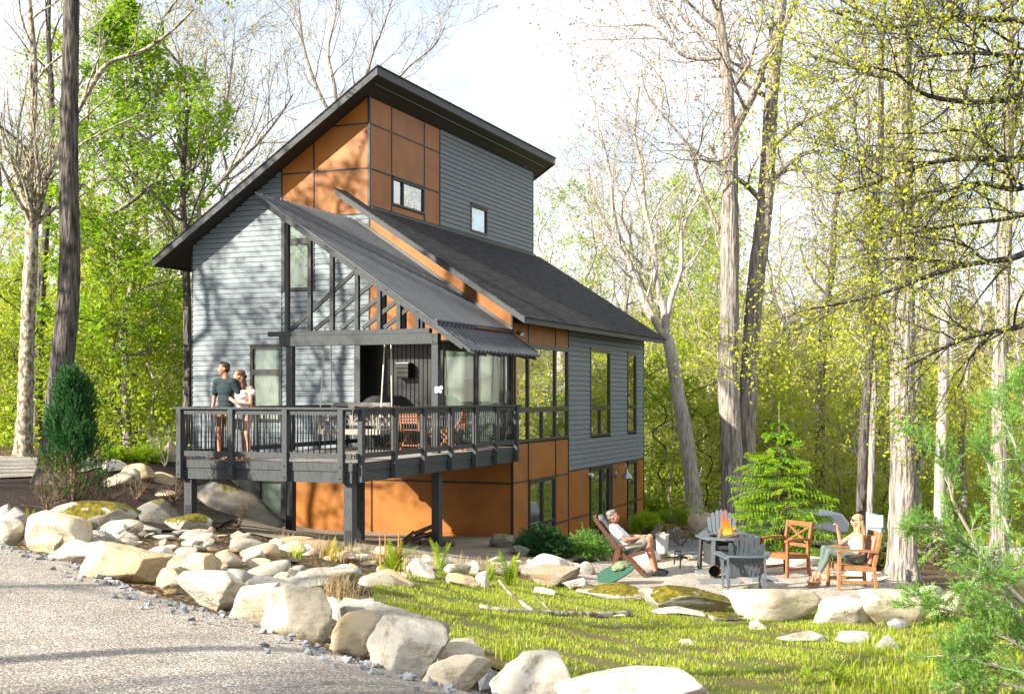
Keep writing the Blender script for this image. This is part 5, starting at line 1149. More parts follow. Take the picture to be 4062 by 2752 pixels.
low_shrub(2080, 1180, 2180, 1290, 'low rusty undergrowth right of the great oak', 'cedar_low', 9, d=27, n=110, L=.12)
def bare_shrub(px, py, hpx, wpx, d, label, m, seed, n=9, z=None):
    T = Tree(seed); q = at(px, py, d); b = Vector((q.x, d, g1(q.x, d) - .03)); H = hpx / FD * d; W = wpx / FD * d / 2
    for k in range(n):
        az = k * 2.4; e = np.array((math.cos(az) * W, math.sin(az) * W, H)); P, r = T.limb((0, 0, 0), e, np.linalg.norm(e), .014, .02, .2, 7, 4, .25)
        T.spawn(P, r, 0, opts((5, 4), (.35 * H, .15 * H), (45, 45), (.25, .2), (.1, .0), (.0, .0), 0, .02, rmin=.003))
    root = empty('bare_shrub', b, 0, label, 'shrub'); T.wood.build('branches', m, root, smooth=True)
bare_shrub(374, 1030, 98, 60, 30.2, 'bare white branched shrub left of the deck', 'twig_pale', 1, 5)
bare_shrub(392, 1090, 48, 60, 24.0, 'leafless reddish shrub by the left deck post', 'twig_brown', 2)
bare_shrub(310, 1085, 50, 40, 23.5, 'leafless brown twigs right of the wide pale boulder', 'twig_brown', 3)
bare_shrub(232, 1150, 75, 90, 20.8, 'tangle of dry brown stems at the right foot of the cedar', 'twig_brown', 4, 14)
bare_shrub(110, 1150, 70, 80, 20.2, 'tangle of dry brown stems at the left foot of the cedar', 'twig_brown', 5, 14)
bare_shrub(242, 1215, 78, 40, 14.6, 'pale dry forked stalk in front of the mossy boulder', 'twig_pale', 6, 3)
bare_shrub(540, 1205, 55, 60, 23.0, 'thin dead stalk on the gravel below the deck', 'twig_brown', 7, 3)
bare_shrub(1545, 1210, 60, 110, 33.5, 'brown twiggy brush in front of the mossy capped boulder', 'twig_brown', 8, 10)
# juniper whose sprays reach in at the lower right
def near_juniper():
    rng = np.random.default_rng(12); b = Vector((4.0, 7.8, g1(4.0, 7.8))); root = empty('juniper_tree', b, 0, 'loose green juniper with long sprays at the lower right edge', 'juniper')
    tw = MB(); fo = MB(); O = np.array(b)
    tw.tube([(0, 0, -.1), (.05, .1, .8), (.15, .1, 1.8), (.2, .2, 2.6)], [.07, .055, .04, .015], 8, cap=False)
    L = [([(2420, 1460), (2324, 1376), (2238, 1268), (2161, 1131), (2150, 1060), (2090, 1000)], 7.9, 7.5), ([(2420, 1440), (2300, 1340), (2200, 1240), (2120, 1200), (2080, 1190)], 7.7, 7.2), ([(2420, 1420), (2330, 1300), (2280, 1180), (2250, 1080), (2230, 1010)], 8.2, 8.2),
         ([(2420, 1520), (2300, 1430), (2210, 1400), (2130, 1380), (2090, 1370)], 7.4, 7.0), ([(2430, 1560), (2300, 1520), (2210, 1500), (2150, 1490)], 7.0, 6.8), ([(2430, 1600), (2320, 1560), (2230, 1545), (2180, 1550)], 6.9, 6.7), ([(2430, 1350), (2350, 1150), (2300, 1000), (2260, 930)], 8.4, 8.6), ([(2430, 1300), (2380, 1050), (2330, 930), (2310, 880)], 8.3, 8.3),
         ([(2430, 1480), (2330, 1420), (2270, 1330), (2230, 1300), (2200, 1330)], 7.3, 7.0), ([(2430, 1540), (2340, 1480), (2260, 1440), (2200, 1450)], 7.2, 7.0)]
    for pts, d0, d1 in L:
        C = np.array([np.array(at(x, y, d0 + (d1 - d0) * i / (len(pts) - 1))) - O for i, (x, y) in enumerate(pts)]); C = smooth_line(np.vstack([[(.1, .1, max(.3, C[0][2] - .2))], C]), 22); tw.tube(C, np.linspace(.017, .004, 22), 5, cap=False)
        for i in range(5, 22):
            d = unit(C[i] - C[i - 1])
            for k in range(2):
                D = unit(d * .8 + rng.normal(0, .55, 3) + (0, 0, .12)); l = rng.uniform(.14, .34) * (1.15 - .6 * i / 22); Q = np.array([C[i] + D * l * t for t in (0, .35, .7, 1)]) + rng.normal(0, .006, (4, 3)); tw.tube(Q, [.004, .003, .002, .001], 3, cap=False)
                n = 13; tt = np.linspace(.2, 1, n); P = C[i] + D * (l * tt)[:, None]; DD = D + rng.normal(0, .5, (n, 3)); DD /= np.linalg.norm(DD, axis=1)[:, None]; spray(fo, P, DD, .075, 8, rng, .0042, 0, .5)
    tw.build('branches', 'twig_pale', root); fo.build('foliage', 'juniper_needle', root)
near_juniper()
# fallen branch on the lawn
def fallen():
    T = Tree(7); g = ground_hit(1260, 1398); b = Vector(g)
    def G(pts): return np.array([(ground_hit(x, y) - b)[:] for x, y in pts])
    P = smooth_line(G([(1088, 1382), (1150, 1392), (1230, 1396), (1300, 1400), (1370, 1402), (1430, 1400)]) + (0, 0, .035), 18); T.wood.tube(P, np.linspace(.022, .05, 18), 8)
    q = np.array(P[6]); T.wood.tube(smooth_line([q, q + (-.14, .06, .10), q + (-.30, .12, .22), q + (-.42, .16, .36)], 12), np.linspace(.035, .012, 12), 6)
    q2 = np.array(P[8]); T.wood.tube(smooth_line([q2, q2 + (-.10, .12, .08), q2 + (-.24, .2, .22)], 10), np.linspace(.02, .006, 10), 5)
    q3 = np.array(P[5]); T.wood.tube(smooth_line([q3, q3 + (-.3, -.25, .0), q3 + (-.6, -.35, .02)], 8), np.linspace(.025, .01, 8), 5)
    o = T.wood.build('fallen_branch', 'bark_lichen', smooth=True); o.location = b; tag(o, 'lichen covered dead branch lying across the lawn', 'branch')
fallen()
# ---------------------------------------------------------------- small things on the house and the deck
mat('teak', (.34, .125, .042), .5, (.24, .085, .03), 5, (1.5, 1.5, 9), bump=.2, bscale=14, spec=.4)
mat('teak_grey', (.36, .19, .085), .55, (.25, .125, .055), 5, (1.5, 1.5, 9), bump=.3, bscale=14, spec=.35)
mat('walnut', (.13, .055, .026), .45, (.09, .04, .02), 5, (1.5, 1.5, 9), bump=.2, bscale=14)
mat('poly_grey', (.085, .105, .125), .55, (.095, .115, .135), 6, bump=.15, bscale=60, spec=.35)
mat('poly_dark', (.038, .041, .044), .5, (.05, .053, .056), 6, spec=.4)
mat('weathered_wood', (.34, .31, .27), .75, (.24, .215, .185), 6, (1.5, 1.5, 8), bump=.3)
mat('black_cloth', (.018, .019, .020), .8, bump=.3, bscale=40)
mat('grey_cloth', (.10, .10, .115), .85, (.13, .13, .145), 30, bump=.3, bscale=80)
mat('slate_slab', (.15, .16, .17), .8, (.20, .21, .215), 5, bump=.4)
mat('log_bark', (.10, .065, .04), .9, (.20, .13, .08), 9, bump=.9, bscale=18)
mat('log_end', (.42, .25, .12), .85, (.34, .17, .07), 9)
mat('lens_white', (.8, .8, .78), .3)
def mount(name, u, v, z, label, cat, group=None): return empty(name, HW(u, v, z), -YAW, label, cat, group)
t = mount('wall_light', -3.05, .60, .62, 'black louvred box light on the black metal wall above the swing', 'wall light')
mb = MB(); mb.box(-.16, .16, -.20, -.003, -.20, .16); mb.build('housing', 'black_metal', t, bevel=.01)
mb = MB(); mb.box(-.17, .17, -.22, -.003, .162, .185); mb.build('top_plate', 'galvanised', t)
mb = MB()
for k in range(3): mb.prism([(-.175, -.16 + k * .11), (.175, -.16 + k * .11), (.16, -.09 + k * .11), (-.16, -.09 + k * .11)], -.235, -.203)
mb.build('louvre', 'black_metal', t)
t = mount('flood_light', .003, .36, 1.47, 'small black flood light under the eave of the right wall', 'flood light')
MB().lathe([(.05, 0), (.05, .02), (.02, .03)], (0, 0, 0), 12).build('base', 'black_metal', t).rotation_euler = (0, R(90), 0)
h = MB().lathe([(.02, 0), (.06, .06), (.065, .10)], (0, 0, 0), 14).build('lamp_head', 'black_metal', t); h.location = (.05, 0, 0); h.rotation_euler = (0, R(120), R(-40))
MB().lathe([(.055, .101), (.03, .112)], (0, 0, 0), 14).build('lens', 'lens_white', h)
t = mount('security_camera', .003, 5.52, -2.13, 'small white camera at the top left of the glass door', 'camera')
MB().box(.0, .03, -.03, .03, -.03, .03).build('base', 'white_paint', t); o = MB().box(-.05, .07, -.04, .04, -.04, .04).build('camera_body', 'white_paint', t, bevel=.012); o.location = (.09, 0, -.03); o.rotation_euler = (.2, .5, -.5)
t = mount('barn_light', .003, 7.98, -2.28, 'galvanised gooseneck lamp on the wall right of the glass door', 'wall lamp')
MB().lathe([(.085, 0), (.085, .025), (.05, .05)], (0, 0, 0), 18).build('base', 'galvanised', t).rotation_euler = (0, R(90), 0)
a = np.linspace(0, math.pi, 14); MB().tube([(.05, 0, .0)] + [(.06 + .14 - .14 * math.cos(x), 0, .20 + .10 * math.sin(x)) for x in a] + [(.34, 0, .16)], .012, 8).build('arm', 'galvanised', t, smooth=True)
MB().lathe([(.04, .16), (.045, .06), (.07, .05), (.12, -.01), (.17, -.09), (.175, -.12), (.16, -.12)], (.34, 0, 0), 22).build('lamp_shade', 'galvanised', t, smooth=True)
t = mount('door_chain', .02, 7.74, -2.45, 'little brass chain of four rings hanging beside the glass door', 'chain')
mb = MB()
for k in range(4): mb.tube([(.01 * (k % 2), .022 * math.cos(x), -.085 * k + .036 * math.sin(x)) for x in np.linspace(0, 6.28, 11)], .005, 5)
mb.build('ring', 'brass', t)
t = mount('garden_tap', .003, 4.92, -3.62, 'brass garden tap on the orange wall above the right juniper', 'tap')
MB().box(0, .012, -.06, .06, -.07, .07).build('plate', 'trim_black', t); mb = MB(); mb.tube([(.01, 0, 0), (.09, 0, 0), (.12, 0, -.03)], .016, 8); mb.build('spout', 'galvanised', t); MB().lathe([(.035, 0), (.035, .012)], (.07, 0, .025), 10).build('handle', 'brass', t)
# swing bench on ropes
t = mount('porch_swing', -2.45, -3.0, DZ + .12, 'pale grey slatted swing bench with crossed back hanging on white ropes', 'swing')
mb = MB()
for k in range(5): mb.box(-.70, .70, -.28 + k * .115, -.18 + k * .115, .30, .33)
mb.build('seat', 'weathered_wood', t, bevel=.004)
mb = MB(); mb.box(-.70, .70, -.30, -.285, .22, .30); mb.box(-.70, .70, .28, .31, .22, .30); mb.box(-.72, -.70, -.30, .31, .22, .33); mb.box(.70, .72, -.30, .31, .22, .33); mb.build('apron', 'weathered_wood', t)
mb = MB(); mb.box(-.70, .70, .29, .33, .82, .90); mb.box(-.70, .70, .29, .33, .40, .47)
for x in (-.68, -.25, .25, .68): mb.box(x - .03, x + .03, .295, .325, .47, .82)
for a, b in ((-.65, -.28), (-.22, .22), (.28, .65)): mb.bar((a, .31, .47), (b, .31, .82), .025, .045, (0, 1, 0)); mb.bar((a, .305, .82), (b, .305, .47), .025, .045, (0, 1, 0))
mb.build('backrest', 'weathered_wood', t)
for x in (-.71, .71):
    mb = MB(); mb.box(x - .035, x + .035, -.30, .33, .56, .59); mb.box(x - .03, x + .03, -.29, -.24, .33, .56); mb.bar((x, -.25, .34), (x, .30, .56), .02, .04); mb.bar((x, -.25, .56), (x, .30, .34), .02, .04); mb.build('armrest', 'weathered_wood', t)
for x in (-.74, .74):
    for y, dx in ((-.27, .0), (.30, .0)): MB().tube([(x, y, .24), (x + .04, y * .4 + .05, 2.55)], .014, 6).build('rope', 'rope', t)
# covered grill
t = mount('covered_grill', -2.55, -1.35, DZ, 'barbecue under a black cloth cover behind the swing', 'grill')
mb = MB(); secs = ((0, .62, .30), (.5, .62, .30), (.82, .66, .31), (.95, .62, .30), (1.10, .48, .24), (1.17, .34, .17))
V = []; F = []
for z, a, b in secs:
    for k in range(20):
        an = k * 6.283 / 20; e = .55; ca, sa = math.cos(an), math.sin(an); V.append((a * math.copysign(abs(ca) ** e, ca) * (1 + .02 * math.sin(k * 5 + z * 9)), b * math.copysign(abs(sa) ** e, sa), z))
for i in range(len(secs) - 1):
    for k in range(20): F.append((i * 20 + k, i * 20 + (k + 1) % 20, (i + 1) * 20 + (k + 1) % 20, (i + 1) * 20 + k))
F.append(tuple(range(100, 120))); mb.add(V, F); mb.build('cover', 'black_cloth', t, smooth=True)
mb = MB()
for x in (-.5, .5): mb.tube([(x, -.2, .07), (x + .03, -.2, .07)], .07, 12)
mb.build('wheel', 'black_metal', t)
# folding table and chairs of orange brown wood
t = mount('folding_table', -1.05, -2.0, DZ, 'small orange brown slatted table on the deck between folding chairs', 'table')
mb = MB()
for k in range(8): mb.box(-.35 + k * .088, -.27 + k * .088, -.35, .35, .70, .72)
mb.build('tabletop', 'teak', t)
for s in (-1, 1): mb = MB(); mb.bar((-.30, s * .28, 0), (.30, s * .28, .70), .03, .04); mb.bar((-.30, s * .26, .70), (.30, s * .26, 0), .03, .04); mb.build('leg', 'teak', t)
def folding_chair(u, v, rz, label):
    t = mount('folding_chair', u, v, DZ, label, 'chair', 'folding wooden chairs on the deck'); t.rotation_euler = (0, 0, -YAW + rz)
    mb = MB()
    for k in range(6): mb.box(-.21, .21, -.20 + k * .066, -.145 + k * .066, .435, .45)
    mb.build('seat', 'teak', t)
    mb = MB()
    for k in range(5): mb.box(-.19, .19, .235 + k * .012, .25 + k * .012, .58 + k * .065, .63 + k * .065)
    for s in (-.21, .21): mb.bar((s, .19, .42), (s, .31, .95), .03, .035)
    mb.build('backrest', 'teak', t)
    for s in (-.235, .235): mb = MB(); mb.bar((s, -.28, 0), (s, .22, .62), .025, .04); mb.bar((s * .88, .26, 0), (s * .88, -.22, .44), .025, .04); mb.build('leg', 'teak', t)
    mb = MB(); mb.box(-.22, .22, -.24, -.21, .10, .13); mb.box(-.2, .2, .19, .22, .10, .13); mb.build('stretcher', 'teak', t)
folding_chair(-1.75, -2.3, R(75), 'folding wooden chair turned sideways, nearest the swing')
folding_chair(-1.15, -2.75, R(180), 'folding wooden chair with its slatted back toward the deck rail')
folding_chair(-.45, -2.35, R(-80), 'folding wooden chair with crossed legs by the right porch post')
# white bow tied on the porch post
t = mount('white_bow', -.10, -3.79, .12, 'small white bow fixed to the right porch post', 'bow')
MB().bar((-.02, -.02, 0), (.12, -.03, .05), .02, .07).bar((-.01, -.025, .01), (.10, -.03, -.05), .02, .05).build('loops', 'white_paint', t); MB().box(-.05, .02, -.03, -.012, -.06, .06).build('knot', 'white_paint', t)
# firewood heap below the deck
rg = random.Random(3); pc = Vector((at(958, 1240, 25.3).x, 25.3, 0)); pc.z = g1(pc.x, pc.y)
def log(name, p, rz, ry, L, r, label, group, split=True):
    n = 8; V = []; mbk = MB(); e = MB(); a0 = rg.uniform(0, 6)
    rr = [r * rg.uniform(.8, 1.15) for _ in range(n)]
    if split: rr = [x * (.45 if 2 < k < 6 else 1) for k, x in enumerate(rr)]
    ring = [[(s * L / 2, rr[k] * math.cos(a0 + k * 6.283 / n), rr[k] * math.sin(a0 + k * 6.283 / n)) for k in range(n)] for s in (-1, 1)]
    mbk.add(ring[0] + ring[1], [(k, (k + 1) % n, (k + 1) % n + n, k + n) for k in range(n)])
    o = mbk.build(name, 'log_bark'); o.location = p; o.rotation_euler = (rg.uniform(0, 6), ry, rz); tag(o, label, 'log', group)
    e.add([(x * 1.001, y, z) for x, y, z in ring[0] + ring[1]], [tuple(range(n, 2 * n))]); e.build('cut_face', 'log_end', o)
for k, (dx, dy, dz, rz, ry) in enumerate(((-.35, 0, .07, .2, 0), (-.1, .1, .08, -.3, .1), (.2, 0, .08, .5, 0), (.45, .1, .07, .1, .1), (-.2, .1, .22, .6, -.35), (.1, .05, .24, .2, -.5), (.25, .15, .22, -.2, .1), (-.42, .05, .2, .4, -1.1), (.05, .1, .38, .3, -.6), (.6, -.1, .06, .0, .05))):
    log('firewood_log', (pc.x + dx * .8, pc.y + dy, pc.z + dz * .75), rz, ry * .6, .42, .06, 'split log in the dark firewood heap under the deck', 'firewood heap under the deck')
# ---------------------------------------------------------------- fire circle
PZ = lambda x, y: g1(x, y) + .016
def spot(px, d): x = (px - 1162) / FD * d; return Vector((x, d, PZ(x, d)))
# stone slabs under the fire table
for k, (px, d, w_, l_, lab) in enumerate(((1603, 22.6, .42, .34, 'grey slate slab at the left foot of the fire table'), (1630, 21.4, .75, .36, 'longest grey slate slab in front of the fire table'), (1722, 21.8, .46, .7, 'grey slate slab right of the fire table'))):
    p = spot(px, d); o = MB().box(-w_ / 2, w_ / 2, -l_ / 2, l_ / 2, -.02, .045).build('slate_slab', 'slate_slab', bevel=.01); o.location = p; o.rotation_euler = (0, 0, .05 * k); tag(o, lab, 'slab')
fp_ = spot(1652, 22.4)
t = empty('fire_table', fp_, R(8), 'dark grey metal fire table with a wide eight sided rim', 'fire table')
def octo(r, c=.30): return [(r, -r * c * 1.4), (r, r * c * 1.4), (r * c * 1.4, r), (-r * c * 1.4, r), (-r, r * c * 1.4), (-r, -r * c * 1.4), (-r * c * 1.4, -r), (r * c * 1.4, -r)]
def ringslab(mb, ro, ri, z0, z1):
    A_, B2 = octo(ro), octo(ri); V = [(x, y, z) for z in (z0, z1) for P in (A_, B2) for x, y in P]; n = 8; F = []
    for k in range(n):
        q = (k + 1) % n; F += [(k, q, n + q, n + k)[::-1], (2 * n + k, 2 * n + q, 3 * n + q, 3 * n + k), (k, 2 * n + k, 2 * n + q, q)[::-1], (n + k, 3 * n + k, 3 * n + q, n + q)]
    mb.add(V, F); return mb
ringslab(MB(), .55, .34, .665, .695).build('rim', 'poly_grey', t, bevel=.006)
mb = MB(); o8 = octo(.42); o8b = octo(.34); mb.add([(x, y, .62) for x, y in o8b] + [(x, y, .665) for x, y in o8b], [(k, (k + 1) % 8, (k + 1) % 8 + 8, k + 8) for k in range(8)] + [tuple(range(8))]); mb.build('fire_bowl', 'black_metal', t)
mb = MB(); mb.box(-.36, .36, -.36, .36, .18, .50); mb.build('body', 'poly_dark', t, bevel=.01)
for x in (-.38, .38):
    for y in (-.38, .38): mb = MB(); mb.bar((x * 1.08, y * 1.08, 0), (x, y, .664), .09, .045); mb.build('leg', 'poly_dark', t, bevel=.005)
mb = MB(); mb.box(-.30, .30, -.43, -.41, .30, .44); mb.box(-.36, .36, -.40, .40, .50, .56); mb.build('apron', 'poly_dark', t)
log('fire_log', (fp_.x - .12, fp_.y - .05, fp_.z + .74), .9, -.75, .34, .055, 'left burning log in the fire table', None)
log('fire_log', (fp_.x + .10, fp_.y - .06, fp_.z + .74), -.3, .75, .36, .055, 'right burning log in the fire table', None)
log('fire_log', (fp_.x - .02, fp_.y - .15, fp_.z + .70), .2, -.2, .3, .05, 'front burning log in the fire table', None)
log('firewood_log', (fp_.x - .32, fp_.y - .50, fp_.z + .13), 1.35, .1, .4, .11, 'short orange ended log standing under the fire table', None, False)
def flame():
    m = bpy.data.materials.new('flame'); m.use_nodes = True; MATS['flame'] = m; N, L = nodes(m)
    for n in list(N):
        if n.type != 'OUTPUT_MATERIAL': N.remove(n)
    out = N['Material Output']; tc = N.new('ShaderNodeTexCoord'); sx = N.new('ShaderNodeSeparateXYZ'); L.new(tc.outputs['Generated'], sx.inputs[0])
    cr = N.new('ShaderNodeValToRGB'); e = cr.color_ramp.elements; e[0].color = (1, .50, .06, 1); e[1].color = (1, .07, .01, 1); e[0].position = .1; e[1].position = .85; k = e.new(.4); k.color = (1, .22, .015, 1)
    L.new(sx.outputs[2], cr.inputs[0]); em = N.new('ShaderNodeEmission'); em.inputs['Strength'].default_value = .75; L.new(cr.outputs[0], em.inputs['Color'])
    tr = N.new('ShaderNodeBsdfTransparent'); no = N.new('ShaderNodeTexNoise'); no.inputs['Scale'].default_value = 9; mp = N.new('ShaderNodeMapping'); mp.inputs['Scale'].default_value = (1, 1, .35); L.new(tc.outputs['Object'], mp.inputs[0]); L.new(mp.outputs[0], no.inputs['Vector'])
    ad = N.new('ShaderNodeMath'); ad.operation = 'MULTIPLY_ADD'; ad.inputs[1].default_value = -.75; ad.inputs[2].default_value = .62; L.new(sx.outputs[2], ad.inputs[0]); a2 = N.new('ShaderNodeMath'); a2.operation = 'ADD'; L.new(ad.outputs[0], a2.inputs[0]); L.new(no.outputs['Fac'], a2.inputs[1])
    cl = N.new('ShaderNodeMath'); cl.operation = 'MULTIPLY'; cl.inputs[1].default_value = .85; cl.use_clamp = True; L.new(a2.outputs[0], cl.inputs[0])
    mx = N.new('ShaderNodeMixShader'); L.new(cl.outputs[0], mx.inputs[0]); L.new(tr.outputs[0], mx.inputs[1]); L.new(em.outputs[0], mx.inputs[2]); L.new(mx.outputs[0], out.inputs['Surface'])
    rg2 = np.random.default_rng(2); mb = MB()
    for x, y, h, r in ((-.03, 0, .48, .045), (.05, -.04, .32, .04), (-.10, .03, .24, .035), (.01, .06, .40, .035), (.12, .02, .18, .03), (-.05, -.06, .20, .035), (.07, .05, .26, .03)):
        n = 14; tt = np.linspace(0, 1, n); ph = rg2.uniform(0, 6); P = np.stack([x + .05 * tt * np.sin(5 * tt + ph), y + .04 * tt * np.cos(4 * tt + ph), h * tt], 1); mb.tube(P, r * np.sin(np.pi * np.clip(.22 + .78 * tt, 0, 1)) ** .9 + .002, 9)
    o = mb.build('flame', 'flame', smooth=True); o.location = (fp_.x - .02, fp_.y, fp_.z + .70); tag(o, 'orange fire burning in the middle of the fire table', 'fire')
flame()
# slatted garden chairs of grey boards
def adirondack(p, rz, label):
    t = empty('garden_chair', p, rz, label, 'chair', 'grey fan backed garden chairs')          # faces -y
    slat = MB(); n = 7
    for k in range(n):
        a = (k - 3) / 3; x0 = a * .20; x1 = a * .265; top = 1.00 - .11 * a * a - .05 * abs(a) ** 3; w0, w1 = .052, .078
        b0 = np.array((x0, .10, .24)); b1 = np.array((x1, .44, top)); d = b1 - b0; pts = []
        for s, wd in ((0, w0), (.93, w1), (.975, w1 * .8), (1.0, w1 * .35)): c = b0 + d * s; pts.append((c, wd))
        bow = .025 * (1 - a * a)
        V = []
        for c, wd in pts:
            for dx, dy in ((-wd / 2, 0), (wd / 2, 0), (wd / 2, .022), (-wd / 2, .022)): V.append((c[0] + dx, c[1] + dy + bow, c[2]))
        F = [(0, 3, 2, 1)] + [(i * 4 + a_, i * 4 + b_, i * 4 + 4 + b_, i * 4 + 4 + a_) for i in range(3) for a_, b_ in ((0, 1), (1, 2), (2, 3), (3, 0))] + [(12, 13, 14, 15)]
        slat.add(V, F)
    slat.build('backrest', 'poly_grey', t)
    mb = MB()
    for k in range(7): y = -.42 + k * .085; z = .36 - (y + .42) * .22; mb.bar((-.25, y, z), (.25, y, z), .075, .022, (0, -.2, 1))
    mb.build('seat', 'poly_grey', t)
    a = np.linspace(-1, 1, 13); V = []
    for x in a:
        for z in (.595, .622): V += [(x * .33, .335 - .05 * x * x + .02, z), (x * .33, .42 - .05 * x * x + .02, z)]
    F = []
    for k in range(12): b = k * 4; F += [(b, b + 1, b + 5, b + 4), (b + 2, b + 6, b + 7, b + 3), (b, b + 4, b + 6, b + 2), (b + 1, b + 3, b + 7, b + 5)]
    MB().add(V, F + [(0, 2, 3, 1), (48, 49, 51, 50)]).build('back_rail', 'poly_grey', t)
    for s in (-1, 1):
        pr = [(.30, .40), (.36, .37), (.40, .1), (.47, -.25), (.49, -.40), (.43, -.47), (.33, -.44), (.31, -.2), (.29, .1)]
        V = [(s * x, y, z) for z in (.565, .592) for x, y in pr]; m_ = len(pr)
        MB().add(V, [tuple(range(m_)), tuple(range(m_, 2 * m_))] + [(i, (i + 1) % m_, (i + 1) % m_ + m_, i + m_) for i in range(m_)]).build('armrest', 'poly_grey', t)
        MB().box(s * .31 - .014, s * .31 + .014, -.40, -.28, 0, .563).build('leg', 'poly_grey', t); MB().bar((s * .30, .36, 0), (s * .30, .385, .60), .028, .075).build('leg', 'poly_grey', t)
        MB().bar((s * .275, -.40, .33), (s * .275, .40, .14), .024, .10).build('side_rail', 'poly_grey', t)
        MB().prism([(s * .325 - .012, .30), (s * .325 + .012, .30), (s * .345 + .012, .562), (s * .345 - .012, .562)], -.39, -.30).build('arm_bracket', 'poly_grey', t)
    return t
adirondack(spot(1688, 20.45) + Vector((0, .0, 0)), R(176), 'grey fan backed garden chair seen from behind, in front of the fire table')
adirondack(spot(1640, 25.3), R(-6), 'grey fan backed garden chair facing us beyond the fire')
# wooden arm chairs
def arm_chair(p, rz, label, m, weave=False):
    t = empty('arm_chair', p, rz, label, 'chair', 'wooden arm chairs by the fire')               # faces -x
    mb = MB()
    for k in range(7): x = -.27 + k * .082; mb.bar((x, -.25, .415 - k * .006), (x, .25, .415 - k * .006), .065, .02)
    mb.build('seat', m, t)
    for s in (-1, 1):
        MB().bar((-.30, s * .29, 0), (-.285, s * .29, .64), .05, .06, (1, 0, 0)).build('leg', m, t, bevel=.006)
        MB().bar((.34, s * .27, 0), (.30, s * .27, .42), .05, .06, (1, 0, 0)).bar((.30, s * .27, .40), (.42, s * .27, .95), .05, .065, (1, 0, 0)).build('leg', m, t, bevel=.006)
        mb = MB(); P = [(-.34, .655), (-.15, .67), (.1, .665), (.36, .64)]
        for (a, za), (b, zb) in zip(P[:-1], P[1:]): mb.bar((a, s * .295, za), (b, s * .295, zb), .075, .04)
        mb.build('armrest', m, t); MB().bar((-.29, s * .265, .38), (.32, s * .265, .34), .03, .085).build('side_rail', m, t); MB().bar((-.29, s * .285, .14), (.33, s * .275, .13), .03, .05).build('stretcher', m, t)
    MB().bar((-.285, -.29, .37), (-.285, .29, .37), .03, .09).build('front_rail', m, t)
    mb = MB(); mb.bar((.415, -.27, .91), (.415, .27, .91), .04, .08); mb.bar((.325, -.27, .53), (.325, .27, .53), .035, .06); mb.bar((.335, -.24, .57), (.40, .24, .87), .03, .05, (1, 0, 0)); mb.bar((.33, .24, .57), (.395, -.24, .87), .03, .05, (1, 0, 0)); mb.build('backrest', m, t, bevel=.004)
    return t
arm_chair(spot(1782, 22.3), R(38), 'empty reddish wooden arm chair with a crossed back by the spruce', 'teak')
WC = spot(1931, 20.72)
arm_chair(WC, R(3), 'weathered wooden arm chair holding the seated woman', 'teak_grey')
mat('stripes', (.55, .25, .12), .8)
def stripe_mat():
    m = MATS['stripes']; N, L = nodes(m); tc = N.new('ShaderNodeTexCoord'); wv = N.new('ShaderNodeTexWave'); wv.inputs['Scale'].default_value = 6; wv.bands_direction = 'Y'; cr = N.new('ShaderNodeValToRGB'); cr.color_ramp.interpolation = 'CONSTANT'; e = cr.color_ramp.elements
    e[0].color = (.55, .12, .06, 1); e[1].color = (.60, .50, .36, 1); e[1].position = .6; k = e.new(.35); k.color = (.55, .30, .08, 1); k = e.new(.85); k.color = (.09, .10, .22, 1); L.new(tc.outputs['Object'], wv.inputs['Vector']); L.new(wv.outputs['Fac'], cr.inputs[0]); L.new(cr.outputs[0], N['Principled BSDF'].inputs['Base Color'])
stripe_mat()
o = MB().bar((.26, 0, .42), (.37, 0, .88), .42, .05, (1, 0, 0)).build('cushion', 'stripes', bevel=.015); o.location = WC; o.rotation_euler = (0, 0, R(3)); tag(o, 'striped woven cushion behind the seated woman', 'cushion')
p = spot(1868, 21.8); o = MB().box(-.17, .17, -.12, .12, 0, .13).build('striped_bag', 'stripes', bevel=.02); o.location = p; tag(o, 'small striped bag on the ground between the two wooden chairs', 'bag')
# reclining chair, faces +x
MC = spot(1467, 21.95)
t = empty('reclining_chair', MC, R(-3), 'dark brown wooden folding deck chair under the reclining man', 'chair')
for s in (0, .62):
    n = 'side_frame'
    MB().bar((-.50, s, .50), (-.92, s, 1.05), .03, .07).build('back_rail', 'walnut', t, bevel=.006); MB().bar((-.62, s + .032 * (1 if s == 0 else -1), .62), (.0, s + .032 * (1 if s == 0 else -1), .0), .03, .065).build('leg', 'walnut', t, bevel=.006)
    MB().bar((-.47, s - .0, .55), (-.60, s, .0), .03, .06).build('leg', 'walnut', t, bevel=.006); MB().bar((-.50, s, .555), (-.08, s, .62), .065, .03).build('armrest', 'walnut', t, bevel=.006); MB().bar((-.55, s + .05 * (1 if s == 0 else -1), .30), (-.02, s + .05 * (1 if s == 0 else -1), .46), .03, .06).build('seat_rail', 'walnut', t, bevel=.006)
mb = MB(); mb.bar((-.05, .03, .06), (-.05, .59, .06), .04, .05); mb.bar((-.90, .0, 1.02), (-.90, .62, 1.02), .03, .06); mb.bar((-.03, .0, .45), (-.03, .62, .45), .03, .05); mb.build('crossbar', 'walnut', t)
mat('sling', (.70, .70, .70), .85)
P = smooth_line([(-.89, .04, 1.02), (-.70, .04, .75), (-.50, .04, .46), (-.30, .04, .36), (-.05, .04, .46)], 16); V = [tuple(q) for q in P] + [(q[0], .58, q[2]) for q in P]; MB().add(V, [(k, k + 1, 16 + k + 1, 16 + k) for k in range(15)]).build('sling', 'sling', t, smooth=True)
o = MB().bar((-.83, .31, 1.07), (-.62, .31, .80), .48, .11, (0, 0, 1)).build('head_cushion', 'grey_cloth', bevel=.035); o.location = MC; o.rotation_euler = (0, 0, R(-3)); tag(o, 'dark grey head cushion strapped to the reclining chair', 'cushion')
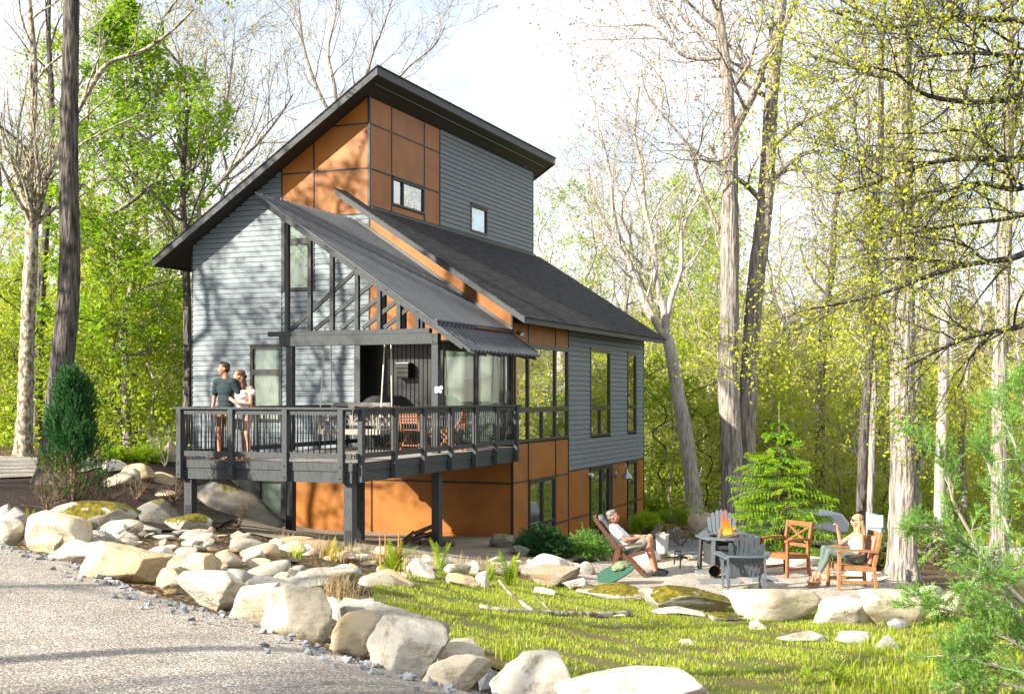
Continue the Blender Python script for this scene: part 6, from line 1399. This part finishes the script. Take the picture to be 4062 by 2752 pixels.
# green folding pad with a cap lying on it
mat('green_felt', (.030, .095, .060), .9, (.02, .07, .045), 40, bump=.3, bscale=90)
mat('khaki', (.16, .19, .11), .85, bump=.3, bscale=50)
p = spot(1398, 21.0); t = empty('folding_pad', p, R(-8), 'two leafed green felt pad leaning on the stones below the reclining chair', 'pad')
for k, (dy, tz, sc_) in enumerate(((0, .42, 1.0), (.16, .50, .92))):
    V = []; n = 26
    for z in (-.012, .012):
        for i in range(n): a = i * 6.283 / n; V.append((.34 * sc_ * math.cos(a), .125 * math.sin(a) * (1 - .25 * math.cos(a)), z))
    o = MB().add(V, [tuple(range(n))[::-1], tuple(range(n, 2 * n))] + [(i, (i + 1) % n, (i + 1) % n + n, i + n) for i in range(n)]).build('leaf', 'green_felt', t); o.location = (.0 - .04 * k, dy, .15 + .05 * k); o.rotation_euler = (R(38), R(-24), R(4))
bm = bmesh.new(); bmesh.ops.create_icosphere(bm, subdivisions=4, radius=1)
for v in bm.verts: v.co = Vector((v.co.x * .17, v.co.y * .11, v.co.z * .065)) * (1 + .25 * noise.noise(v.co * 2.4)); v.co.z -= .14 * abs(v.co.x)
me = bpy.data.meshes.new('cap'); bm.to_mesh(me); bm.free(); me.polygons.foreach_set('use_smooth', np.ones(len(me.polygons), bool)); me.materials.append(MATS['khaki']); o = bpy.data.objects.new('cap', me); COL.objects.link(o); o.location = p + Vector((.10, .08, .30)); o.rotation_euler = (.3, -.2, .2); tag(o, 'crumpled khaki cap on the green felt pad', 'cap')
# planter, path lights, meter box
p = Vector((at(1503, 1255, 27).x, 27, 0)); p.z = g1(p.x, p.y) + .02
t = empty('planter', p, 0, 'white ribbed planter pot with dry flowers by the paving', 'planter'); prof = []
for k in range(17): z = k / 16 * .40; prof.append((.115 + .03 * k / 16 + (.006 if k % 2 else 0), z))
MB().lathe(prof + [(.16, .42), (.13, .42), (.13, .38)], (0, 0, 0), 20).build('pot', 'white_paint', t, smooth=True); mat('dry_flower', (.55, .42, .33), .9)
mb = MB(); leaves(mb, np.random.default_rng(1).normal(0, .05, (140, 3)) * (1.1, 1.1, .35) + (0, 0, .43), .035, np.random.default_rng(2)); mb.build('dry_flowers', 'dry_flower', t)
for px, d, h, lab in ((1530, 23.9, .27, 'left black path light by the paving'), (1543, 23.2, .22, 'nearest black path light right of the reclining man'), (1583, 23.4, .24, 'black path light beside the left leg of the fire table')):
    p = Vector((at(px, 900, d).x, d, 0)); p.z = g1(p.x, p.y); t = empty('path_light', p, R(10), lab, 'path light', 'black path lights'); MB().tube([(0, 0, -.02), (.02, 0, h)], .014, 8).build('stake', 'black_metal', t); MB().bar((.0, 0, h + .02), (.15, 0, h - .01), .06, .045).build('lamp_head', 'black_metal', t, bevel=.01)
p = Vector((at(1983, 1290, 25.4).x, 25.4, 0)); p.z = g1(p.x, p.y); mat('meter_paint', (.30, .36, .42), .5)
t = empty('meter_box', p, R(-12), 'pale grey utility pedestal between the slim trunks and the great oak', 'utility box'); MB().prism([(-.15, 0), (.15, 0), (.15, 1.05), (-.15, 1.12)], -.12, .12).build('cabinet', 'meter_paint', t, bevel=.01); MB().box(-.155, .175, -.14, -.121, .82, 1.08).build('cover', 'meter_paint', t); MB().box(.15, .21, -.08, .08, .72, 1.0).build('meter', 'galvanised', t)
# low grey trailer deck glimpsed behind the spruce
mat('trailer_grey', (.42, .45, .48), .5)
p = Vector((at(1790, 900, 36).x, 36, 0)); p.z = g1(p.x, p.y)
t = empty('trailer', p, R(6), 'low grey covered trailer half hidden behind the spruce', 'trailer'); mb = MB(); mb.prism([(-1.6, .35), (1.5, .35), (1.6, .6), (1.35, .92), (-1.3, .95), (-1.65, .62)], -.7, .7); mb.build('cover', 'trailer_grey', t, bevel=.05); MB().box(-1.5, 1.45, -.65, .65, .28, .345).build('frame', 'black_metal', t)
for s in (-.72, .62): mb = MB(); mb.tube([(.1, s, .29), (.1, s + .10, .29)], .29, 18); mb.build('wheel', 'black_metal', t)
MB().bar((-1.5, 0, .32), (-2.4, 0, .30), .08, .08).build('drawbar', 'black_metal', t)
# neighbour's house through the trees at left
mat('old_siding', (.16, .17, .17), .8, (.20, .21, .205), 2, (1, 1, 14)); mat('pale_metal', (.62, .66, .70), .45, metal=.2)
p = Vector((at(40, 900, 66).x, 66, 0)); p.z = g1(p.x, p.y)
t = empty('neighbour_house', p, R(-10), 'grey house with a pale metal porch roof glimpsed through the trees at far left', 'house'); MB().box(-5, 4.5, 0, 8, 0, 3.6).build('wall', 'old_siding', t)
MB().prism([(-5.4, 3.6), (4.9, 3.6), (4.9, 3.75), (-5.4, 3.75)], -.3, -.2).build('gutter', 'black_metal', t)
MB().add([(-5.4, -.4, 3.7), (4.9, -.4, 3.7), (4.9, 4, 6.6), (-5.4, 4, 6.6), (4.9, 8.4, 3.7), (-5.4, 8.4, 3.7), (-5.4, -.4, 3.6), (4.9, -.4, 3.6)], [(0, 1, 2, 3), (3, 2, 4, 5), (6, 7, 1, 0), (1, 4, 2), (0, 3, 5)]).build('roof', 'shingles', t)
MB().prism([(-5, 2.5), (4.6, 2.5), (4.6, 2.56), (-5, 2.56)], -2.6, -.01).build('porch_roof', 'pale_metal', t).rotation_euler = (0, 0, 0)
MB().add([(-5, -2.7, 1.9), (4.6, -2.7, 1.9), (4.6, -.02, 3.1), (-5, -.02, 3.1), (-5, -2.7, 1.8), (4.6, -2.7, 1.8)], [(0, 1, 2, 3), (4, 5, 1, 0)]).build('porch_roof', 'pale_metal', t)
for x in (-4.5, -1.5, 1.5, 4.2): MB().box(x - .07, x + .07, -2.6, -2.46, 0, 1.85).build('porch_post', 'old_siding', t)
for x in (-3.2, 0, 2.8): MB().box(x - .5, x + .5, -.03, -.002, .9, 2.0).build('window', 'glass_dark', t)
# ---------------------------------------------------------------- people
mat('skin', (.50, .26, .17), .55, (.46, .23, .15), 6, spec=.3); mat('skin_tan', (.46, .22, .13), .55, (.41, .19, .11), 6, spec=.3)
mat('shirt_dark', (.012, .026, .030), .85, bump=.25, bscale=25); mat('shirt_white', (.72, .74, .78), .8, bump=.25, bscale=22); mat('top_white', (.74, .70, .68), .8, bump=.2, bscale=30)
mat('shorts_tan', (.22, .125, .045), .85, bump=.3, bscale=25); mat('shorts_grey', (.14, .15, .13), .85, (.20, .21, .19), 60, bump=.3, bscale=30); mat('skirt_grey', (.16, .165, .18), .85, bump=.2, bscale=20); mat('leggings', (.10, .135, .115), .7, bump=.15, bscale=30)
mat('hair_dark', (.022, .015, .012), .5, (.035, .022, .015), 30, (9, 9, 1)); mat('hair_brown', (.045, .022, .011), .5, (.12, .055, .022), 6, (6, 6, 1)); mat('hair_blond', (.20, .105, .045), .5, (.50, .32, .15), 7, (9, 9, .8)); mat('hair_greying', (.05, .04, .035), .6, (.20, .18, .165), 18)
mat('shoe_black', (.018, .02, .024), .6); mat('sandal', (.09, .065, .05), .6); mat('sandal_tan', (.40, .22, .13), .6); mat('eye_white', (.75, .73, .70), .3); mat('eye_dark', (.02, .015, .012), .3); mat('lips', (.42, .12, .10), .5); mat('teeth', (.8, .78, .74), .4); mat('lens_dark', (.01, .01, .012), .15)
V3 = lambda *a: Vector(a)
WS = bpy.data.scenes.new('workshop')
def _ico(n):
    bm = bmesh.new(); bmesh.ops.create_icosphere(bm, subdivisions=n, radius=1); bm.verts.index_update(); V = np.array([v.co[:] for v in bm.verts]); F = [tuple(v.index for v in f.verts) for f in bm.faces]; bm.free(); return V, F
ICO = {1: _ico(1), 2: _ico(2), 3: _ico(3)}
class Body:
    def __init__(s): s.mb = MB()
    def ball(s, c, r, rot=None):
        r = (r, r, r) if not hasattr(r, '__len__') else r; m = Matrix.Translation(Vector(c)) @ (rot.to_4x4() if rot else Matrix()) @ Matrix.Diagonal((*r, 1)); V, F = ICO[3]; m = np.array(m); s.mb.add(V @ m[:3, :3].T + m[:3, 3], F)
    def cap(s, a, b, ra, rb):
        a = Vector(a); b = Vector(b); d = b - a; L = d.length
        n = max(3, int(L / (min(ra, rb) * .45)) + 1)
        for i in range(n + 1): t = i / n; s.ball_s(a + d * t, ra + (rb - ra) * t)
    def ball_s(s, c, r): V, F = ICO[2]; s.mb.add(V * r + np.array(c), F)
    def chain(s, pts, rad):
        for (a, b), (ra, rb) in zip(zip(pts[:-1], pts[1:]), zip(rad[:-1], rad[1:])): s.cap(a, b, ra, rb)
    def done(s, name, m, parent, vox=.011, smooth=4, wrinkle=0):
        me = s.mb.mesh(name); o = bpy.data.objects.new(name, me); COL.objects.link(o)
        r = o.modifiers.new('r', 'REMESH'); r.mode = 'VOXEL'; r.voxel_size = vox; k = o.modifiers.new('s', 'SMOOTH'); k.iterations = smooth; k.factor = .5
        WS.collection.objects.link(o); COL.objects.unlink(o); WS.view_layers[0].update(); dg = WS.view_layers[0].depsgraph; me2 = bpy.data.meshes.new_from_object(o.evaluated_get(dg)); COL.objects.link(o); WS.collection.objects.unlink(o); o.modifiers.clear(); o.data = me2; me2.name = name
        if wrinkle:
            for v in me2.vertices: v.co += v.normal * wrinkle * noise.noise(v.co * 11)
        me2.polygons.foreach_set('use_smooth', np.ones(len(me2.polygons), bool)); me2.materials.clear(); me2.materials.append(MATS[m]); o.parent = parent; return o
def frame(f, up=(0, 0, 1)):
    f = Vector(f).normalized(); r = f.cross(Vector(up)).normalized(); u = r.cross(f); return f, r, u                 # forward, right, up
def hand(B, wr, d, palm_n, curl=.4, side=1, L=.175):
    """palm, four unequal bent fingers and a side thumb; d = pointing direction, palm_n = palm facing"""
    d = Vector(d).normalized(); n = Vector(palm_n); n = (n - d * n.dot(d)).normalized(); s = d.cross(n) * side; wr = Vector(wr); pc = wr + d * L * .28
    B.ball(pc, (L * .27, L * .23, L * .085), Matrix((d, s, n)).transposed())
    for k, (o, l) in enumerate(((-.75, .43), (-.25, .50), (.25, .46), (.72, .36))):
        a = wr + d * L * .5 + s * o * L * .21; c1 = d * math.cos(curl) + n * math.sin(curl); c2 = d * math.cos(curl * 2.2) + n * math.sin(curl * 2.2); b = a + c1 * L * l * .5; B.chain([a, b, b + c2 * L * l * .5], [.0095, .009, .0075])
    a = wr + d * L * .18 - s * L * .2; b = a + (d * .6 - s * .7 + n * .25).normalized() * L * .22; B.chain([a, b, b + (d * .9 - s * .2 + n * .3).normalized() * L * .17], [.012, .0105, .009])
def head(B, c, f, up, k=1.0):
    F, Rr, U = frame(f, up); M = Matrix((F, Rr, U)).transposed(); c = Vector(c); P = lambda x, y, z: c + (F * x + Rr * y + U * z) * k
    B.ball(P(-.008, 0, .025), (.098 * k, .076 * k, .095 * k), M); B.ball(P(.022, 0, -.035), (.068 * k, .058 * k, .075 * k), M); B.ball(P(.050, 0, -.088), (.030 * k, .030 * k, .024 * k), M)
    B.cap(P(.088, 0, .012), P(.110, 0, -.026), .010 * k, .014 * k); B.ball(P(.098, .012, -.03), .009 * k); B.ball(P(.098, -.012, -.03), .009 * k)
    for s in (-1, 1): B.ball(P(-.012, s * .078, -.012), (.020 * k, .010 * k, .032 * k), M); B.ball(P(.055, s * .040, -.028), (.026 * k, .022 * k, .022 * k), M); B.cap(P(.084, s * .014, .028), P(.074, s * .050, .028), .009 * k, .008 * k)
    return P, M
def face_parts(P, M, par, k=1.0, smile=True, brow='hair_dark', glasses=False):
    if glasses:
        b = MB()
        for s in (-1, 1):
            c = np.array(P(.088, s * .034, .012)); a = np.linspace(0, 6.28, 13)[:-1]; V = [tuple(np.array(P(.090 - .006 * abs(math.cos(x)), s * .034 + .026 * math.cos(x), .010 + .020 * math.sin(x)))) for x in a]; b.add(V + [tuple(np.array(q) + np.array(M.col[0]) * .006) for q in V], [tuple(range(12))[::-1], tuple(range(12, 24))] + [(i, (i + 1) % 12, (i + 1) % 12 + 12, i + 12) for i in range(12)]); b.tube([P(.086, s * .058, .016), P(.0, s * .082, .012)], .003, 5)
        b.tube([P(.094, -.012, .014), P(.094, .012, .014)], .003, 5); g = b.build('sunglasses', 'lens_dark', par)
    else:
        for s in (-1, 1): e = Body(); e.ball(P(.072, s * .032, .010), (.014, .016, .010), M); e.done('eye', 'eye_white', par, .004, 1); e = Body(); e.ball(P(.083, s * .032, .010), .0062); e.done('iris', 'eye_dark', par, .003, 0)
    for s in (-1, 1): b = MB(); b.tube([P(.094, s * .014, .034), P(.090, s * .036, .040), P(.074, s * .055, .033)], .0045, 5); b.build('eyebrow', brow, par)
    b = MB(); b.tube([P(.068, -.032, -.052), P(.090, -.014, -.062), P(.094, 0, -.064), P(.090, .014, -.062), P(.068, .032, -.052)], .0062, 6); b.build('mouth', 'lips', par)
    if smile: b = MB(); b.tube([P(.076, -.024, -.055), P(.093, -.010, -.0595), P(.096, 0, -.060), P(.093, .010, -.0595), P(.076, .024, -.055)], .0042, 6); b.build('teeth', 'teeth', par)
def hair_short(P, M, par, m, k=1.0, lift=.0):
    b = Body(); b.ball(P(-.022, 0, .050), (.097 * k, .083 * k, .083 * k), M); b.ball(P(-.050, 0, .005), (.068 * k, .080 * k, .082 * k), M); b.ball(P(.035, 0, .095 + lift), (.048, .064, .030), M); return b.done('hair', m, par, .008, 2, .004)
def foot(B, a, d, L=.24, r=.042):
    d = Vector(d).normalized(); a = Vector(a); B.chain([a + V3(0, 0, -.01), a + d * L * .25 + V3(0, 0, -.035), a + d * L * .72 + V3(0, 0, -.052)], [r, r * .95, r * .62]); B.cap(a - d * .045 + V3(0, 0, -.045), a + d * L * .6 + V3(0, 0, -.055), r * .75, r * .7)
def shoe(par, a, d, m, L=.26, r=.046, name='shoe', sole=None):
    b = Body(); d = Vector(d).normalized(); a = Vector(a); b.cap(a - d * .05 + V3(0, 0, -.045), a + d * L * .72 + V3(0, 0, -.058), r * .9, r * .78); b.chain([a + V3(0, 0, -.02), a + d * L * .3 + V3(0, 0, -.03), a + d * L * .7 + V3(0, 0, -.05)], [r * 1.05, r, r * .8]); return b.done(name, m, par, .010, 3)
def sandal(par, a, d, m, L=.25):
    d = Vector(d).normalized(); s = d.cross(V3(0, 0, 1)).normalized(); a = Vector(a); b = MB(); n = 16; V = []
    for z in (-.098, -.080):
        for i in range(n): x = i * 6.283 / n; V.append(tuple(a + d * (L * .36 + L * .54 * math.cos(x)) + s * .05 * math.sin(x) + V3(0, 0, z)))
    b.add(V, [tuple(range(n))[::-1], tuple(range(n, 2 * n))] + [(i, (i + 1) % n, (i + 1) % n + n, i + n) for i in range(n)])
    for t in (.30, .52, .62): b.tube([tuple(a + d * L * t + s * y + V3(0, 0, z)) for y, z in ((-.048, -.078), (-.036, -.03), (0, -.010 - .03 * t), (.036, -.03), (.048, -.078))], .010, 5)
    b.build('sandal', m, par)
# --- man standing on the deck, weight on both feet, head turned to the left of the view
def standing_man():
    b = HW(-2.74, -7.32, DZ + .0); t = empty('person', b, -YAW - R(6), 'man in dark green t-shirt and tan shorts standing at the deck rail beside a woman', 'person')
    A = Body(); hd = V3(-.02, -.02, 1.665)
    P, M = head(A, hd, (-.72, -.66, .02), (0, 0, 1)); A.cap(hd + V3(.01, .02, -.06), (.01, .02, 1.44), .056, .062)
    sh = {-1: V3(-.205, .01, 1.42), 1: V3(.205, .0, 1.42)}
    A.ball((0, .02, 1.28), (.175, .105, .17)); A.ball((0, .02, 1.10), (.15, .10, .15)); A.ball((0, .02, .95), (.165, .11, .12)); A.cap(sh[-1], sh[1], .065, .065)
    el = {-1: V3(-.275, .02, 1.13), 1: V3(.30, .09, 1.16)}; wr = {-1: V3(-.285, -.03, .88), 1: V3(.40, .20, .98)}
    for s in (-1, 1): A.chain([sh[s], el[s], wr[s]], [.056, .043, .028])
    hand(A, wr[-1], (.05, -.1, -1), (.8, .2, 0), .25, -1); hand(A, wr[1], (.6, .1, -.6), (0, -1, 0), .3, 1)
    hp_ = {-1: V3(-.095, .02, .90), 1: V3(.095, .02, .90)}; kn = {-1: V3(-.135, -.03, .49), 1: V3(.125, .0, .49)}; an = {-1: V3(-.16, .02, .10), 1: V3(.14, .03, .10)}
    for s in (-1, 1): A.chain([hp_[s], kn[s], (kn[s] + an[s]) * .5 + V3(0, .025, .06), an[s]], [.092, .056, .053, .036]); foot(A, an[s], (-.25 if s < 0 else .1, -1, 0))
    A.done('body', 'skin_tan', t)
    C = Body(); C.ball((0, .02, 1.28), (.192, .122, .18)); C.ball((0, .02, 1.10), (.17, .118, .16)); C.ball((0, .02, .98), (.178, .124, .12)); C.cap((-.19, .01, 1.42), (.19, 0, 1.42), .078, .078); C.cap((-.05, .02, 1.45), (.05, .02, 1.45), .07, .07)
    for s in (-1, 1): C.cap(sh[s], sh[s].lerp(el[s], .68), .074, .070)
    C.done('t_shirt', 'shirt_dark', t, .012, 4, .006)
    D = Body(); D.ball((0, .02, .92), (.180, .126, .10))
    for s in (-1, 1): D.cap(hp_[s], hp_[s].lerp(kn[s], .86), .106, .088)
    D.done('shorts', 'shorts_tan', t, .012, 3, .006)
    face_parts(P, M, t); hair_short(P, M, t, 'hair_dark', 1, .012)
    for s in (-1, 1): sandal(t, an[s], (-.25 if s < 0 else .1, -1, 0), 'sandal')
standing_man()
def standing_woman():
    b = HW(-2.44, -7.22, DZ); t = empty('person', b, -YAW + R(10), 'woman in white top and long grey skirt leaning on the man at the rail', 'person')
    A = Body(); hd = V3(-.05, -.02, 1.535); P, M = head(A, hd, (-.92, -.38, .05), (.06, 0, 1), .94); A.cap(hd + V3(.015, .01, -.05), (.0, .02, 1.33), .046, .052)
    sh = {-1: V3(-.155, -.0, 1.305), 1: V3(.165, .01, 1.30)}
    A.ball((0, .02, 1.18), (.145, .095, .15)); A.ball((0, .0, 1.16), (.13, .105, .075)); A.ball((0, .02, 1.00), (.118, .085, .14)); A.ball((0, .03, .86), (.16, .115, .13)); A.cap(sh[-1], sh[1], .050, .050)
    el = {-1: V3(-.20, -.05, 1.08), 1: V3(.19, -.05, 1.02)}; wr = {-1: V3(-.26, -.10, 1.12), 1: V3(-.05, -.16, 1.04)}
    for s in (-1, 1): A.chain([sh[s], el[s], wr[s]], [.045, .037, .025])
    hand(A, wr[1], (-.8, -.05, .55), (-.3, .9, 0), .12, 1, .17)
    hp_ = {-1: V3(-.085, .03, .84), 1: V3(.085, .03, .84)}; kn = {-1: V3(-.08, .0, .46), 1: V3(.12, -.05, .46)}; an = {-1: V3(-.08, .06, .10), 1: V3(.13, .0, .10)}
    for s in (-1, 1): A.chain([hp_[s], kn[s], (kn[s] + an[s]) * .5 + V3(0, .02, .05), an[s]], [.088, .052, .046, .032]); foot(A, an[s], (-.2, -1, 0), .22, .037)
    A.done('body', 'skin', t)
    C = Body(); C.ball((0, .02, 1.15), (.153, .106, .115)); C.ball((0, .0, 1.16), (.14, .117, .08)); C.ball((0, .02, 1.00), (.128, .095, .14)); C.cap((-.19, .0, 1.235), (.20, .01, 1.23), .066, .066); C.ball((.0, .0, 1.235), (.16, .11, .055)); C.done('top', 'top_white', t, .011, 3, .003)
    D = Body(); D.ball((0, .03, .88), (.168, .124, .12)); D.chain([(-.02, .03, .86), (-.03, .03, .5), (-.03, .04, .14)], [.155, .135, .13]); D.chain([(-.09, .03, .8), (-.12, .04, .14)], [.10, .085]); D.done('skirt', 'skirt_grey', t, .013, 3, .008)
    face_parts(P, M, t); H_ = Body(); H_.ball(P(-.026, 0, .036), (.094, .083, .088), M); H_.ball(P(-.055, 0, -.01), (.062, .080, .082), M)
    for (x, y, z), (x2, y2, z2), (x3, y3, z3) in (((-.07, .05, -.05), (-.09, .05, -.20), (-.10, .07, -.40)), ((-.09, 0, -.05), (-.13, .0, -.22), (-.15, .0, -.42)), ((-.07, -.06, -.05), (-.09, -.07, -.22), (-.12, -.05, -.40)), ((-.03, .075, -.05), (.0, .08, -.18), (.0, .09, -.26))): H_.chain([P(x, y, z), P(x2, y2, z2), P(x3, y3, z3)], [.042, .040, .020])
    H_.done('hair', 'hair_brown', t, .009, 2, .007); c = Body(); c.ball(P(-.13, .0, -.01), (.02, .05, .035), M); c.done('hair_clip', 'hair_dark', t, .006, 1)
    for s in (-1, 1): sandal(t, an[s], (-.2, -1, 0), 'sandal_tan', .23)
standing_woman()
def reclining_man():
    t = empty('person', MC, R(-3), 'man in white t-shirt and grey shorts lying back in the wooden deck chair', 'person'); y0 = .31
    A = Body(); hd = V3(-.585, y0, 1.06); P, M = head(A, hd, (.96, -.10, .20), (-.22, 0, 1)); A.cap(hd + V3(-.03, 0, -.05), (-.665, y0, .90), .056, .064)
    pel = V3(-.29, y0, .49); ch = V3(-.565, y0, .79)
    A.chain([pel, (pel + ch) * .5 + V3(.01, 0, .0), ch], [.125, .130, .135]); sh = {-1: V3(-.60, y0 - .19, .865), 1: V3(-.60, y0 + .19, .865)}; A.cap(sh[-1], sh[1], .068, .068)
    for s in (-1, 1): A.cap(pel + V3(0, s * .05, 0), ch + V3(0, s * .07, 0), .11, .115)
    el = {-1: V3(-.375, y0 - .25, .66), 1: V3(-.36, y0 + .24, .67)}; wr = {-1: V3(-.115, y0 - .13, .695), 1: V3(-.10, y0 + .08, .70)}
    for s in (-1, 1): A.chain([sh[s], el[s], wr[s]], [.058, .045, .030])
    hand(A, wr[-1], (.8, .55, .15), (.3, .3, -.9), .5, 1); hand(A, wr[1], (.75, -.55, .15), (.3, -.3, -.9), .5, -1)
    hp_ = {-1: V3(-.27, y0 - .10, .50), 1: V3(-.27, y0 + .10, .50)}; kn = {-1: V3(.045, y0 - .12, .66), 1: V3(.09, y0 + .13, .68)}; an = {-1: V3(.165, y0 - .13, .10), 1: V3(.21, y0 + .14, .10)}
    for s in (-1, 1): A.chain([hp_[s], kn[s], kn[s].lerp(an[s], .35) + V3(-.03, 0, 0), an[s]], [.098, .062, .058, .038]); foot(A, an[s], (1, -.15 * s, 0))
    A.done('body', 'skin_tan', t)
    C = Body(); C.chain([pel + V3(.02, 0, .01), (pel + ch) * .5 + V3(.015, 0, .01), ch], [.142, .150, .152])
    for s in (-1, 1): C.cap(pel + V3(0, s * .055, 0), ch + V3(0, s * .075, 0), .122, .130); C.cap(sh[s], sh[s].lerp(el[s], .62), .080, .078)
    C.cap(sh[-1], sh[1], .082, .082); C.done('t_shirt', 'shirt_white', t, .012, 4, .007)
    D = Body(); D.ball(pel + V3(.0, 0, -.01), (.14, .185, .125))
    for s in (-1, 1): D.cap(hp_[s], hp_[s].lerp(kn[s], .74), .113, .095)
    D.done('shorts', 'shorts_grey', t, .012, 3, .006); face_parts(P, M, t); hair_short(P, M, t, 'hair_greying', 1, .006)
    for s in (-1, 1): shoe(t, an[s], (1, -.15 * s, 0), 'shoe_black')
reclining_man()
def seated_woman():
    t = empty('person', WC, R(3), 'woman with long fair hair and sunglasses sitting in the front wooden chair raising a hand', 'person')
    A = Body(); hd = V3(.10, .0, 1.13); P, M = head(A, hd, (-.99, -.08, .02), (-.02, 0, 1), .95); A.cap(hd + V3(.02, 0, -.05), (.135, 0, .93), .046, .054)
    pel = V3(.10, 0, .51); ch = V3(.12, 0, .77); A.ball(pel, (.135, .17, .115)); A.chain([pel + V3(0, 0, .06), V3(.12, 0, .64), ch], [.105, .100, .110])
    for s in (-1, 1): A.cap(V3(.12, s * .04, .62), ch + V3(-.01, s * .055, .01), .085, .095); A.ball(ch + V3(-.075, s * .065, -.02), .058)
    sh = {-1: V3(.125, -.165, .885), 1: V3(.12, .165, .885)}; A.cap(sh[-1], sh[1], .050, .050)
    el = {-1: V3(-.10, -.27, .70), 1: V3(-.09, .26, .72)}; wr = {-1: V3(.12, -.22, .56), 1: V3(-.155, .22, .96)}
    wr[-1] = V3(.06, -.20, .57)
    A.chain([sh[-1], V3(.10, -.25, .66), wr[-1]], [.046, .039, .026]); A.chain([sh[1], el[1], wr[1]], [.046, .039, .026])
    hand(A, wr[-1], (-.9, .3, -.1), (0, 0, -1), .35, 1, .165); hand(A, wr[1], (-.15, -.1, .95), (-.8, 0, .2), .85, -1, .165)
    hp_ = {-1: V3(.06, -.09, .51), 1: V3(.06, .09, .51)}; kn = {-1: V3(-.40, -.07, .63), 1: V3(-.43, .09, .66)}; an = {-1: V3(-.57, -.05, .22), 1: V3(-.54, .10, .12)}
    for s in (-1, 1): A.chain([hp_[s], kn[s], kn[s].lerp(an[s], .35) + V3(.02, 0, 0), an[s]], [.090, .054, .048, .033]); foot(A, an[s], (-.92, -.1, -.25 if s < 0 else 0), .22, .036)
    A.done('body', 'skin', t)
    D = Body(); D.ball(pel, (.145, .18, .122))
    for s in (-1, 1): D.chain([hp_[s], kn[s], kn[s].lerp(an[s], .35) + V3(.02, 0, 0), kn[s].lerp(an[s], .80)], [.098, .061, .056, .043])
    D.done('leggings', 'leggings', t, .011, 3, .003)
    C = Body(); C.chain([pel + V3(0, 0, .02), V3(.12, 0, .64), ch + V3(0, 0, .0)], [.135, .118, .120])
    for s in (-1, 1): C.cap(V3(.12, s * .04, .60), ch + V3(-.01, s * .055, .0), .10, .106); C.ball(ch + V3(-.078, s * .065, -.02), .066); C.cap(ch + V3(-.05, s * .09, .06), ch + V3(0.01, s * .10, .15), .02, .018)
    C.done('top', 'top_white', t, .011, 3, .004); face_parts(P, M, t, glasses=True)
    H_ = Body(); H_.ball(P(-.026, 0, .036), (.096, .086, .090), M); H_.ball(P(-.06, 0, -.02), (.062, .084, .09), M)
    for y in (-.075, -.04, 0, .04, .075): H_.chain([P(-.06, y, -.04), P(-.095, y * 1.15, -.20), P(-.10, y * 1.3, -.38)], [.046, .044, .022])
    for s in (-1, 1): H_.chain([P(-.01, s * .078, .02), P(-.01, s * .092, -.12), P(-.03, s * .10, -.30)], [.026, .028, .018])
    H_.done('hair', 'hair_blond', t, .009, 2, .008)
    sandal(t, an[-1], (-.92, -.1, 0), 'sandal_tan', .23); sandal(t, an[1], (-.92, -.1, 0), 'sandal_tan', .23)
seated_woman()
bpy.data.scenes.remove(WS)
